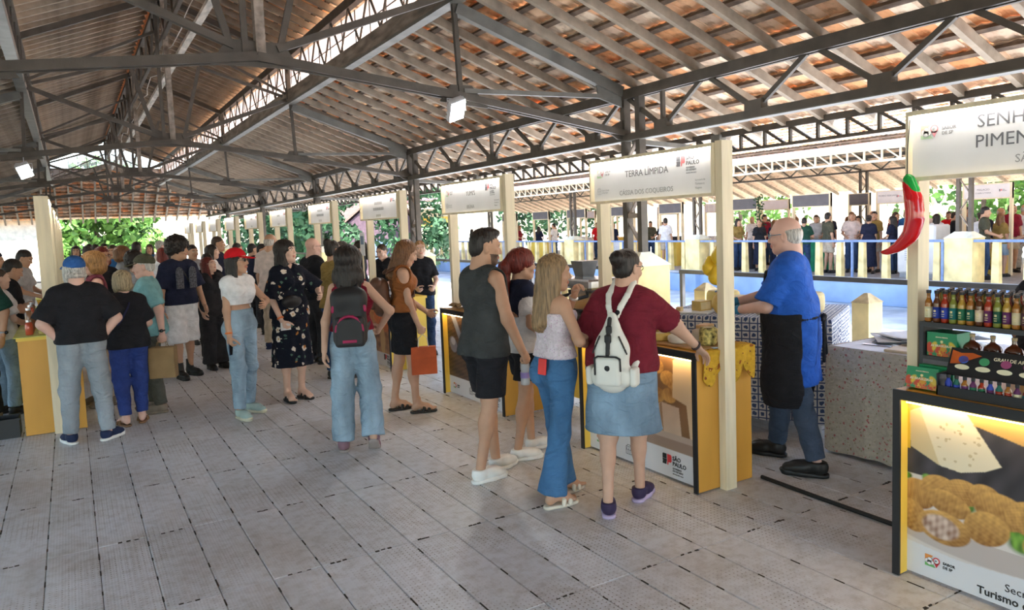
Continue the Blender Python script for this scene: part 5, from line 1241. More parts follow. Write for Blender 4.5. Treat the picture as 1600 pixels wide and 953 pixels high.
def backpack(label, main, trim, kind='school', tilt=.0, drop=0., name='backpack'):
    def f(g):
        q = g.k; r = world_obj(g, name, label, 'backpack'); R = g.R; c = g.chest+R@V3(0, -.165-g.fat*.6, -.045-drop)*q
        X = lambda x, y, z: c+R@V3(x, y, z)*q
        if kind == 'school':
            s = SDF(); s.box(X(0, -.06, -.03), V3(.138, .075, .235)*q, .06, M=R).limb(X(-.05, -.05, .12), X(.05, -.05, .12), .085*q, .085*q, .05); add(r, 'pack_body', s.mesh(.011, disp=wrinkle(.003, 30)), main)
            s = SDF(); s.box(X(0, -.128, -.14), V3(.120, .035, .125)*q, .03, M=R); pk = add(r, 'front_pocket', s.mesh(.010), main)
            s = SDF(); P = [X(.108*math.cos(a), -.162+.012*abs(math.cos(a)), -.135+.125*math.sin(a)) for a in np.linspace(0.05, PI-.05, 11)]
            for u, v in zip(P, P[1:]): s.limb(u, v, .011*q, .011*q, .004)
            add(pk, 'zip_piping', s.mesh(.006), trim)
            s = SDF(); P = [X(.128*math.cos(a), -.128+.02*abs(math.cos(a)), .03+.09*math.sin(a)) for a in np.linspace(.0, PI, 11)]
            for u, v in zip(P, P[1:]): s.limb(u, v, .016*q, .016*q, .004)
            add(r, 'zip_piping', s.mesh(.007), trim)
            s = SDF(); s.box(X(0, -.165, -.215), V3(.058, .003, .014)*q, .002, M=R); add(pk, 'logo_patch', s.mesh(.005), trim)
            s = SDF(); s.limb(X(-.05, .01, .17), X(.05, .01, .17), .010, .010, .004); add(r, 'grab_handle', s.mesh(.006), main)
        elif kind == 'leather':
            s = SDF(); s.ell(X(0, -.05, -.10), V3(.13, .095, .155)*q, .03).ell(X(0, -.04, .03), V3(.10, .075, .10)*q, .04); add(r, 'pack_body', s.mesh(.011, disp=wrinkle(.004, 34)), main)
            s = SDF(); s.ell(X(0, -.075, .06), V3(.095, .075, .075)*q, .03); add(r, 'flap', s.mesh(.010), main); s = SDF(); s.box(X(0, -.135, -.11), V3(.075, .03, .07)*q, .025, M=R); add(r, 'front_pocket', s.mesh(.010), main)
        else:
            s = SDF(); s.limb(X(0, -.05, -.20), X(0, -.05, -.02), .115*q, .105*q, .03, flat=R@V3(0, 1, 0), fs=.62).limb(X(0, -.05, -.02), X(0, -.03, .17), .105*q, .035*q, .04, flat=R@V3(0, 1, 0), fs=.62).box(X(0, -.05, -.20), V3(.135, .07, .07)*q, .05, M=R); add(r, 'pack_body', s.mesh(.010, disp=wrinkle(.0025, 30)), main)
            s = SDF(); s.box(X(0, -.125, -.16), V3(.082, .028, .092)*q, .022, M=R); pk = add(r, 'front_pocket', s.mesh(.009), main)
            s = SDF(); P = [X(-.084, -.142, -.18), X(-.084, -.146, -.075), X(-.06, -.150, -.062), X(.06, -.150, -.062), X(.084, -.146, -.075), X(.084, -.142, -.15)]
            for u, v in zip(P, P[1:]): s.limb(u, v, .006, .006, .003)
            add(pk, 'zip', s.mesh(.005), trim)
            s = SDF(); s.ell(X(0, -.152, -.135), V3(.020, .006, .020)*q, .003, M=R); add(pk, 'badge', s.mesh(.005), trim)
            s = SDF(); s.limb(X(0, -.075, .165), X(0, -.118, .06), .014, .014, .004, flat=R@V3(0, 1, 0), fs=.5).limb(X(0, -.118, .06), X(0, -.135, -.05), .014, .014, .004, flat=R@V3(0, 1, 0), fs=.5).box(X(0, -.122, .045), V3(.020, .010, .022), .004, M=R).box(X(0, -.098, .10), V3(.018, .009, .02), .004, M=R); add(r, 'buckle_strap', s.mesh(.006), trim)
            for sd in (-1, 1):
                s = SDF(); P = [X(sd*.112, -.085, -.05+.12*t) + R@V3(-sd*.05*t, -.01, 0) for t in np.linspace(0, .9, 6)]
                for u, v in zip(P, P[1:]): s.limb(u, v, .0055, .0055, .003)
                add(r, 'zip', s.mesh(.005), trim)
                s = SDF(); s.box(X(sd*.145, -.05, -.20), V3(.022, .05, .06)*q, .015, M=R); add(r, 'side_pocket', s.mesh(.009), main)
        for i, sd in enumerate((1, -1)):
            s = SDF(); sh = g.sh[i]*.42+g.neck*.58; top = X(sd*.02 if kind == 'sling' else sd*.06, .0, .17)
            P1 = sh+R@V3(0, -.082-g.fat*.75, -.005)*q+g.up*.008; P = [top, (top+P1)/2+R@V3(0, -.012-g.fat*.15, 0), P1, sh+g.up*(.058+g.fat*.35)*q, sh+R@V3(sd*.015, .115+g.fat*.3, -.08)*q, sh+R@V3(sd*.06, .10+g.fat*.5, -.26)*q, g.sh[i]+R@V3(sd*.005, -.03, -.30)*q, X(sd*.11, -.02, -.18)]
            for u, v in zip(P, P[1:]): s.limb(u, v, .021*q, .021*q, .008, flat=R@V3(0, 1, .15), fs=.42)
            add(r, 'shoulder_strap', s.mesh(.009), main)
    return f
def paper_bag(label, m, size=(.26, .11, .30), name='paper_bag', i=0, dz=-.05, handle=None, fold=False, out=.02):
    def f(g):
        q = g.wr[i]+g.hp[i][1]*.085-g.hp[i][2]*out; W = rotz(g.root.rotation_euler.z)@q+np.array(g.root.location); r = tag(empty(name, (W[0], W[1], W[2]+dz-size[2]-.02), g.root.rotation_euler.z+PI/2*.9), label, 'bag')
        w, d, h = size; b = MB(); b.loft([[(-w/2, -d/2, 0), (w/2, -d/2, 0), (w/2, d/2, 0), (-w/2, d/2, 0)], [(-w/2, -d/2, h*.6), (w/2, -d/2, h*.6), (w/2, d/2, h*.6), (-w/2, d/2, h*.6)], [(-w/2*.97, -d/2*.7, h), (w/2*.97, -d/2*.7, h), (w/2*.97, d/2*.7, h), (-w/2*.97, d/2*.7, h)]]); b.build('bag_body', m, r)
        if fold: MB().box((-w/2*.99, -d/2-.008, h*.52), (w/2*.99, -d/2-.002, h)).build('folded_top', m, r)
        for sy in (-1, 1): MB().tube([(-.05, sy*d*.33, h-.01), (-.04, sy*d*.1, h+.05-dz*.3), (0, 0, h-dz+.02), (.04, sy*d*.1, h+.05-dz*.3), (.05, sy*d*.33, h-.01)], .003, 5).build('handle', handle or m, r)
        return r
    return f
def handheld(name, label, cat, build, i=0, off=(0, 0, 0), rz=0.):
    def f(g):
        q = g.wr[i]+g.hp[i][1]*.085*g.k+g.hp[i][2]*.022+V3(*off); W = rotz(g.root.rotation_euler.z)@q+np.array(g.root.location)
        r = tag(empty(name, tuple(W), g.root.rotation_euler.z+rz), label, cat); build(r)
    return f
def phone(m):
    def f(r): MB().rbox((-.036, -.005, -.075), (.036, .005, .075), .004).build('phone_case', m, r); MB().box((-.033, .0052, -.070), (.033, .0060, .070)).build('screen', mat('dark_glass', (.01, .01, .012), .1), r)
    return f

# --- A man in the grey tank top
loc, ft = feet_of((2.41, 4.47), (2.62, 4.62), 50, back=-.06)
g = Fig(1.77, feet=ft, head=(-.45, .12), arms={'r': dict(to=(.10, .12, -.50), hand='grip', palm=(-.6, -.2, 0)), 'l': dict(to=(-.02, .36, -.30), hand='flat', palm=(.3, 0, -1), pole=(-.5, -.6, -1))})
def bottle_small(r):
    b = MB(); b.lathe([(.030, 0), (.033, .01), (.033, .09), (.029, .10), (.033, .11), (.032, .15), (.018, .175), (.014, .19)], n=14); b.build('bottle_body', mat('clear_plastic', (.80, .84, .88), .15, var=0, alpha=.45), r, True)
    MB().lathe([(.016, .19), (.016, .208), (.014, .21)], n=12).build('bottle_cap', mat('dark_cap', (.03, .03, .035), .4), r); MB().lathe([(.0335, .05), (.0335, .09)], n=14).build('bottle_label', mat('violet_label', (.30, .22, .5), .5), r)
person('man in a grey tank top and black shorts holding a water bottle', loc, 50, g, 'tan', (h_quiff, hb), shirt(char, hem=-.09, sleeve=0, open_sides=True, loose=.015, amp=.006), shorts(blk, length=.80), sneak, beard=stub, lod=2, extra=[handheld('water_bottle', 'clear plastic water bottle in the hand of the man in the tank top', 'bottle', bottle_small, 0, (0, 0, -.16))])
# --- B red-haired woman in blue and white shirt
loc, ft = feet_of((2.87, 4.70), (3.10, 4.87), 65, back=-.06)
g = Fig(1.60, True, feet=ft, head=(-.1, .05), arms={'r': dict(to=(.08, .16, -.42), hand='hold'), 'l': dict(to=(-.02, .30, -.2))})
person('woman with red ponytail in a blue and white shirt and black shorts', loc, 65, g, 'tan', (lambda g, m: h_pony(g, m, .34, .02), hrd), both(shirt(wht, hem=-.06, sleeve=.75, loose=.03, flare=.03), shirt(navy, hem=.10, sleeve=.35, o=.021, name='blue_yoke', flare=.01)), shorts(blk, length=.62), sneak, lod=1)
# --- C blond woman in strapless top
loc, ft = feet_of((2.56, 3.78), (2.75, 3.94), 52, back=-.07)
g = Fig(1.60, True, feet=ft, lean=(-.03, .02), head=(-.42, .10), arms={'r': dict(to=(.03, .19, -.30), hand='relax', pole=(1, -.9, -.2), palm=(-.3, 0, .6)), 'l': dict(to=(.12, .22, .04), hand='hold', pole=(-.6, .2, -1))})
tube_m = spot_mat('lilac_sprig_print', (.72, .64, .70), [(70., .20, (.46, .25, .42), (.62, .4, .5)), (55., .12, (.36, .40, .30), (.36, .4, .3))])
def red_phone(g):
    r = world_obj(g, 'phone', 'red phone sticking out of the jeans back pocket', 'phone'); q = g.k; p = g.pel+V3(.045, -.145, .02)*q
    o = MB().rbox((-.035, -.006, -.05), (.035, .006, .05), .004).build('phone_case', mat('red_phone_case', (.70, .02, .02), .4), r, loc=tuple(p)); o.rotation_euler = (-.12, 0, .1)
person('blond woman in a strapless floral top and blue flared jeans', loc, 52, g, 'tan', (lambda g, m: h_long(g, m, .36, .060), hbl), shirt(tube_m, hem=.07, sleeve=0, top_cut=.385, o=.010, name='strapless_top', amp=.003), pants(jean_m, waist=.10, w=(.006, .014, .060), pockets=jean_m, amp=.003), {'kind': 'sandal', 'm': crm, 'sole': crm}, lod=2, extra=[red_phone, band(mat('silver_bracelet', (.6, .6, .6), .3, .8), 1, 'bracelet')])
# --- D woman in maroon with the white backpack
loc, ft = feet_of((3.03, 3.58), (2.71, 3.50), 10, -.25, .2, back=-.03)
g = Fig(1.62, True, fat=.055, feet=ft, lean=(.05, .06), head=(-.55, .12), twist=-.15, arms={'r': dict(to=(.27, .31, -.36), hand='relax', palm=(0, -.2, -1), pole=(.6, -.6, .3)), 'l': dict(to=(-.03, .20, -.38), hand='relax', pole=(-.8, -.8, 0))})
person('woman in a maroon shirt and denim skirt reaching over the cheese counter', loc, 10, g, 'mid', (lambda g, m: h_bun(g, m, (0, -.10, .055), .055), hb), shirt(maroon, hem=-.01, sleeve=.85, o=.016, flare=.018), both(skirt(jean_s, waist=.02, hem=-.42, r0=.135, r1=.195, fs=.82, pockets=jean_s), ), {'kind': 'sneaker', 'm': prs, 'sole': lil}, lod=2, glasses=specs(gl_b),
       extra=[strap(blk, 1, .016), backpack('white backpack on the woman in maroon', mat('off_white_nylon', (.72, .72, .67), .6, var=.05), mat('black_webbing', (.02, .02, .022), .6), 'sling', drop=.11), band(mat('dark_bead_bracelet', (.05, .03, .03), .4), 0, 'bracelet')])
# --- E cheesemonger in blue with black apron
loc, ft = feet_of((4.35, 3.66), (4.20, 3.20), -78, -.05, .1, back=-.02)
g = Fig(1.77, feet=ft, lean=(.03, 0), head=(.0, .10), fat=.018, arms={'l': dict(to=(.06, .34, -.30), hand='hold', palm=(.6, .4, .5), pole=(-.7, -.6, -.8)), 'r': dict(to=(-.05, .42, -.27), hand='hold', palm=(-.5, 0, .6), pole=(.7, -.6, -.6))})
def apron(g):
    q = g.k; c = g.pel; f = g.fat; s = SDF(); g.torso(s, .046, .05, .064); H = -.36*q
    s.limb(c+V3(-.06*q, 0, H), c+V3(.06*q, 0, H), .207*q+f, .207*q+f, .05, flat=(0, 1, 0), fs=.85).limb(c+V3(-.05*q, 0, .12*q), c+V3(.05*q, 0, .12*q), .197*q+f, .197*q+f, .05, flat=(0, 1, 0), fs=.85).limb(c+V3(-.06*q, 0, H), c+V3(-.05*q, 0, .12*q), .20*q+f, .197*q+f, .05, flat=(0, 1, 0), fs=.85).limb(c+V3(.06*q, 0, H), c+V3(.05*q, 0, .12*q), .20*q+f, .197*q+f, .05, flat=(0, 1, 0), fs=.85)
    s.limb(c+V3(-.06, .03, H), c+V3(-.06, .06, -.66*q), .19*q, .17*q, .03, flat=(0, 1, 0), fs=.7).limb(c+V3(.06, .03, H), c+V3(.06, .06, -.66*q), .19*q, .17*q, .03, flat=(0, 1, 0), fs=.7)
    s.limb(c+V3(0, -.26, .7), c+V3(0, -.26, -.9), .27, .27, .01, op='-'); s.ell(g.neck+V3(0, .03, .02), (.11, .13, .12), .02, op='-')
    for sx in (-1, 1): s.box(c+V3(sx*.30, 0, .42), (.17, .4, .28), .02, .01, op='-')
    a = g.put('apron', s.mesh(.013, [(c+V3(0, 0, .42*q), (0, 0, 1)), (c+V3(0, 0, -.50*q), (0, 0, -1))], wrinkle(.004, 22)), blk)
    s = SDF(); g.torso(s, .05, .05, .05); s.limb(c+V3(-.05*q, 0, .10*q), c+V3(.05*q, 0, .10*q), .194*q+f, .194*q+f, .05, flat=(0, 1, 0), fs=.85); g.put('apron_tie', s.mesh(.012, [(c+V3(0, 0, .115), (0, 0, 1)), (c+V3(0, 0, .090), (0, 0, -1))]), blk, a)
    s = SDF(); b = c+V3(.0, -.19-f, .10); s.ell(b, (.03, .02, .025)).limb(b, b+V3(-.05, -.01, -.30), .010, .012, .01).limb(b, b+V3(.045, -.01, -.26), .010, .012, .01).limb(b, b+V3(-.05, 0, -.02), .016, .012, .01).limb(b, b+V3(.05, 0, -.03), .016, .012, .01); g.put('apron_bow', s.mesh(.008), blk, a)
    s = SDF(); P = [g.neck+V3(.075*math.sin(t), -.06*math.cos(t)-.01+.02, .02-.05*(1-math.cos(t))/2) for t in np.linspace(-2.2, 2.2, 12)]
    for u, v in zip(P, P[1:]): s.limb(u, v, .010, .010, .004)
    g.put('neck_loop', s.mesh(.007), blk, a)
    for i in (0, 1):
        gd = unit(g.wr[i]-g.el[i]); s = SDF(); s.limb(g.wr[i]-gd*.03, g.wr[i]+gd*.01, .035, .033, .005, cap=True); gl = mat('blue_nitrile_glove', (.03, .24, .48), .4); o = g.put('glove_cuff', s.mesh(.007), gl, a)
        pose, d, palm = g.hp[i]; hc, hq = hand_tpl(pose); zc = -d; xc = -palm; yc = np.cross(zc, xc); B = np.stack([xc, yc if i == 0 else -yc, zc], 1)
        n = hc-hc.mean(0); P = (hc+unit_rows(hc-V3(0, 0, -.06))*.0028)@B.T*q*1.02+g.wr[i]; g.put('glove', (P, hq if i == 0 else hq[:, ::-1]), gl, a)
def unit_rows(a): return a/(np.linalg.norm(a, axis=1)[:, None]+1e-9)
blue_shirt = both(shirt(cobalt, hem=-.36, sleeve=.92, o=.022, flare=.026, loose=.07, amp=.006))
def held_cheese(g):
    p = (g.wr[0]+g.wr[1])/2+(g.hp[0][1]+g.hp[1][1])*.045+V3(0, .02, .02); W = rotz(g.root.rotation_euler.z)@p+np.array(g.root.location)
    r = tag(empty('cheese', tuple(W), 0), 'round golden cheese held in blue gloved hands', 'cheese'); o = MB().lathe([(.03, -.035), (.075, -.030), (.088, -.012), (.088, .012), (.075, .030), (.03, .035)], n=22).build('cheese_rind', mat('golden_rind', (.62, .42, .12), .6, var=.2), r, True); o.rotation_euler = (1.1, .3, 0)
person('bald cheese vendor in a blue T-shirt and black apron holding cheese', loc, -78, g, 'pink', (h_fringe, hgr), blue_shirt, both(pants(slate, w=(.016, .020, .026)), apron), {'kind': 'sneaker', 'm': bsh, 'sole': bsh, 's': 1.08}, lod=2, glasses=specs(gl_t), extra=[held_cheese])
# --- F vendor in black at the picture edge
g = Fig(1.66, fat=.03, lean=(.30, 0), arms={'r': dict(to=(.05, .25, -.42)), 'l': dict(to=(-.05, .3, -.40))})
person('vendor in black leaning behind the sauce bottles', (4.30, 1.80), 20, g, 'brown', (h_short, hb), shirt(blk, sleeve=.9, o=.02), pants(jean_k), blkshoe, lod=1)
# --- G woman walking away with black and magenta backpack
loc, ft = feet_of((2.02, 5.71), (1.81, 5.84), 4, -.05, .1, lr=.03, pr=.75, back=-.04)
g = Fig(1.66, True, feet=ft, head=(-.25, -.02), arms={'l': dict(to=(-.10, -.06, -.52), hand='relax'), 'r': dict(to=(.10, .12, -.36), hand='hold', pole=(1, -.8, -.3))})
person('dark haired woman walking away in a burgundy top and loose jeans', loc, 4, g, 'mid', (lambda g, m: h_long(g, m, .25, .08, -.06, vol=.032), hb), both(shirt(burg, hem=.08, sleeve=0, o=.014, open_sides=True), ), pants(jean_l, waist=.10, w=(.012, .040, .055), pockets=jean_l), {'kind': 'sneaker', 'm': psh, 'sole': mat('dusty_rubber_sole', (.32, .27, .25), .8)}, lod=2, extra=[backpack('black backpack with magenta piping on the walking woman', mat('black_nylon', (.016, .016, .018), .55), mat('magenta_nylon', (.30, .012, .07), .6), 'school', drop=.05)])
# --- H woman in rust top with brown leather backpack
loc, ft = feet_of((2.83, 6.54), (2.70, 6.78), 78, -.1, .1, back=-.05)
g = Fig(1.70, True, feet=ft, head=(-.05, .42), lean=(.02, 0), arms={'r': dict(to=(.04, .12, -.52), hand='grip'), 'l': dict(to=(-.02, .28, -.42), hand='hold')})
person('woman in a rust top and short black skirt looking down at a stall', loc, 78, g, 'mid', (lambda g, m: h_long(g, m, .27, .045, -.04), hbr), shirt(rust, hem=.06, sleeve=0, o=.016, open_sides=True, loose=.02), skirt(blk, waist=.11, hem=-.36, r0=.12, r1=.125, fs=.86, cy=.0), birk, lod=2,
       extra=[backpack('brown leather backpack on the woman in the rust top', mat('brown_leather', (.10, .042, .022), .5, var=.25), mat('brown_leather', (.10, .042, .022)), 'leather', drop=.02), paper_bag('orange paper shopping bag held by the woman in the black skirt', mat('orange_paper', (.56, .10, .025), .6), (.24, .10, .26), 'shopping_bag', 0, -.10, mat('white_cord', (.8, .78, .75), .6))])
# --- I woman in the floral dress
loc, ft = feet_of((1.89, 7.88), (2.06, 7.94), 155, -.1, .15, back=-.05)
dress_m = spot_mat('dark_floral_viscose', (.008, .010, .020), [(9.5, .25, (.66, .60, .52), (.50, .30, .12)), (8., .12, (.50, .20, .05), (.35, .06, .02)), (12., .17, (.09, .17, .13), (.06, .12, .09))])
g = Fig(1.72, True, fat=.008, feet=ft, head=(.55, -.12), twist=.2, arms={'r': dict(to=(.06, .12, -.50), hand='hold'), 'l': dict(to=(-.05, .30, -.26), hand='relax', pole=(-1, -.6, -.3))})
def pouch(g):
    r = world_obj(g, 'waist_bag', 'black waist bag worn over the floral dress', 'bag'); s = SDF(); s.ell(g.pel+V3(.05, .165, .13)*g.k, V3(.11, .045, .07), .02); add(r, 'bag_body', s.mesh(.010), mat('black_bag_leather', (.015, .015, .017), .45)); s = SDF(); g.torso(s, .030, .05); add(r, 'waist_strap', s.mesh(.014, [(g.pel+V3(0, 0, .175), (0, 0, 1)), (g.pel+V3(0, 0, .145), (0, 0, -1))]), mat('black_bag_leather', (.015, .015, .017)))
def leaflet(r): o = MB().box((-.05, -.001, -.03), (.06, .001, .05)).build('leaflet_sheet', mat('white_paper', (.8, .8, .82), .6), r)
person('woman in a dark floral wrap dress and black sandals', loc, 155, g, 'light', (lambda g, m: h_long(g, m, .22, .075, -.06, vol=.016), hb), shirt(dress_m, hem=-.05, sleeve=1., o=.020, flare=.035, deep=True, name='dress_bodice', loose=.02), skirt(dress_m, waist=.16, hem=-.58, r0=.14, r1=.20, fs=.8, folds=.012, n=9, name='dress_skirt'), birk, lod=2, extra=[pouch, handheld('leaflet', 'white leaflet in the hand of the woman in the floral dress', 'paper', leaflet), band(mat('orange_wristband', (.75, .20, .05), .6), 0)])
# --- J woman in red cap
loc, ft = feet_of((1.34, 7.42), (1.48, 7.66), 140, -.25, .1, back=-.05)
g = Fig(1.66, True, feet=ft, head=(.42, -.02), arms={'r': dict(to=(.06, .06, -.54), hand='hold'), 'l': dict(to=(.02, .26, -.24), hand='relax', pole=(-1, -.5, -.4))})
person('woman in a red cap, white crop top and pale jeans', loc, 140, g, 'tan', (lambda g, m: h_long(g, m, .22, .06, -.04), hb), shirt(wht, hem=.21, sleeve=.18, o=.014, flare=.01), pants(jean_l, waist=.16, w=(.006, .020, .022), length=1.95), {'kind': 'sneaker', 'm': gsh, 'sole': gso}, headgear=cap(red_c), lod=2, glasses=specs(gl_b, True),
       extra=[handheld('phone', 'dark blue phone in the hand of the woman in the red cap', 'phone', phone(mat('dark_blue_phone_case', (.02, .06, .14), .4)), 0, (0, 0, -.03)), band(mat('orange_wristband', (.75, .20, .05)), 0)])
# --- K curly man in navy shirt
loc, ft = feet_of((1.11, 10.04), (1.26, 10.28), 152, -.1, .2, back=-.05)
def window_print(g, ob):
    pm = mat('faded_grey_print', (.085, .09, .11), .8, var=.5, scale=60)
    for sd in (-1, 1):
        s = SDF(); c = g.chest+g.R@V3(sd*.085, .175, -.06); s.box(c, (.048, .012, .11), .006).ell(c+V3(0, 0, .11), (.048, .014, .055), .004); g.put('print', s.mesh(.009), pm, ob)
g = Fig(1.77, feet=ft, head=(.75, .0), arms={'r': dict(to=(.12, .06, -.52), hand='relax'), 'l': dict(to=(-.10, .10, -.50), hand='relax')})
person('curly haired man in a navy printed shirt and white shorts', loc, 152, g, 'tan', (h_curly, hb), shirt(navy, hem=-.03, sleeve=.95, o=.026, flare=.03, loose=.035, print_=window_print, collar=navy), shorts(wht, length=1.12, w=(.03, .05)), {'kind': 'boot', 'm': bsh, 'sole': bsh}, beard=None, lod=1, extra=[strap(mat('black_webbing', (.02, .02, .022)), 1, .014)])
# --- L red haired woman in black
loc, ft = feet_of((1.53, 10.50), (1.69, 10.54), 150, back=-.05)
g = Fig(1.52, True, fat=.01, feet=ft, head=(.55, -.25), arms={'l': dict(to=(0, .1, -.5)), 'r': dict(to=(.06, .05, -.5))})
person('woman with long dyed red hair and glasses dressed in black', loc, 150, g, 'light', (lambda g, m: h_long(g, m, .30, .075, -.05), hrd), both(shirt(blk, hem=.06, sleeve=0, o=.010), shirt(blk2, hem=-.20, sleeve=.95, o=.026, flare=.02, deep=True, name='open_cardigan')), pants(jean_k, w=(.012, .04, .06), belt=bsh), {'kind': 'boot', 'm': bsh, 'sole': bsh}, lod=1, glasses=specs(mat('pale_glasses_frame', (.5, .35, .3), .3)))
# --- M older man in aqua polo with paper bag
loc, ft = feet_of((.59, 8.54), (.62, 8.30), -82, -.1, .1, back=-.05)
g = Fig(1.63, fat=.024, feet=ft, head=(.0, .08), arms={'l': dict(to=(-.05, -.13, -.51), hand='grip', pole=(-.5, -1, 0)), 'r': dict(to=(.02, .2, -.45))})
person('older man in an aqua polo shirt and olive cap', loc, -82, g, 'pink', (h_short, hgr), shirt(aqua, hem=-.10, sleeve=.85, o=.020, flare=.02, collar=aqua), pants(cloth('grey_green_chinos', (.09, .09, .075)), w=(.014, .02, .026)), {'kind': 'sneaker', 'm': tsh, 'sole': tsh}, headgear=cap(olive), lod=1, extra=[watch(bsh, 1), paper_bag('brown paper bag held by the man in the aqua polo', mat('kraft_paper', (.30, .19, .085), .75), (.24, .13, .30), 'paper_bag', 1, -.02, None, True, .13)])
# --- N woman in black top and blue trousers, from behind
loc, ft = feet_of((.48, 8.04), (.33, 7.97), -12, -.3, .2, back=-.05)
g = Fig(1.50, True, fat=.022, feet=ft, head=(.35, .05), arms={'l': dict(to=(-.03, .22, -.42)), 'r': dict(to=(.03, .24, -.40))})
person('woman in a black top and royal blue trousers seen from behind', loc, -12, g, 'pink', (lambda g, m: h_bob(g, m, .014, .10), hgb), shirt(blk, hem=-.08, sleeve=.85, o=.020, flare=.02), pants(royal, w=(.014, .020, .020), length=1.9), {'kind': 'sandal', 'm': brs, 'sole': brs}, lod=2, extra=[strap(mat('navy_strap', (.012, .014, .06), .7), 1, .012)])
# --- O woman with auburn hair and sunglasses on
g = Fig(1.67, True, fat=.02, head=(.1, 0), arms={'l': dict(to=(.0, .25, -.35)), 'r': dict(to=(.0, .25, -.35))})
person('auburn haired woman in a maroon vest beside the left counter', (.21, 9.14), -95, g, 'pink', (lambda g, m: h_bob(g, m, .035, .12), hau), shirt(cloth('dusty_maroon_cotton', (.22, .05, .075)), hem=-.08, sleeve=0, o=.016, open_sides=True), pants(beige), {'kind': 'sneaker', 'm': tsh, 'sole': tsh}, lod=1, glasses=specs(mat('silver_frame', (.5, .5, .55), .3, .6)))
# --- P man in blue cap, hands on hips
loc, ft = feet_of((.17, 7.54), (-.12, 7.60), -6, -.85, .25, back=-.04)
g = Fig(1.66, fat=.03, feet=ft, head=(.25, .04), arms={'l': dict(to=(.02, -.01, -.455), hand='relax', pole=(-1, -.15, 0), palm=(1, 0, 0), bend=(.6, .2, 0)), 'r': dict(to=(-.02, -.02, -.455), hand='relax', pole=(1, -.15, 0), palm=(-1, 0, 0), bend=(-.4, .2, 0))})
person('heavy man in a blue cap, black T-shirt and grey jeans, hands on hips', loc, -6, g, 'pink', (lambda g, m: h_bob(g, m, .010, .06), hgr), shirt(blk, hem=-.01, sleeve=.92, o=.020, flare=.03), pants(jean_g, waist=.09, w=(.010, .020, .024), pockets=jean_g), {'kind': 'sneaker', 'm': nsh, 'sole': wso}, headgear=cap(cloth('blue_cap_twill', (.035, .12, .36))), lod=2, extra=[band(mat('red_wristband', (.65, .03, .02), .6), 1)])
# --- Q man in dark green at the left picture edge
g = Fig(1.72, fat=.03, head=(.2, .1), arms={'r': dict(to=(.10, .08, -.52)), 'l': dict(to=(-.13, .06, -.50))})
person('man in a dark green T-shirt and black trousers at the picture edge', (-.86, 9.02), 215, g, 'tan', (h_short, hb), shirt(dkgreen, hem=-.08, sleeve=.95, o=.022, flare=.03), pants(blk, w=(.016, .022, .03)), {'kind': 'sneaker', 'm': tsh, 'sole': gso}, lod=1, extra=[watch(mat('steel_watch_strap', (.4, .4, .42), .3, .8), 1)])
# --- people behind and beyond
def simple(label, loc, phi, h, fem, skin, hair, top, bottom, shoes=None, fat=0., head=(0, 0), arms=None, headgear=None, lod=0, glasses=None, ground=0., feet=None, extra=(), lean=(0, 0), group=None):
    return person(label, loc, phi, Fig(h, fem, fat, feet=feet, head=head, arms=arms, lean=lean), skin, hair, top, bottom, shoes or blkshoe, lod=lod, headgear=headgear, glasses=glasses, ground=ground, extra=extra, group=group)
fwd = {'r': dict(to=(0, .28, -.36), hand='hold'), 'l': dict(to=(0, .28, -.36), hand='hold')}
tee = lambda m, **k: shirt(m, hem=k.pop('hem', -.06), sleeve=k.pop('sleeve', .8), o=.018, flare=.018, **k)
long_ = lambda l=.28, w=.06: (lambda g, m: h_long(g, m, l, w))
simple('man in a dark beret-like cap behind the left counter', (-.80, 10.85), 95, 1.72, False, 'tan', (h_short, hb), tee(blk), pants(jean_d), headgear=cap(navy, back=True), arms=fwd, lod=1)
simple('man in a black T-shirt bending over goods behind the left counter', (-.62, 10.0), 80, 1.64, False, 'tan', (h_short, hb), tee(blk), pants(jean_d), arms=fwd, lod=1, head=(0, .45))
simple('person in a white sleeved shirt at the left counter behind the green shirt', (-.66, 9.35), 70, 1.55, True, 'light', (h_bun, hd), tee(wht), pants(jean_l), arms=fwd)
simple('dark haired man looking down far behind the left counter', (-.62, 12.8), 110, 1.72, False, 'tan', (h_short, hb), tee(lgr), pants(jean_d), arms=fwd, head=(0, .4))
simple('bald man in a pale pink shirt and beige trousers', (2.66, 11.75), 28, 1.80, False, 'tan', (h_fringe, hgr), shirt(pinkw, hem=-.12, sleeve=.85, o=.022, flare=.02, loose=.02), pants(beige), {'kind': 'sneaker', 'm': nsh, 'sole': nsh}, lod=1, head=(-.2, .1))
simple('bald man in a black T-shirt at the booths', (2.80, 9.95), 60, 1.72, False, 'pink', None, tee(blk), pants(jean_k), lod=1, head=(-.2, .05), glasses=specs(gl_b), fat=.03)
simple('woman with dark bun in a mustard top behind the walking woman', (2.70, 8.72), 55, 1.69, True, 'tan', (lambda g, m: h_bun(g, m, (0, -.08, .1), .05), hb), tee(must), pants(jean_d), lod=1)
simple('dark haired visitor beside the mustard top at the stall', (2.98, 9.2), 40, 1.67, True, 'light', (h_bun, hb), tee(blk), pants(jean_k))
simple('vendor with ponytail in black behind the canned goods stall', (4.15, 11.9), -95, 1.62, True, 'light', (lambda g, m: h_pony(g, m, .2), hb), tee(blk), pants(jean_k), arms=fwd, lod=1)
simple('vendor with hair tied back in a black polo facing visitors', (4.14, 10.8), -150, 1.58, True, 'light', (lambda g, m: h_bun(g, m, (.0, -.12, .0), .035), hd), tee(blk, deep=True), pants(jean_k), arms=fwd, lod=1, head=(-.1, .3))
simple('blond vendor in black standing behind the yellow counter end', (4.20, 9.55), 170, 1.62, True, 'light', (h_bun, hau), tee(blk), pants(jean_d), arms=fwd, lod=1)
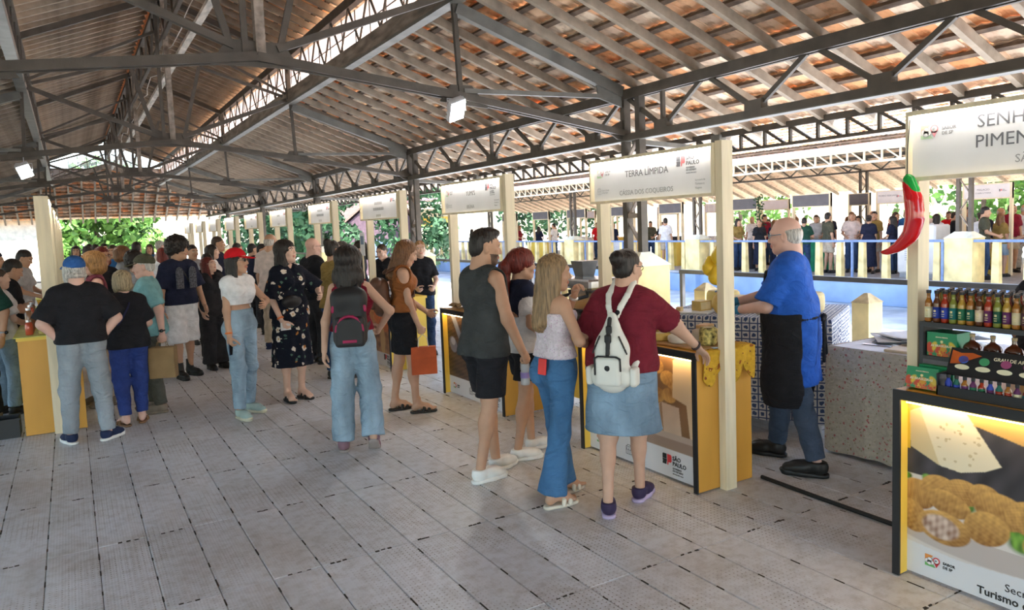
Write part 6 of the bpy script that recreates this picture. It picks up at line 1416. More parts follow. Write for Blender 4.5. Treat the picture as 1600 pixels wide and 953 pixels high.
simple('man in black between far booth posts', (2.94, 13.6), 120, 1.62, False, 'tan', (h_short, hb), tee(blk2), pants(jean_k))
BG = 'crowd in the far aisle'
for lb, lc, ph, h, fem, sk, hr, tp, bt, kw in [
    ('dark red haired woman with glasses behind the auburn woman', (.34, 10.55), 150, 1.72, True, 'tan', (long_(.12), hrd), blk, jean_k, dict(glasses=specs(gl_b))),
    ('child sized person with black curly hair in the far aisle', (.72, 10.9), 20, 1.60, True, 'brown', (h_curly, hb), lgr, jean_d, {}),
    ('dark haired person in navy far down the aisle', (.44, 16.7), 10, 1.72, False, 'tan', (h_short, hb), navy, jean_d, {}),
    ('second dark haired person in black far down the aisle', (.28, 15.1), 30, 1.70, False, 'tan', (h_short, hb), blk, jean_k, {}),
    ('person in blue far down the aisle', (.70, 15.8), 200, 1.70, False, 'tan', (h_short, hd), teal_c, jean_d, {}),
    ('curly brown haired woman in dark grey down the aisle', (.71, 13.2), 80, 1.69, True, 'tan', (lambda g, m: h_bob(g, m, .03), hbr), grey_c, jean_d, {}),
    ('man in a white shirt with a dark shoulder strap', (1.11, 15.9), 20, 1.74, False, 'tan', (h_short, hb), wht, jean_d, dict(extra=[strap(bsh, 1)])),
    ('long haired woman in a blue shirt at the aisle end', (1.63, 19.4), 190, 1.67, True, 'tan', (long_(.25), hd), teal_c, jean_d, {}),
    ('grey haired tall man in pale shirt down the aisle', (1.69, 17.6), 70, 1.74, False, 'pink', (h_short, hgr), pinkw, beige, {}),
    ('woman in a white top with dark red hair down the aisle', (1.39, 14.3), 5, 1.63, True, 'light', (long_(.14, .05), hrd), wht, jean_l, {}),
    ('person in an orange T-shirt partly hidden down the aisle', (1.59, 15.3), 0, 1.55, True, 'tan', (h_short, hb), orng, jean_d, {}),
    ('young man in a grey T-shirt next to the curly haired man', (1.75, 13.3), 150, 1.66, False, 'tan', (h_short, hb), lgr, jean_d, {}),
    ('woman with black hair in white behind the red haired woman', (1.99, 12.9), 95, 1.66, True, 'light', (long_(.2), hb), wht, jean_d, {}),
    ('tall man in a navy jacket behind the red haired woman', (2.22, 13.7), 100, 1.78, False, 'tan', (h_short, hd), navy, jean_d, {}),
    ('short dark haired woman seen over the red haired woman', (1.66, 11.2), 0, 1.56, True, 'light', (long_(.2), hb), blk, jean_k, {}),
    ('person in a dark shirt in the far left of the aisle', (.12, 18.5), 180, 1.71, True, 'tan', (long_(.2), hb), burg, jean_k, {}),
    ('person in a grey shirt in the far left of the aisle', (.42, 20.8), 0, 1.72, False, 'tan', (h_short, hb), grey_c, jean_d, {}),
    ('person in a black shirt at the far middle of the aisle', (.78, 22.), 170, 1.71, False, 'tan', (h_short, hb), blk, jean_d, {}),
    ('person in pale clothes at the far end of the aisle', (2.4, 21.8), 180, 1.64, True, 'light', (long_(.2), hbr), pinkw, stone, {}),
    ('visitor in a red shirt near the far right booths', (3.0, 16.2), 60, 1.63, False, 'tan', (h_short, hb), red_c, jean_d, {}),
    ('visitor in dark blue near the far right booths', (3.0, 14.7), 70, 1.62, False, 'tan', (h_short, hb), navy, jean_k, {}),
    ]:
    simple(lb, lc, ph, h, fem, sk, hr, tee(tp), pants(bt), group=BG, **kw)
# ================================================================== outside: street, second hall, trees
conc = mat('pale_concrete', (.52, .53, .55), .85, 0, .2, 1.2, .1, 20)  # light grey of the concrete itself
blue_w = mat('light_blue_wall_paint', (.30, .42, .62), .7, 0, .12, 1.5, .05, 20)
blue_r = mat('blue_enamel_rail', (.16, .24, .42), .45, .1, .15, 8)
ZP = 0.; DX = 20.74; ZO = .50; ZS = -.65
tag(MB().box((XC+.95, -40, ZS-.1), (17.55, 90, ZS)).build('street', conc), 'sunlit concrete street between the two halls', None, None, 'structure')
tag(MB().box((-60, -60, -.95), (90, 130, ZS-.1)).build('ground', mat('dry_ground', (.42, .39, .33), .95, var=.3, scale=.4)), 'open ground around the halls', None, None, 'structure')
tag(MB().box((-14, -40, -.165), (XL-1.2, 90, -.06)).build('pavement', mat('shade_darkened_paving', (.13, .125, .10), .9, var=.3, scale=1.5)), 'paved strip left of the hall', None, None, 'structure')  # paving colour darkened so less light bounces onto the left roof
tag(MB().box((XL-1.2, -40, ZS-.1), (XC+.95, YB+4, -.1205)).build('wall_base', conc), 'concrete base of the near hall platform', None, None, 'structure')
w = tag(empty('wall_platform'), 'light blue platform wall of the second hall across the street', None, None, 'structure')
MB().box((17.6, -30, ZS), (27.5, 60, ZP)).build('platform', blue_w, w); MB().box((17.56, -30, ZP-.06), (17.62, 60, ZP+.005)).build('coping', mat('grey_coping', (.42, .43, .45), .8), w)
MB().box((17.62, -30, ZP), (27.4, 60, ZP+.004)).build('platform_floor', mat('platform_floor_grey', (.40, .39, .37), .8, var=.15), w)
for y in (17.6, 9.2, 25.1): MB().box((17.40, y, ZS), (17.60, y+1.1, ZP-.08)).build('buttress', blue_w, w)
cream2 = mat('cream_lattice_paint', (.74, .66, .48), .6, var=.12)
# hall 2 roof
roof_slope('roof', 'sunlit pinkish tiled slope of the second hall across the street', (XB0+DX, ZB+ZO), (XL+DX, ZT+ZO), -12, 50, 0., 0, over=1.80, rafter_h=.12)
r2 = tag(empty('roof'), 'far slope of the second hall roof', None, None, 'structure')
MB().beam((XB1+DX+3.0, -12, ZB+ZO-.96), (XB1+DX+3.0, 50, ZB+ZO-.96), 6.6, .05, up=(.35, 0, .937)).build('tile_sheet', TILE, r2)
for k in range(54): MB().beam((XB1+DX, 1+k*.9, ZB+ZO+.02), (XC+DX+3.6, 1+k*.9, ZT+ZO-1.35), .07, .12).build('rafter', timber, r2)
r3 = tag(empty('roof'), 'unseen lantern roof of the second hall', None, None, 'structure')
for s in (-1, 1): MB().beam((XR+DX+s*1.15, -12, ZRG+ZO-.36), (XR+DX+s*1.15, 50, ZRG+ZO-.36), 2.55, .05, up=(s*.37, 0, .93)).build('tile_sheet', TILE, r3)  # plain hidden slabs, put in to block light
fa = tag(empty('trim_6'), 'pink eave edge and cream lattice girder of the second hall', None, None, 'structure')
xe = 16.20; ze = 3.30
MB().box((xe-.02, -12, ze-.10), (xe+.03, 50, ze+.06)).build('fascia', mat('faded_pink_fascia', (.78, .46, .42), .7, var=.12, scale=2), fa)
MB().box((16.42, -12, 3.18), (16.48, 50, 3.25)).build('top_chord', cream2, fa); MB().box((16.42, -12, 2.90), (16.48, 50, 2.95)).build('bottom_chord', cream2, fa)
va = MB().box((-.02, -.018, 2.94), (.02, .018, 3.19)).mesh('vertical', cream2); vb = MB().beam((0, 0, 2.94), (0, .34, 3.19), .03, .035, up=(1, 0, 0)).mesh('diagonal', cream2)
y = 2.
while y < 48: link('vertical', va, fa, (16.45, y, 0)); link('diagonal', vb, fa, (16.45, y, 0)); y += .45
gd = tag(empty('trim_7'), 'dark girder truss along the columns of the second hall', None, None, 'structure')
for xx in (17.9, 26.9):
    MB().box((xx-.05, -12, 3.78), (xx+.05, 50, 3.91)).build('top_chord', steel, gd); MB().box((xx-.05, -12, 3.27), (xx+.05, 50, 3.34)).build('bottom_chord', steel, gd)
    a = MB().beam((0, 0, 3.33), (0, .66, 3.80), .05, .045, up=(1, 0, 0)).mesh('diagonal', steel); b = MB().beam((0, 0, 3.33), (0, -.66, 3.80), .05, .045, up=(1, 0, 0)).mesh('diagonal', steel); y = 2.
    while y < 48: link('diagonal', a, gd, (xx, y, 0)); link('diagonal', b, gd, (xx, y, 0)); y += 1.39
for k, y in enumerate((2.6, 9.6, 18.15, 25.2, 32.2)):
    for xx in (17.95, 26.9):
        c = tag(empty('column', (xx, y, ZP)), 'column of the second hall on a yellow plinth, %s row, %s from the near end' % ('street' if xx < 15 else 'far', ORD[k]), None, None, 'structure')
        for o in (0, -.28): MB().box((-.05, o-.04, 1.15), (.05, o+.04, 3.3)).build('post', steel, c)
        for q in range(5): MB().beam((0, (0 if q % 2 else -.28), 1.25+q*.40), (0, (-.28 if q % 2 else 0), 1.65+q*.40), .02, .05, up=(1, 0, 0)).build('lacing_bar', facia, c)
        MB().box((-.27, -.46, 0), (.27, .18, 1.05)).build('plinth', yellow, c); MB().loft([[(-.29,-.48,1.05),(.29,-.48,1.05),(.29,.20,1.05),(-.29,.20,1.05)], [(-.08,-.33,1.20),(.08,-.33,1.20),(.08,.05,1.20),(-.08,.05,1.20)]]).build('plinth_cap', cream, c)
    if k: 
        t = tag(empty('roof_truss', (DX, y, ZO)), 'roof truss of the second hall, %s from the near end' % ORD[k], None, None, 'structure')
        for s in (-1, 1):
            X = lambda d: XR+s*d
            truss_part(t, 'bottom_chord', (X(4.5), 0, 2.87), (X(0), 0, 3.47), .07, .08); truss_part(t, 'top_chord', (X(4.46), 0, ZT-.03), (X(2.16), 0, ZB-.14), .09, .13); truss_part(t, 'diagonal', (X(.08), 0, 3.56), (X(2.06), 0, ZB-.02), .07, .07)
# railing of the second platform
rl = tag(empty('railing', (0, 0, 0)), 'blue rail on pale yellow square balusters along the second platform', 'railing')
MB().box((17.72, -4, .96), (17.79, 46, 1.02)).build('top_rail', blue_r, rl)
bal = MB().loft([[(-.075,-.085,ZP),(.075,-.085,ZP),(.075,.085,ZP),(-.075,.085,ZP)], [(-.06,-.07,.96),(.06,-.07,.96),(.06,.07,.96),(-.06,.07,.96)]]).mesh('baluster', yellow)
pst = MB().box((-.025, -.025, ZS), (.025, .025, .96)).mesh('rail_post', blue_r)
for i in range(60): link('baluster', bal, rl, (17.80, 5.4+i*.655, 0))
for i in range(16): link('rail_post', pst, rl, (17.66, 5.1+i*2.35, 0))

# near side: bollards and dark guard rail along our own platform edge
for k, y in enumerate((1.9, 4.45, 6.6, 9.5, 12.0, 14.7, 17.2, 19.7)):
    r = thing('bollard', 'yellow square bollard with a pyramid top at the hall edge, %s from the camera' % ('first', 'second', 'third', 'fourth', 'fifth', 'sixth', 'seventh', 'eighth')[k], 'bollard', (6.70, y, -.02), 0, 'yellow bollards along the hall edge')
    MB().box((-.11, -.09, 0), (.11, .09, .90)).build('shaft', yellow, r); MB().loft([[(-.12,-.10,.90),(.12,-.10,.90),(.12,.10,.90),(-.12,.10,.90)], [(-.02,-.02,.99),(.02,-.02,.99),(.02,.02,.99),(-.02,.02,.99)]]).build('cap', mat('stained_bollard_cap', (.52, .43, .26), .8, var=.4), r)
dk = mat('dark_grey_pipe', (.08, .08, .085), .45, .3)
g1 = thing('guard_rail', 'dark grey guard rail along the hall edge behind the cheese table', 'railing', (6.95, 0, 0))
MB().box((-.03, -3, 1.045), (.03, 7.3, 1.095)).build('top_rail', dk, g1)
for y in (-1.5, .8, 4.05, 7.27): MB().box((-.025, y-.025, -.02), (.025, y+.025, 1.045)).build('rail_post', dk, g1)
g2 = thing('guard_rail', 'dark grey guard rail along the hall edge past the first column', 'railing', (6.95, 0, 0))
MB().box((-.03, 7.8, 1.045), (.03, 28, 1.095)).build('top_rail', dk, g2)
for y in (7.85, 11, 14, 17, 20.5, 24, 27.9): MB().box((-.025, y-.025, -.02), (.025, y+.025, 1.045)).build('rail_post', dk, g2)

# second hall booths
board_g = mat('grey_back_board', (.13, .13, .145), .7, var=.06); white_b = mat('white_board', (.74, .72, .74), .6, var=.03)
BOX2 = []
def booth2(x, y0, y1, front, label, name='', cm=None, zt=2.34, zb=1.94):
    r = thing('booth_sign', label, 'booth', (x, y0, ZP+.0045), 0, 'booths in the second hall'); Y = y1-y0; BOX2.append((x-.5, x+.5, y0-.25, y1+.25))
    for yy in (0, Y-.06): MB().box((-.05, yy, 0), (.05, yy+.06, zt)).build('post', pine, r)
    MB().box((-.04, 0, zb), (.04, Y, zt)).build('frame', pine, r); b = MB().box((-.055, .05, zb+.03), (-.041, Y-.05, zt-.03)).build('sign_board', white_b if front else board_g, r)
    MB().box((-.25, .1, 0), (.25, Y-.1, .92)).build('counter', cm or lam2, r)
    if front and name: lettering(name, .07, grey_t, b, face(Y/2+.08, zb+.22, -.056), .0, 'CENTER'); lettering('CHARCUTARIA', .055, grey_t, b, face(Y/2+.08, zb+.14, -.056), .0, 'CENTER') if name == 'MALACIO' else None; sp_logo(b, .30, zb+.18, -.056, .07, True, False)
green_c = mat('green_table_cloth', (.01, .30, .14), .7); dark_c = mat('dark_counter_cloth', (.03, .03, .045), .8); whc = mat('white_counter_cloth', (.7, .7, .72), .7)
for k, (a, b) in enumerate(((14.1, 15.47), (16.8, 17.97), (20.3, 21.56), (23.1, 24.48), (26.25, 27.67), (29.16, 30.54), (32.1, 33.5))):
    booth2(19.5, a, b, False, 'grey backed booth board in the second hall, %s counting away from the chili' % ORD[k], cm=(green_c, dark_c, lam2, whc, dark_c, lam2, whc)[k])
booth2(22., 14.5, 15.25, False, 'small grey backed booth board deeper in the second hall', cm=dark_c)
booth2(20.8, 12.55, 13.5, True, 'white booth sign in the second hall just beside the red chili', 'MORRO BERNARDI', whc); booth2(20.3, 9.54, 10.74, True, 'white booth sign in the second hall reading MALACIO', 'MALACIO', lam2); booth2(20.3, 7.6, 8.8, False, 'grey backed booth board at the right picture edge', cm=dark_c)
for k, y in enumerate((19.5, 22.6, 25.7, 28.8, 32)): booth2(24.4, y, y+1.4, True, 'white booth sign in the deep row of the second hall, %s counting leftward' % ORD[k], '', (lam2, whc, dark_c)[k % 3])
def cooler(x, y, z, label, s=1.):
    r = thing('air_cooler', label, 'air cooler', (x, y, z), 0); wm = mat('white_plastic_casing', (.78, .79, .80), .5, var=.03); sl = mat('grey_vent_slat', (.45, .47, .5), .5)
    MB().rbox((-.35*s, -.5*s, .12*s), (.35*s, .5*s, 1.35*s), .04).build('casing', wm, r); MB().box((-.30*s, -.45*s, 0), (.30*s, .45*s, .12*s)).build('base', sl, r)
    for i in range(12): MB().box((-.362*s, -.28*s, .45*s+i*.055*s), (-.350*s, .28*s, .48*s+i*.055*s)).build('vent_slat', sl, r)
cooler(18.85, 10.95, ZP+.0045, 'big white air cooler behind the railing next to the chili'); cooler(19.0, 34.5, ZP+.0045, 'white air cooler on the second platform between sign posts'); cooler(-2.0, 19.5, 0, 'white air cooler beyond the left counters', .9); cooler(20.6, 28.4, ZP+.0045, 'white air cooler among the far booths of the second hall', .8)

# second hall crowd: a few figures, copied with other clothes
def recolor(root, cols):
    for ch in root.children:
        st = ch.name.split('.')[0]
        if st in cols:
            for sl in ch.material_slots: sl.link = 'OBJECT'; sl.material = cols[st]
PROTO = {}
def proto(key, *a, **k):
    PROTO[key] = (a, k)
def far_person(key, label, x, y, phi, cols, z=ZP+.0045, s=1.):
    made, first = FAR.get(key, (None, True))
    if made is None:
        fem, hair, bot, arms, hd = KINDS_[key]
        made = simple(label, (x, y), phi, 1.66 if fem else 1.73, fem, 'tan', hair, tee(wht), bot, arms=arms, head=hd, ground=z, group='crowd in the second hall'); FAR[key] = (made, False); o = made
    else:
        o = dup(made, (x, y, z), frame_of((x, y), phi), label)
        for c in o.children:
            pass
    recolor(o, cols); o.scale = (s, s, s); PLACED.append((x, y)); return o
PLACED = []
FAR = {}
KINDS_ = {'m1': (False, (h_short, hb), pants(jean_d), fwd, (0, .1)), 'm2': (False, (h_short, hd), shorts(beige), None, (.4, 0)), 'w1': (True, (long_(.26), hd), pants(jean_d), fwd, (.2, .1)), 'w2': (True, (lambda g, m: h_bun(g, m), hb), skirt(navy, hem=-.75, r1=.2), None, (-.3, 0)), 'w3': (True, (long_(.2, .05), hbr), shorts(jean_l), None, (.5, 0)), 'm3': (False, (h_fringe, hgr), pants(stone), None, (-.4, .1))}
stripe_m = None
def stripes():
    m, nt, p = new_mat('multicolour_striped_knit'); tc = N(nt, 'ShaderNodeTexCoord'); w = N(nt, 'ShaderNodeTexWave', ins={'Scale': 7.}); w.bands_direction = 'Z'; nt.links.new(tc.outputs['Object'], w.inputs[0])
    r = ramp(nt, w.outputs[0], [(0, (.55, .18, .08)), (.3, (.7, .66, .58)), (.55, (.05, .07, .06)), (.75, (.7, .66, .58))], 'CONSTANT'); nt.links.new(r.outputs[0], p.inputs['Base Color']); p.inputs['Roughness'].default_value = .85; return m
stripe_m = stripes()
TH = dict(blk=blk, navy=navy, wht=wht, red=red_c, grey=grey_c, sage=sage, blue=teal_c, pink=pinkw, burg=burg, lgr=lgr, olive=olive, stripe=stripe_m, must=must)
hairs = dict(k=hb, d=hd, b=hbr, r=hrd, g=hgr, y=hau)
for i, (key, x, y, phi, c, hc, lb) in enumerate([
    ('m1', 13.55, 13.9, 10, 'sage', 'k', 'man in a dark green shirt with a round back print at the green cloth stall'), ('m2', 13.6, 13.0, 60, 'olive', 'k', 'man in an olive shirt and cap at the second hall railing'), ('w1', 14.9, 13.0, 200, 'lgr', 'k', 'woman in light grey in the second hall crowd'),
    ('m1', 17.3, 11.4, 190, 'red', 'd', 'person in red in the second hall crowd'), ('w1', 15.0, 11.7, 150, 'burg', 'd', 'woman in burgundy in the second hall crowd'), ('w2', 13.9, 11.75, 0, 'navy', 'k', 'woman in a navy dress leaning at the second hall railing'), ('w1', 14.2, 11.15, -60, 'navy', 'k', 'long haired woman in navy beside the leaning woman'),
    ('m2', 14.6, 10.95, 20, 'blue', 'd', 'man in dark blue with a backpack in the second hall'), ('m1', 15.4, 10.9, 200, 'pink', 'k', 'tall bearded man in pale shirt in the second hall'), ('w3', 14.75, 10.1, 10, 'wht', 'k', 'long haired person in a white cap and shirt left of the chili'), ('m1', 15.6, 10.1, 90, 'blk', 'k', 'man in black behind the chili'),
    ('m2', 16.1, 10.0, 170, 'grey', 'd', 'man in a dark cap behind the air cooler'), ('w2', 14.1, 8.35, 20, 'wht', 'd', 'woman in a white blouse and long navy skirt'), ('w3', 14.5, 8.05, 40, 'must', 'b', 'red haired child in mustard and green'), ('m3', 16.4, 8.4, 0, 'wht', 'g', 'grey haired man in white in the second hall'), ('w1', 14.2, 7.0, -70, 'stripe', 'k', 'woman in a multicolour striped shirt walking left'),
    ('m1', 16.0, 7.2, 10, 'navy', 'k', 'man in navy with raised arm near the striped shirt'), ('m2', 15.9, 8.5, 150, 'burg', 'd', 'man in burgundy deep in the second hall'), ('w1', 15.8, 6.6, 180, 'pink', 'd', 'woman in pink at the right picture edge'),
    ('m1', 15.8, 14.0, 160, 'blk', 'k', 'man in black deep behind the green cloth stall'), ('w1', 15.6, 15.4, 190, 'burg', 'k', 'woman in burgundy behind the vendor head'), ('m3', 15.8, 13.2, 170, 'lgr', 'g', 'man in grey behind the white sign'), ('m2', 16.2, 12.2, 160, 'blk', 'd', 'man in black deep in the crowd'),
    ('w1', 14.8, 16.6, 30, 'navy', 'b', 'long haired woman in blue left of the cheese vendor'), ('m1', 15.6, 18.0, 150, 'burg', 'k', 'person in dark red far left of the cheese vendor'), ('m3', 16.4, 19.6, 180, 'wht', 'g', 'person in pale clothes seen past the sign post'), ('w1', 16.5, 18.8, 200, 'blk', 'k', 'dark haired woman past the sign post'),
    ('m2', 13.6, 21.0, 20, 'wht', 'k', 'man in a dark cap and white shirt sitting low by the railing'), ('w2', 14.6, 26.4, 10, 'navy', 'y', 'blond woman in a navy strappy top at the far stalls'), ('m1', 15.6, 25.2, 190, 'olive', 'k', 'man in olive at the far stalls'), ('m2', 15.4, 24.0, 170, 'blk', 'k', 'man in black at the far stalls'),
    ('m1', 14.8, 32.2, -60, 'wht', 'k', 'tall man in a white T-shirt eating at the far stalls'), ('w1', 15.0, 34.3, 20, 'navy', 'k', 'dark haired person in navy at the far stalls'), ('m1', 15.6, 34.0, 190, 'blk', 'k', 'man in black facing us at the far stalls'), ('w1', 15.0, 36.6, 120, 'burg', 'b', 'woman in a red cap at the far stalls'),
    ('m1', 15.8, 30.0, 200, 'red', 'd', 'person in red at the far stalls'), ('w1', 15.0, 43.0, 60, 'blk', 'k', 'dark haired woman near the far air cooler'), ('w2', 15.4, 41.5, -40, 'burg', 'd', 'woman in dark red near the far air cooler'), ('m1', 17.0, 42, 180, 'lgr', 'k', 'man in grey looking over the tank top man'), ('w1', 14.8, 55, 180, 'blk', 'k', 'woman in black beyond the street end'), ('m2', 14.9, 53.5, 180, 'pink', 'k', 'man in a pale shirt beyond the street end')]):
    far_person(key, lb, x+5.3, (x+5.3)*(.1437+.6122*y/x), phi, {'shirt': TH[c], 'hair': hairs[hc]}, s=.95+.1*((i*37) % 10)/10)

more = [('m1', 'grey', 'k', 'man in grey beside the green cloth stall'), ('w1', 'wht', 'b', 'brown haired woman in white behind the railing'), ('m3', 'blue', 'g', 'older man in blue behind the railing'), ('w3', 'red', 'd', 'woman in a red top and denim shorts in the crowd'), ('m2', 'must', 'k', 'man in mustard and beige shorts in the crowd'), ('w2', 'blk', 'k', 'woman in a black top and long navy skirt in the crowd'), ('m1', 'lgr', 'd', 'man in light grey deep in the crowd'), ('w1', 'olive', 'y', 'auburn haired woman in olive'), ('m3', 'sage', 'g', 'grey haired man in forest green'), ('w3', 'pink', 'b', 'woman in pale pink and shorts'), ('m2', 'navy', 'k', 'man in navy and beige shorts'), ('w1', 'red', 'r', 'red haired woman in a red top'), ('m1', 'olive', 'k', 'man in olive with black hair at the crowd edge'), ('w2', 'lgr', 'b', 'woman in light grey top and long skirt'), ('m3', 'burg', 'g', 'grey haired man in burgundy'), ('w1', 'must', 'k', 'black haired woman in mustard'), ('m2', 'sage', 'd', 'man in forest green and shorts'), ('w3', 'navy', 'k', 'black haired woman in navy and shorts'), ('m1', 'pink', 'b', 'brown haired man in a pale pink shirt'), ('w1', 'blue', 'y', 'auburn haired woman in a blue top')]
rs = np.random.RandomState(3)
for i, (key, c, hc, lb) in enumerate(more):
    for t in range(400):
        x = 18.6+4.2*rs.rand(); y = 9.0+8.6*rs.rand()
        if min(math.hypot(x-a, y-b) for a, b in PLACED) > .58 and not any(a < x < b and c_ < y < d for a, b, c_, d in BOX2) and not (18.2 < x < 20. and 10. < y < 11.9): break
    far_person(key, lb, x, y, rs.choice([0, 30, 90, 150, 180, 210, -60]), {'shirt': TH[c], 'hair': hairs[hc]}, s=.95+.08*rs.rand())
# trees
leaf = mat('light_leaf_green', (.10, .22, .035), .7, var=.5, scale=1.2); leaf2 = mat('dark_leaf_green', (.035, .10, .035), .7, var=.5, scale=1.0); bark = mat('grey_bark', (.14, .10, .07), .9, var=.3)  # leaf is the lighter green, leaf2 the darker
def tree(x, y, h, r, label, m=leaf, n=2600, z=-.75, low=.3, lsz=.17, name='tree'):
    t = thing(name, label, name if name != 'tree' else 'tree', (x, y, z), 0, 'trees around the halls'); rs = np.random.RandomState(int(abs(x*13+y*7)))
    MB().tube([(0, 0, 0), (.1*rs.randn(), .1*rs.randn(), h*.3), (.25*rs.randn(), .25*rs.randn(), h*.75)], [.18, .14, .06], 8).build('trunk', bark, t)
    nb = 16; cs = np.stack([rs.uniform(-.75, .75, nb)*r, rs.uniform(-.75, .75, nb)*r, h*low+(1-low)*h*rs.uniform(.12, .9, nb)], 1); br = rs.uniform(.3, .55, nb)*r
    bi = rs.randint(0, nb, n); d = rs.normal(size=(n, 3)); d /= np.linalg.norm(d, axis=1)[:, None]; p = cs[bi]+d*(br[bi]*rs.uniform(.6, 1.05, n)**.5)[:, None]
    a = rs.normal(size=(n, 3)); a /= np.linalg.norm(a, axis=1)[:, None]; b = np.cross(a, d+.3*rs.normal(size=(n, 3))); b /= np.linalg.norm(b, axis=1)[:, None]; s = lsz*rs.uniform(.6, 1.3, n)[:, None]
    co = np.stack([p-a*s, p-b*s*.55, p+a*s, p+b*s*.55], 1).reshape(-1, 3); q = np.arange(4*n).reshape(-1, 4)
    link('crown', np_mesh('crown', co, q, [m]), t)
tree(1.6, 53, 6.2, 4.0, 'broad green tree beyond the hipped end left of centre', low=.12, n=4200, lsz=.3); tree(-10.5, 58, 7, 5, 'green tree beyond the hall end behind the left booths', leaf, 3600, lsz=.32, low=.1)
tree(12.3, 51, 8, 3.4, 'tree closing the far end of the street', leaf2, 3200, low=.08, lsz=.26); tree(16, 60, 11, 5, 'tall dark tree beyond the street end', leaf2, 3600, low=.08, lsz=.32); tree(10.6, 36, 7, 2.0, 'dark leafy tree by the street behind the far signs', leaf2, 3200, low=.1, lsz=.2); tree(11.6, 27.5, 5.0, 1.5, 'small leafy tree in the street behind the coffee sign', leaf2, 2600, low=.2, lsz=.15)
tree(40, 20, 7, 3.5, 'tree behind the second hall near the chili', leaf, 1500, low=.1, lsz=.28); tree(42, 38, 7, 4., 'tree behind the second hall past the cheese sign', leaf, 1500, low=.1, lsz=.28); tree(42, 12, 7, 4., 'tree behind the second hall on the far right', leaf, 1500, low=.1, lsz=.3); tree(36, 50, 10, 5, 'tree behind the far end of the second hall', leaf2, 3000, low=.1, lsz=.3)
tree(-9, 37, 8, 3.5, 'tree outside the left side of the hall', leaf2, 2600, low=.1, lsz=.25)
tree(-10, 14, 9, 4.5, 'added shading tree close to the left side of the hall', leaf2, 2600, low=.1, lsz=.3); tree(-11, 3, 9, 4.5, 'added shading tree left of the camera', leaf2, 2400, low=.1, lsz=.3); tree(-10, 24, 9, 4.5, 'added shading tree midway along the left side', leaf2, 2400, low=.1, lsz=.3)  # trees added to hold back light from the left
vn = thing('climbing_vine', 'green vine hanging on a booth post left of the cheese vendor', 'plant', (19.30, 16.60, 0)); rs = np.random.RandomState(5); n = 160
q = np.stack([rs.normal(0, .07, n), rs.normal(0, .10, n), rs.uniform(.9, 2.45, n)], 1); a = rs.normal(size=(n, 3)); a /= np.linalg.norm(a, axis=1)[:, None]; b = np.cross(a, rs.normal(size=(n, 3))); b /= np.linalg.norm(b, axis=1)[:, None]
link('leaves', np_mesh('leaves', np.stack([q-a*.06, q-b*.035, q+a*.06, q+b*.035], 1).reshape(-1, 3), np.arange(4*n).reshape(-1, 4), [leaf2]), vn); MB().tube([(0, 0, 0), (.02, .03, 1.2), (-.01, 0, 2.4)], .012, 6).build('stem', bark, vn)
# small house with a dark gable beyond the street
hs = thing('house', 'small dark gabled house among the trees past the booths', 'house', (14.6, 38, ZS)); wallm = mat('purple_brown_boards', (.10, .06, .075), .8, var=.2)
MB().prism([(-2.2, 0, 0), (2.2, 0, 0), (2.2, 0, 2.6), (0, 0, 4.4), (-2.2, 0, 2.6)], (0, 4, 0)).build('house_body', wallm, hs)
for s in (-1, 1): MB().beam((s*1.25, -.2, 3.62), (s*1.25, 4.2, 3.62), 3.1, .08, up=(s*.62, 0, .78)).build('roof_sheet', mat('brown_roof_sheet', (.20, .12, .09), .8), hs)
MB().box((-.6, -.03, .8), (.3, 0, 1.9)).build('shutter', mat('dull_blue_shutter', (.12, .17, .28), .7), hs)
pv = thing('pavilion', 'yellow and cream pavilion front beyond the far end of the second platform', 'building', (20.5, 52, ZP+.005)); MB().box((-4, 0, 0), (5, 2, 3.2)).build('front_wall', cream, pv); MB().box((-4, -.03, 1.9), (5, 0, 2.6)).build('yellow_band', lam2, pv); MB().box((-4.3, -.5, 3.2), (5.3, 3, 3.5)).build('roof_sheet', TILE, pv)
for k in range(4): MB().box((-3.4+k*2.2, -.05, .4), (-2.2+k*2.2, -.03, 1.7)).build('opening', wallm, pv)
lb = thing('pavilion', 'pale building with blue gate glimpsed beyond the left counters', 'building', (-9, 44, -.05)); MB().box((-6, 0, 0), (8.2, 1, 3)).build('front_wall', cream, lb); MB().box((1, -.04, .2), (6, 0, 2.1)).build('gate', blue_w, lb); MB().box((-6.2, -.4, 3), (8.4, 1.4, 3.3)).build('roof_sheet', TILE, lb)
# ================================================================== goods and small things
TC = lambda x, y: (3.348+(x-2.545)*1.15, 3.40+(y-3.60)*.83)
def wheel(label, x, y, z, r, h, m, rz=0., group='cheeses on the cheese stall counter', cut=0.):
    """cheese wheel; cut > 0 leaves out a wedge"""
    n = 26; x, y = TC(x, y) if x < 3.2 else (x, y); o = thing('cheese', label, 'cheese', (x, y, z), rz, group); b = MB(); prof = [(r*.86, 0), (r*.97, h*.12), (r, h*.35), (r, h*.65), (r*.97, h*.88), (r*.86, h)]
    if not cut: b.lathe([(.002, 0)]+prof+[(.002, h)], n=n)
    else:
        ang = np.linspace(cut/2, 2*PI-cut/2, n); rings = [[(0, 0, 0)]+[(a*math.cos(t), a*math.sin(t), zz) for a, zz in prof]+[(0, 0, h)] for t in ang]; b.loft(rings)
    b.build('rind', m, o, not cut); MB().lathe([(r*.5, h), (r*.5, h+.0012)], n=16).build('stamp', mat('pale_cheese_stamp', (.72, .62, .38), .7), o); return o
yel = mat('buttery_cheese_rind', (.72, .52, .14), .55, var=.12); gol = mat('golden_rind', (.62, .42, .12)); pale = mat('floury_white_rind', (.74, .69, .58), .8, var=.12); flour = mat('floury_yellow_rind', (.74, .62, .34), .75, var=.2)
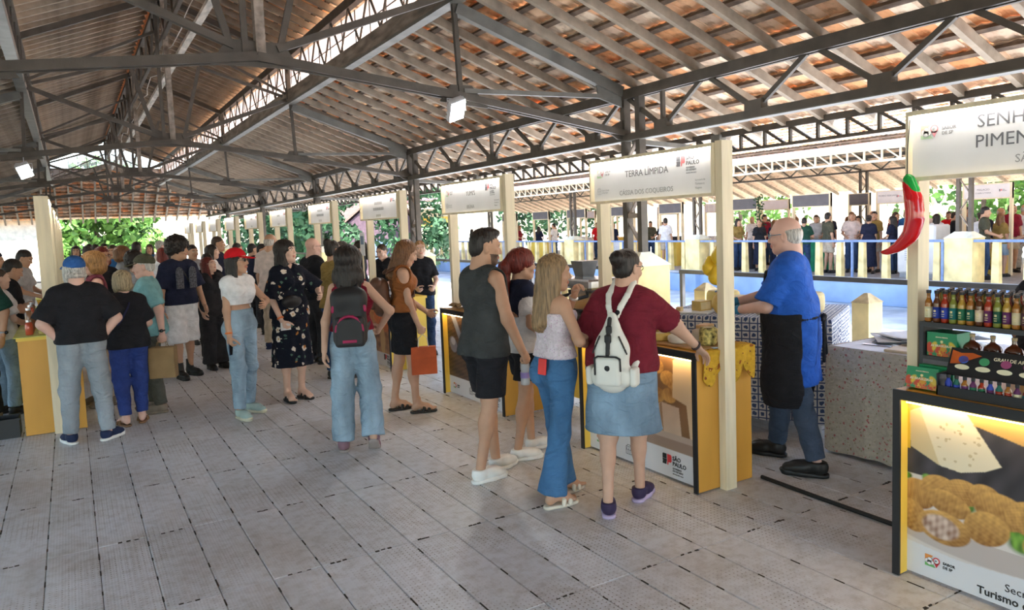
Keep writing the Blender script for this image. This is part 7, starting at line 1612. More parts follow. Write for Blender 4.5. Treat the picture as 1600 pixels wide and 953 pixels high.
herb = mat('herb_flecked_cheese', (.48, .40, .13), .7, var=.7, scale=40); peach = mat('peach_rind', (.70, .44, .20), .6, var=.15)
zc = .922
bd = thing('serving_board', 'long wooden board carrying the cheeses on the counter', 'board', TC(2.72, 4.06)+(zc,)); MB().rbox((-.15, -.36, 0), (.16, .40, .018), .006).build('board_slab', mat('oiled_wood', (.42, .23, .09), .5, var=.3, stretch=(4, .6, 4)), bd)
zb_ = zc+.0185
wheel('lower yellow cheese wheel at the left end of the board', 2.72, 4.42, zb_, .085, .055, yel); wheel('upper yellow cheese wheel stacked at the left end of the board', 2.73, 4.41, zb_+.0565, .082, .052, flour)
wheel('flat yellow cheese wheel in front on the board', 2.66, 4.17, zb_, .075, .048, yel); wheel('floury yellow cheese wheel behind on the board', 2.79, 4.22, zb_, .080, .055, flour); wheel('second floury wheel stacked behind on the board', 2.79, 4.22, zb_+.0565, .078, .05, flour)
wheel('white floury cheese wheel on the board next to the hand', 2.68, 3.96, zb_, .082, .050, pale); wheel('small white cheese wheel behind the reaching hand', 2.81, 3.90, zb_, .065, .075, pale)
pl = thing('plate', 'round wooden plate with a blue rim under the herb cheese', 'plate', TC(2.76, 3.72)+(zc,)); MB().lathe([(.04, 0), (.10, .004), (.115, .016), (.110, .017), (.09, .008), (.03, .007)], n=26).build('plate_dish', mat('blue_white_enamel', (.45, .52, .62), .3), pl, True)
wheel('tall herb flecked cheese drum on the plate', 2.74, 3.73, zc+.0175, .058, .115, herb); wheel('small pale cheese wheel at the right of the counter', 2.84, 3.68, zc+.018, .05, .06, flour)
for i, (x, y, s, m, lb) in enumerate(((2.88, 3.82, .05, yel, 'yellow cheese piece behind the herb cheese'), (2.90, 3.98, .06, peach, 'peach coloured cheese block behind the board'), (2.89, 4.30, .055, yel, 'tall yellow cheese block at the back of the counter'))):
    o = thing('cheese', lb, 'cheese', TC(x, y)+(zc,), .3*i, 'cheese blocks on the counter'); MB().rbox((-s, -s*.7, 0), (s, s*.7, s*1.9), .006).build('rind', m, o); MB().box((-s*.8, -s*.7-.001, s*.2), (s*.8, -s*.7, s*1.7)).build('cut_face', flour, o)
# printed yellow cloth hanging over the near end of the cheese counter
sun_cloth = spot_mat('yellow_sunflower_print', (.66, .38, .035), [(16., .22, (.30, .09, .02), (.66, .5, .1)), (30., .14, (.16, .05, .03), (.4, .1, .05))])
def drape(name, label, pts_fn, nu, nv, m, cat='cloth', thick=.004):
    u, v = np.meshgrid(np.linspace(0, 1, nu), np.linspace(0, 1, nv)); P = pts_fn(u.ravel(), v.ravel()); i = np.arange((nu-1)*(nv-1)); a = (i//(nu-1))*nu+i % (nu-1); q = np.stack([a, a+1, a+1+nu, a+nu], 1)
    me = np_mesh('fabric', P, q, [m], True); r = thing(name, label, cat); o = link('fabric', me, r); md = o.modifiers.new('thickness', 'SOLIDIFY'); md.thickness = thick; md.offset = 1; return r
def yel_cloth(u, v):
    L = .44; s = v*.42; x = 3.40+u*L; over = np.clip(s-.22, 0, 1); on = np.minimum(s, .22); y = 3.62-on*1.0-.03*(over > 0)*0; hang = over*(.6+.55*np.abs(np.sin(u*7.5+.6)))
    z = .9265+.004*np.sin(u*23)*np.sin(v*11)+.012*np.clip(np.sin(u*9), 0, 1)*(u > .55)-hang; y = np.where(over > 0, 3.40-.012-.018*np.abs(np.sin(u*12+v*3))-.02*(u > .5), y+ -.0); return np.stack([x, y, z], 1)
drape('printed_cloth', 'yellow sunflower print cloth hanging over the end of the cheese counter', yel_cloth, 60, 40, sun_cloth)
# hanging gourd cheeses
for i, (y, z, lb) in enumerate(((3.62, 1.505, 'upper yellow gourd shaped cheese hanging behind the post'), (3.705, 1.425, 'middle yellow gourd shaped cheese hanging behind the post'), (3.65, 1.365, 'lowest yellow gourd shaped cheese hanging behind the post'))):
    o = thing('hanging_cheese', lb, 'cheese', (3.80, y, z), 0, 'hanging gourd cheeses'); s = SDF(); s.ell((0, 0, 0), (.052, .052, .058), .02).ell((0, 0, .056), (.026, .026, .03), .02); c, q = s.mesh(.008); link('rind', np_mesh('rind', c, q, [mat('waxy_yellow_cheese', (.80, .52, .03), .35)], True), o); MB().tube([(0, 0, .08), (0, .01*(i-1), 1.93-z)], .0022, 5).build('string', mat('white_cord', (.8, .78, .75)), o)
# --- cheese table with blue block print cloth
def block_print():
    m, nt, p = new_mat('blue_block_print_cloth'); L = nt.links.new; tc = N(nt, 'ShaderNodeTexCoord'); ge = N(nt, 'ShaderNodeNewGeometry')
    sx = N(nt, 'ShaderNodeSeparateXYZ'); L(tc.outputs['Object'], sx.inputs[0]); nx = N(nt, 'ShaderNodeSeparateXYZ'); L(ge.outputs['Normal'], nx.inputs[0])
    ax = N(nt, 'ShaderNodeMath', operation='ABSOLUTE'); L(nx.outputs[0], ax.inputs[0]); az = N(nt, 'ShaderNodeMath', operation='ABSOLUTE'); L(nx.outputs[2], az.inputs[0])
    gx = N(nt, 'ShaderNodeMath', operation='GREATER_THAN', ins={1: .6}); L(ax.outputs[0], gx.inputs[0]); gz = N(nt, 'ShaderNodeMath', operation='GREATER_THAN', ins={1: .6}); L(az.outputs[0], gz.inputs[0])
    U = N(nt, 'ShaderNodeMix', data_type='FLOAT'); L(gx.outputs[0], U.inputs[0]); L(sx.outputs[0], U.inputs[2]); L(sx.outputs[1], U.inputs[3])
    W = N(nt, 'ShaderNodeMix', data_type='FLOAT'); L(gz.outputs[0], W.inputs[0]); L(sx.outputs[2], W.inputs[2]); L(sx.outputs[1], W.inputs[3])
    def cell(src):
        a = N(nt, 'ShaderNodeMath', operation='MULTIPLY', ins={1: 15.5}); L(src, a.inputs[0]); b = N(nt, 'ShaderNodeMath', operation='FRACT'); L(a.outputs[0], b.inputs[0]); c = N(nt, 'ShaderNodeMath', operation='SUBTRACT', ins={1: .5}); L(b.outputs[0], c.inputs[0]); d = N(nt, 'ShaderNodeMath', operation='ABSOLUTE'); L(c.outputs[0], d.inputs[0]); return c.outputs[0], d.outputs[0]
    cu, au = cell(U.outputs[0]); cw, aw = cell(W.outputs[0])
    mxv = N(nt, 'ShaderNodeMath', operation='MAXIMUM'); L(au, mxv.inputs[0]); L(aw, mxv.inputs[1]); line = N(nt, 'ShaderNodeMath', operation='GREATER_THAN', ins={1: .42}); L(mxv.outputs[0], line.inputs[0])
    cb = N(nt, 'ShaderNodeCombineXYZ'); L(cu, cb.inputs[0]); L(cw, cb.inputs[1]); ln = N(nt, 'ShaderNodeVectorMath', operation='LENGTH'); L(cb.outputs[0], ln.inputs[0])
    no = N(nt, 'ShaderNodeTexNoise', ins={'Scale': 55., 'Detail': 2.}); L(tc.outputs['Object'], no.inputs[0]); ad = N(nt, 'ShaderNodeMath', operation='MULTIPLY_ADD', ins={1: .5}); L(no.outputs[0], ad.inputs[0]); L(ln.outputs[1], ad.inputs[2]); dot = N(nt, 'ShaderNodeMath', operation='LESS_THAN', ins={1: .50}); L(ad.outputs[0], dot.inputs[0])
    o = N(nt, 'ShaderNodeMath', operation='MAXIMUM'); L(line.outputs[0], o.inputs[0]); L(dot.outputs[0], o.inputs[1])
    mx = N(nt, 'ShaderNodeMix', data_type='RGBA', ins={6: (.66, .66, .66, 1), 7: (.055, .085, .19, 1)}); L(o.outputs[0], mx.inputs[0]); L(mx.outputs[2], p.inputs['Base Color']); p.inputs['Roughness'].default_value = .85; return m
BPM = block_print(); rose = spot_mat('faded_rose_print', (.56, .51, .42), [(26., .20, (.42, .14, .14), (.5, .25, .2)), (34., .14, (.24, .22, .10), (.2, .2, .1))])
def clothed_table(name, label, x0, x1, y0, y1, z, m, zh=.10, wv=.012, cloth_label='', n=90, rz=0.):
    t = thing(name, label, 'table', ((x0+x1)/2, (y0+y1)/2, 0), rz); hx, hy = (x1-x0)/2, (y1-y0)/2; lg = mat('white_folding_leg', (.7, .7, .7), .4)
    MB().box((-hx+.02, -hy+.02, z-.035), (hx-.02, hy-.02, z-.006)).build('table_top', mat('white_table_top', (.75, .75, .76), .5), t)
    for sx in (-1, 1):
        for sy in (-1, 1): MB().tube([(sx*(hx-.1), sy*(hy-.1), 0), (sx*(hx-.1), sy*(hy-.1), z-.035)], .016, 8).build('leg', lg, t)
    c = thing('tablecloth', cloth_label, 'tablecloth', ((x0+x1)/2, (y0+y1)/2, 0), rz); b = MB(); rings = []
    per = [(-hx, -hy), (hx, -hy), (hx, hy), (-hx, hy)]
    def ring(g, zf, f):
        P = []
        for i in range(n):
            s = i/n*4; k = int(s); t_ = s-k; a, bb = per[k], per[(k+1) % 4]; x = a[0]+(bb[0]-a[0])*t_; y = a[1]+(bb[1]-a[1])*t_; nx, ny = ((0, -1), (1, 0), (0, 1), (-1, 0))[k]; w = f*wv*math.sin(i*1.9+math.sin(i*.7)*2); P.append((x*(1+g/hx)+nx*w, y*(1+g/hy)+ny*w, zf+f*.008*math.sin(i*.9)))
        return P
    rings = [ring(.012, zh, 1.), ring(.012, zh+(z-zh)*.33, .8), ring(.010, zh+(z-zh)*.66, .5), ring(.006, z-.02, .1), ring(0, z, 0)]; b.loft(rings[::-1], caps=False); b.f.append(tuple(len(b.v)-n*5+i for i in range(n))); b.m.append(0)
    b.build('fabric', m, c, False)
clothed_table('display_table', 'display table under the blue block print cloth', 5.14-.52, 5.14+.52, 4.46-.68, 4.46+.68, .95, BPM, .12, rz=.482, cloth_label='blue and white block print cloth on the cheese table')
clothed_table('work_table', 'work table under the faded rose cloth behind the vendor', 4.72, 5.62, 1.35, 3.46, .80, rose, .03, cloth_label='faded rose print cloth hanging to the floor on the work table')
MB()
tp = thing('paper_sheet', 'white paper cover on the work table top', 'paper', (5.17, 2.40, .8015)); MB().box((-.43, -1.0, 0), (.43, 1.02, .003)).build('sheet', mat('white_paper', (.8, .8, .82)), tp)
zt_ = .9515; TT = lambda u, v: (5.14+u*math.cos(.482)-v*math.sin(.482), 4.46+u*math.sin(.482)+v*math.cos(.482))
for i, (u, v, r, h, m, cut, lb) in enumerate(((-.22, .12, .14, .14, gol, 0, 'large golden cheese wheel on the block print table'), (.16, .34, .15, .15, yel, .0, 'large yellow cheese wheel at the back of the block print table'), (-.02, -.42, .14, .16, flour, 1.3, 'cut cheese wheel with pale face behind the vendor'), (.30, -.20, .13, .12, peach, 0., 'peach cheese wheel at the table end'))):
    wheel(lb, *TT(u, v), zt_, r, h, m, .6*i, 'cheeses on the block print table', cut)
for i, (u, v, s, m, lb) in enumerate(((-.25, .42, .07, gol, 'brown cheese block on the board left of the gourds'), (-.36, .58, .03, peach, 'tiny cheese cube on the white board'), (-.30, -.52, .045, yel, 'yellow wedge of cheese at the table corner'), (-.34, -.12, .04, pale, 'small pale cheese piece beside the vendor hand'))):
    o = thing('cheese', lb, 'cheese', TT(u, v)+(zt_+(.0145 if i < 2 else 0),), .4*i, 'cheese pieces on the block print table'); MB().prism([(-s, -s*.8, 0), (s, -s*.8, 0), (s*.8, s*.8, 0), (-s*.9, s*.7, 0)], (0, 0, s*1.2)).build('rind', m, o); MB().box((-s*.8, -s*.8-.001, s*.15), (s*.8, -s*.8, s*1.05)).build('cut_face', flour, o)
cb = thing('cutting_board', 'white cutting board on the block print table', 'board', TT(-.30, .48)+(zt_,), .482); MB().rbox((-.14, -.17, 0), (.14, .17, .014), .005).build('board_slab', mat('white_plastic_board', (.75, .74, .70), .5), cb); MB().box((-.05, .12, .0142), (.05, .15, .0150)).build('grip_slot', blackm, cb)
cb2 = thing('cutting_board', 'pale wooden cutting board on the work table', 'board', (4.95, 2.80, .8046), .1); MB().rbox((-.16, -.26, 0), (.16, .26, .018), .006).build('board_slab', mat('pale_board_wood', (.62, .50, .34), .6), cb2); MB().tube([(-.05, -.23, .0185), (.05, -.23, .0185)], .006, 6).build('grip_groove', mat('board_groove', (.4, .3, .2), .7), cb2)
kn = thing('knife', 'white handled knife lying on the work table', 'knife', (4.95, 3.18, .8046), .15); MB().rbox((-.012, -.22, 0), (.012, -.08, .018), .004).build('handle', mat('white_knife_handle', (.78, .78, .78), .4), kn); MB().box((-.016, -.08, .004), (.016, .13, .007)).build('blade', mat('steel_blade', (.6, .6, .62), .25, .9), kn)
for k in range(5):
    o = thing('paper_stack', ('lowest', 'second', 'middle', 'fourth', 'topmost')[k]+' sheet bundle of the loose wrapping paper pile', 'paper', (5.28+.02*k, 3.02+.05*(k % 3), .806+k*.0125), .35*k, 'loose wrapping paper on the work table')
    P = lambda u, v, k=k: np.stack([(u-.5)*.44, (v-.5)*.60, .004+.006*np.sin(u*7+k)*np.sin(v*5)], 1); u, v = np.meshgrid(np.linspace(0, 1, 12), np.linspace(0, 1, 14)); i = np.arange(11*13); a = (i//11)*12+i % 11; ob = link('sheet', np_mesh('sheet', P(u.ravel(), v.ravel()), np.stack([a, a+1, a+13, a+12], 1), [(grey_c if k in (1, 3) else MATS['white_paper'])], True), o); ob.modifiers.new('thickness', 'SOLIDIFY').thickness = .003

# --- sauce stall: shelf, bottles, boxes, display
shm = mat('dark_grey_shelf_board', (.045, .047, .052), .5)
ss = thing('display_shelf', 'black two tier shelf holding sauce bottles on the stall', 'shelf', (3.545, .95, .922))
MB().box((0, 0, .285), (.26, 1.125, .307)).build('shelf_board', shm, ss); MB().box((0, 0, .125), (.20, 1.107, .143)).build('shelf_board', shm, ss); MB().box((0, 1.107, 0), (.26, 1.125, .285)).build('side_panel', shm, ss); MB().box((0, 0, 0), (.27, .018, .285)).build('side_panel', shm, ss)
caps = mat('black_bottle_cap', (.02, .02, .022), .4); liq = [('amber_sauce', (.34, .13, .02)), ('red_sauce', (.36, .035, .012)), ('yellow_sauce', (.45, .27, .04)), ('brown_sauce', (.12, .04, .015)), ('green_sauce', (.22, .24, .04))]
liq = [mat(n, c, .08, var=.05, spec=.6) for n, c in liq]; lbl = [mat('label_%s' % n, c, .55, var=0) for n, c in (('cream', (.72, .68, .46)), ('navy', (.02, .05, .32)), ('blue', (.03, .06, .40)), ('teal', (.01, .16, .16)), ('green', (.02, .16, .08)), ('deep_green', (.01, .12, .09)), ('ivory', (.75, .62, .45)), ('plum', (.12, .02, .10)), ('forest', (.02, .10, .06)), ('purple', (.13, .03, .13)), ('straw', (.72, .62, .40)), ('wine', (.10, .03, .06)))]
lnames = ['cream', 'navy', 'blue', 'teal', 'green', 'deep green', 'ivory', 'plum', 'forest green', 'purple', 'straw', 'wine']
bm_body = MB().lathe([(.013, 0), (.0170, .004), (.0175, .015), (.0175, .088), (.016, .098), (.010, .112), (.0088, .120), (.0088, .136), (.0098, .138)], n=14); me_cap = MB().lathe([(.0112, .1385), (.0115, .152), (.0100, .1535)], n=12).mesh('bottle_cap', caps)
lab = MB().lathe([(.0179, .020), (.0179, .074)], n=14)
bodies = [bm_body.mesh('bottle_glass', m, True) for m in liq]; labs = [lab.mesh('bottle_label', m, True) for m in lbl]; emb = mat('label_print_gold', (.72, .62, .32), .5)
me_em = MB().box((-.0185, -.005, .050), (-.0179, .005, .060)).box((-.0185, -.007, .040), (-.0179, .007, .043)).box((-.0185, -.006, .030), (-.0179, .006, .033)).mesh('label_print', emb)
ordn = ['front', 'second', 'third', 'rear']
for row in range(4):
    for j in range(14):
        y = 2.045-j*.039-(.017 if row % 2 else 0); k = j % 12
        b = thing('sauce_bottle', ('sauce bottle with a %s label, %s row, %s from the pine post' % (lnames[k] if row == 0 else lnames[(k*5+row*3) % 12], ordn[row], ORD[j])), 'bottle', (3.57+row*.058, y, 1.2295), 0, 'sauce bottles on the top shelf')
        kk = k if row == 0 else (k*5+row*3) % 12
        link('bottle_glass', bodies[(j*3+row*2) % 5], b); link('bottle_cap', me_cap, b); l = link('bottle_label', labs[kk], b)
        if row == 0: link('label_print', me_em, l)
box_g = mat('green_carton', (.012, .26, .10), .45, var=.05)
def paint_box(u, v):
    rgb = np.tile(np.array([[.015, .24, .10]]), (len(u), 1)); 
    for k in range(9):
        r = np.random.RandomState(k); m, _, _ = blob(u, v, r.uniform(0, 1), r.uniform(0, .45), .10, .22, r.uniform(-.6, .6), .3); rgb = mixc(rgb, m, ((.62, .30, .02), (.55, .06, .02), (.7, .5, .05))[k % 3])
    for k in range(40):
        r = np.random.RandomState(k+100); m, _, _ = blob(u, v, r.uniform(0, 1), r.uniform(-.05, .28), .035, .05, 0, .3); rgb = mixc(rgb, m, ((.55, .04, .02), (.6, .12, .02))[k % 2])
    m, _, _ = blob(u, v, .5, .62, .045, .06, 0, .2); return np.clip(mixc(rgb, m, (.75, .65, .3)), 0, 1)
def carton(x, y1, z, w, d, h, tilt, label):
    r = thing('gift_carton', label, 'box', (x, y1, z)); o = MB().box((0, -w, 0), (d, 0, h)).build('carton_body', box_g, r); p_ = grid_paint('front_print', w, h, 60, 36, paint_box, PRINT, o, None, pface(0, 0, -.0012)); lettering('AS BRASILEIRAS', w*.105, mat('cream_print', (.78, .70, .50), .6, var=0), o, face(-w/2, h*.40, -.002), .025, 'CENTER'); lettering('SENHOR PIMENTA', w*.05, MATS['cream_print'], o, face(-w/2, h*.78, -.002), .01, 'CENTER'); r.rotation_euler = (0, tilt, 0)
carton(3.56, 2.045, 1.0655, .14, .12, .115, 0, 'green carton reading AS BRASILEIRAS on the lower shelf'); carton(3.40, 2.06, .932, .15, .065, .10, .22, 'green carton reading AS BRASILEIRAS tilted on the counter front'); o = thing('gift_carton', 'plain green carton lying behind the tilted carton', 'box', (3.475, 2.035, .9225)); MB().box((0, -.16, 0), (.035, 0, .11)).build('carton_body', box_g, o); MB().box((-.001, -.16, .09), (.0, 0, .094)).build('carton_seam', mat('light_green_print', (.1, .4, .2), .5), o)
dp = thing('display_case', 'black display tray of mini bottles with a printed header', 'display', (3.375, 1.895, .9225)); blkc = mat('black_card', (.012, .012, .014), .4)
MB().box((0, -1.05, 0), (.15, 0, .02)).build('tray_floor', blkc, dp); MB().box((0, -1.05, .02), (.006, 0, .045)).build('tray_front', blkc, dp); MB().box((.0, -.006, 0), (.15, 0, .10)).build('tray_side', blkc, dp)
hd_ = MB().prism([(.075, -1.05, .085), (.075, 0, .085), (.125, 0, .205), (.125, -1.05, .205)], (.006, 0, 0)).build('header_board', blkc, dp)
T = Matrix(((0, .385, -.923, 0), (-1, 0, 0, 0), (0, .923, .385, 0), (0, 0, 0, 1)))
def hface(y, t): M = T.copy(); M.translation = Vector((.075+.05*t-.002, y, .085+.12*t)); return M
flat(hd_, 'flame_print', [(.01, .055), (.05, .06), (.10, .085), (.14, .105), (.10, .115), (.05, .11), (.01, .12)], mat('flame_orange_print', (.55, .10, .01), .5, var=.4), hface(0, 0))
lettering('GRAU DE ARDÊNCIA', .022, mat('cream_print', (.78, .70, .50)), hd_, hface(-.19, .70), .01)
for k in range(9):
    c = (.06, .12, .5) if k == 0 else (.05, .28, .12) if k == 1 else (.30, .06, .16) if k in (2, 3) else (.5, .1, .03)
    flat(hd_, 'icon_print', ell(.065+k*.09, .080, .022, .018), mat('icon_print_%d' % min(k, 4), c, .5, var=0), hface(0, 0)); flat(hd_, 'icon_print', ell(.065+k*.09, .045, .032, .012), mat('pepper_cream_print', (.74, .70, .50), .5, var=0), hface(0, 0))
mini = MB().lathe([(.010, 0), (.0145, .004), (.0145, .038), (.008, .050), (.007, .058)], n=10); mcap = MB().lathe([(.0085, .0585), (.0085, .072), (.006, .073)], n=10).mesh('bottle_cap', caps); mb_ = [mini.mesh('bottle_glass', m, True) for m in [lbl[2], lbl[7], lbl[5], liq[1], liq[0]]]; ml = MB().lathe([(.0149, .010), (.0149, .032)], n=10)
mlab = [ml.mesh('bottle_label', m, True) for m in (lbl[2], lbl[2], lbl[9], lbl[4], lbl[4], lbl[7], liq[1], liq[1], lbl[0], lbl[3])]
for j in range(22):
    b = thing('mini_bottle', 'mini hot sauce bottle in the display tray, %s from the cartons' % ORD[j], 'bottle', (3.415, 1.862-j*.036, .9435), 0, 'mini bottles in the display tray'); link('bottle_glass', liq and mb_[(j*2) % 5], b); link('bottle_cap', mcap, b); link('bottle_label', mlab[j % 10], b)
skull_m = mat('dark_amber_glass', (.10, .025, .010), .06, var=.1, spec=.8); s = SDF(); s.ell((0, 0, .048), (.034, .040, .036), .01).ell((-.012, 0, .020), (.024, .026, .022), .015).limb((0, 0, .08), (0, 0, .105), .012, .010, .008).ell((-.034, .014, .045), (.010, .010, .010), .004, op='-').ell((-.034, -.014, .045), (.010, .010, .010), .004, op='-'); c_, q_ = s.mesh(.0045); skm = np_mesh('bottle_glass', c_, q_, [skull_m], True); kc = MB().lathe([(.011, .105), (.012, .118), (.010, .12)], n=10).mesh('bottle_cap', mat('cork_stopper', (.5, .36, .2), .8))
for j in range(7): b = thing('skull_bottle', 'amber skull shaped bottle behind the display tray, %s from the carton' % ORD[j], 'bottle', (3.60, 1.855-j*.09, 1.0655), 0, 'skull bottles on the lower shelf'); link('bottle_glass', skm, b); link('bottle_cap', kc, b)
# --- giant chili hanging at the sign post
ch = thing('chili_ornament', 'giant glossy red chili pepper hanging from the sign post', 'ornament', (3.50, 2.11, 1.905)); s = SDF(); P = [V3(0, 0, 0), V3(0, -.028, -.08), V3(0, -.036, -.17), V3(0, -.016, -.25), V3(0, .04, -.305), V3(0, .10, -.335), V3(0, .135, -.338)]; rr = [.026, .040, .041, .036, .026, .014, .006]
tk = np.linspace(0, 6, 25); P = [V3(0, np.interp(t, range(7), [q[1] for q in P]), np.interp(t, range(7), [q[2] for q in P])) for t in tk]; P = [P[0]]+[(P[i-1]+2*P[i]+P[i+1])/4 for i in range(1, 24)]+[P[24]]; rr = [float(np.interp(t, range(7), rr)) for t in tk]
for i in range(24): s.limb(P[i], P[i+1], rr[i], rr[i+1], .008)
add(ch, 'pepper_body', s.mesh(.006), mat('glossy_red_paint', (.55, .008, .012), .12, var=.12, spec=.7)); s = SDF(); s.limb((0, -.004, .012), (0, -.028, -.045), .028, .030, .01).limb((0, -.02, -.04), (0, -.010, -.085), .026, .006, .01).limb((0, 0, .01), (0, .004, .035), .012, .008, .01); add(ch, 'pepper_cap', s.mesh(.006), mat('glossy_green_paint', (.012, .30, .05), .2, var=.1))
MB().tube([(0, .004, .03), (.006, .008, .15), (.02, .006, .30)], .0025, 5).build('hanging_wire', blackm, ch)

# --- canned goods stall
can_m = mat('tin_lid', (.55, .55, .57), .3, .8); cb_ = MB().lathe([(.034, 0), (.036, .003), (.036, .058), (.034, .061)], n=14).mesh('can_body', mat('grey_white_can_label', (.52, .54, .60), .4, var=.3, scale=60), True); cl_ = MB().lathe([(.033, .0612), (.033, .065)], n=14).mesh('can_lid', can_m); cd_ = MB().lathe([(.0363, .014), (.0363, .034)], n=14).mesh('can_band', mat('dark_can_band', (.08, .09, .14), .4), True)
ci = 0
for r_ in range(3):
    for j in range(8):
        for h_ in range(2):
            b = thing('food_can', 'small labelled can on the yellow stall, %s row, %s along, %s layer' % (ORD[r_], ORD[j], ('lower', 'upper')[h_]), 'can', (3.43+r_*.09, 8.85+j*.105+.03*h_, .9225+h_*.066), 0, 'cans on the yellow ended stall'); link('can_body', cb_, b); link('can_lid', cl_, b); link('can_band', cd_, b)
st = thing('info_card', 'upright white price card standing on a far stall', 'card', (3.60, 10.2, 0)); MB().box((-.003, -.09, 1.42), (.003, .09, 1.75)).build('card_sheet', white_s, st); MB().box((-.01, -.01, .0), (.01, .01, 1.42)).build('card_stick', pine, st); MB().box((-.0045, -.06, 1.58), (-.0035, .06, 1.70)).build('card_print', mat('blue_print', (.2, .3, .45), .6), st)
# --- coffee stall
kraft = mat('kraft_paper', (.30, .19, .085))
for k, (y, lb) in enumerate(((6.84, 'kraft paper sheet crumpled at the left end of the coffee counter'), (6.52, 'kraft paper sheet crumpled in the middle of the coffee counter'))): drape('wrapping_paper', lb, (lambda y: lambda u, v: np.stack([3.40+u*.34, y+v*.26, .942+.028*np.abs(np.sin(u*9+v*6))+.012*np.sin(v*13)], 1))(y), 18, 18, kraft, 'paper', .002)
bgk = mat('black_coffee_pouch', (.02, .02, .022), .35)
for k in range(5):
    b = thing('coffee_bag', 'black coffee pouch on the coffee counter, %s from the kraft paper' % ORD[k], 'bag', (3.78, 7.06-k*.12, .9225), 0, 'coffee pouches'); MB().loft([[(-.035,-.05,0),(.035,-.05,0),(.035,.05,0),(-.035,.05,0)], [(-.03,-.05,.12),(.03,-.05,.12),(.03,.05,.12),(-.03,.05,.12)], [(-.004,-.05,.19),(.004,-.05,.19),(.004,.05,.19),(-.004,.05,.19)]]).build('pouch', bgk, b); MB().box((-.0365, -.03, .04), (-.0352, .03, .11)).build('pouch_label', white_s, b)
for k in range(14):
    c = ((.6, .1, .05), (.6, .5, .2), (.25, .12, .06), (.7, .66, .6))[k % 4]; b = thing('jam_jar', 'small jar on the coffee counter, %s from the sign post' % ORD[k], 'jar', (3.45+(k % 2)*.09, 5.93+(k//2)*.078, .9225), 0, 'jars on the coffee counter'); MB().lathe([(.028, 0), (.031, .004), (.031, .058), (.026, .066)], n=12).build('jar_glass', mat('jar_content_%d' % (k % 4), c, .15, spec=.6), b, True); MB().lathe([(.028, .0662), (.028, .08), (.026, .081)], n=12).build('jar_lid', can_m, b)
gm = thing('coffee_machine', 'chrome coffee machine behind the blond woman', 'coffee machine', (4.45, 6.0, 0)); chrome = mat('brushed_chrome', (.55, .55, .56), .22, .9); 
MB().rbox((-.22, -.32, .80), (.22, .32, .86), .01).build('machine_base', blackm, gm); MB().rbox((-.02, -.30, .86), (.20, .30, 1.22), .03).build('machine_body', chrome, gm); MB().rbox((-.20, -.30, 1.12), (0, .30, 1.22), .02).build('group_head', chrome, gm)
for y in (-.15, .15): MB().tube([(-.12, y, 1.10), (-.12, y, 1.05), (-.26, y, 1.03)], .018, 8).build('portafilter', blackm, gm)
MB().loft([[(.02, .1, 1.22), (.16, .1, 1.22), (.16, .24, 1.22), (.02, .24, 1.22)], [(-.01, .07, 1.38), (.19, .07, 1.38), (.19, .27, 1.38), (-.01, .27, 1.38)]]).build('hopper', mat('smoky_plastic', (.1, .1, .1), .15), gm)
bt = thing('side_table', 'yellow side table under the coffee machine', 'table', (4.45, 6.0, 0)); MB().box((-.28, -.45, .76), (.28, .45, .795)).build('table_top', lam2, bt); MB().box((-.26, -.43, .05), (-.24, .43, .76)).build('front_panel', lam2, bt)
for sx in (-1, 1):
    for sy in (-1, 1): MB().box((sx*.25-.02, sy*.42-.02, 0), (sx*.25+.02, sy*.42+.02, .76)).build('leg', lam2, bt)
chr_ = thing('plastic_chair', 'black slatted plastic chair between two stalls', 'chair', (4.40, 8.5, 0), 2.2); s = SDF(); s.box((0, 0, .44), (.21, .21, .018), .015).box((0, -.22, .72), (.20, .018, .13), .015, M=rotx(.15)); 
c_, q_ = SDF().box((0, 0, .44), (.21, .21, .018), .015).mesh(.012); link('seat', np_mesh('seat', c_, q_, [bsh], True), chr_); sd = SDF(); sd.box((0, -.225, .73), (.205, .016, .14), .014, M=rotx(.15))
for k in range(4): sd.box((-.12+.08*k, -.225, .80), (.012, .05, .018), .004, op='-')
c_, q_ = sd.mesh(.01); link('backrest', np_mesh('backrest', c_, q_, [bsh], True), chr_)
for sx in (-1, 1):
    for sy in (-1, 1): MB().tube([(sx*.17, sy*.16, .43), (sx*.21, sy*.22, 0)], .011, 7).build('leg', bsh, chr_)
    MB().tube([(sx*.18, -.18, .43), (sx*.18, -.225, .62)], .011, 7).build('back_support', bsh, chr_)
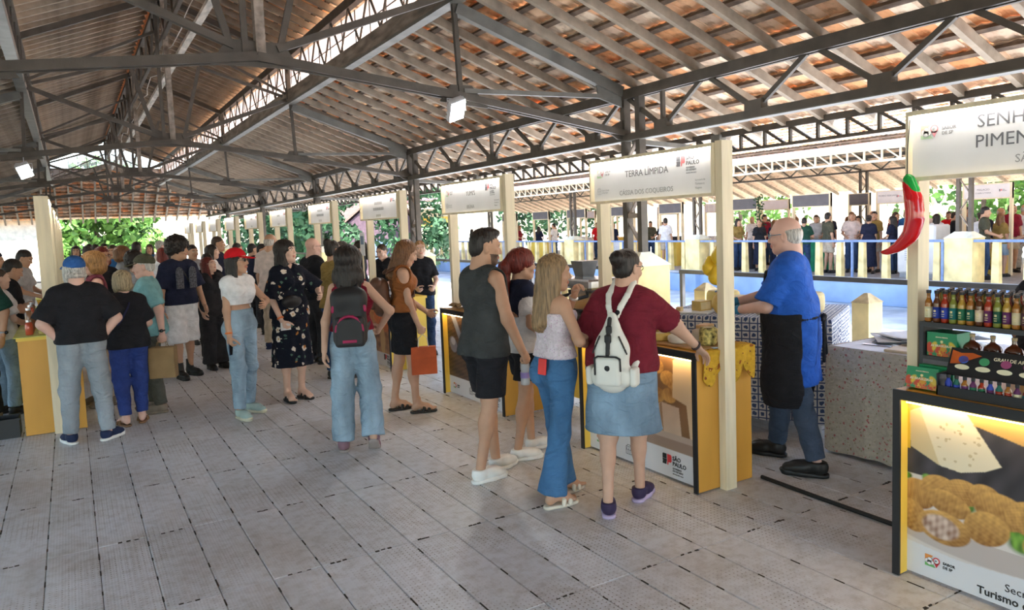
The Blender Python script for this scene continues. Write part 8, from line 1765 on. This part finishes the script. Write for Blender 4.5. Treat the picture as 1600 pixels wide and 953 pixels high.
# --- left counter goods and crate
for k in range(16):
    b = thing('preserve_jar', 'jar on the nearest left counter, %s from its near end' % ORD[k], 'jar', (-.38+(k % 2)*.1, 8.25+(k//2)*.13, .929), 0, 'jars on the left counter'); hh = .10+.05*(k % 3); MB().lathe([(.028, 0), (.032, .004), (.032, hh), (.02, hh+.02)], n=12).build('jar_glass', mat('jar_content_%d' % (k % 4), (.5, .3, .1)), b, True); MB().lathe([(.022, hh+.0202), (.022, hh+.04)], n=12).build('jar_lid', can_m, b)
cr = thing('crate', 'small black plastic crate on the floor by the left counter', 'crate', (-.62, 8.28, .0)); kb = mat('black_crate_plastic', (.02, .022, .025), .5)
MB().box((-.10, -.14, 0), (.10, .14, .012)).build('crate_floor', kb, cr)
for a, b in (((-.10, -.14, .012), (.10, -.13, .17)), ((-.10, .13, .012), (.10, .14, .17)), ((-.10, -.13, .012), (-.09, .13, .17)), ((.09, -.13, .012), (.10, .13, .17))): MB().box(a, b).build('crate_wall', kb, cr)
MB().box((-.11, -.15, .165), (.11, -.13, .18)).build('crate_rim', kb, cr)
# --- flood lamps
def flood(x, y, z, label, power, zt, tiltx=.5, S=1.35):
    r = thing('flood_lamp', label, 'lamp', (x, y, z)); hs_ = mat('white_lamp_housing', (.6, .6, .62), .4); 
    q = MB().rbox((-.10, -.14, -.02), (.10, .14, .045), .012).build('housing', hs_, r); w_ = MB().box((-.088, -.125, -.026), (.088, .125, -.0205)).build('led_panel', mat('flood_led', (1, 1, 1), .5, var=0, emit=(.93, .97, 1.), est=power), q)
    for i in range(5): MB().box((-.09, -.12+i*.055, .045), (.09, -.11+i*.055, .07)).build('cooling_fin', hs_, q)
    q.rotation_euler = (-.75, -.35, 0)
    MB().tube([(-.11, 0, 0), (-.11, 0, .12), (.11, 0, .12), (.11, 0, 0)], .007, 6).build('bracket', hs_, r); MB().tube([(0, 0, .12), (0, .04, zt-z)], .006, 5).build('hanger', hs_, r); MB().tube([(.05, .1, .03), (.07, .17, -.04), (.02, .16, -.10), (-.03, .12, -.02)], .006, 5).build('loop_cable', MATS['white_cable'], r)
flood(3.78, 7.41, 3.06, 'lit LED flood lamp hanging under the first overhead truss', 60., 3.21); flood(-.52, 14.36, 2.95, 'lit LED flood lamp hanging far left under a truss', 60., 3.21)
finish_lettering()
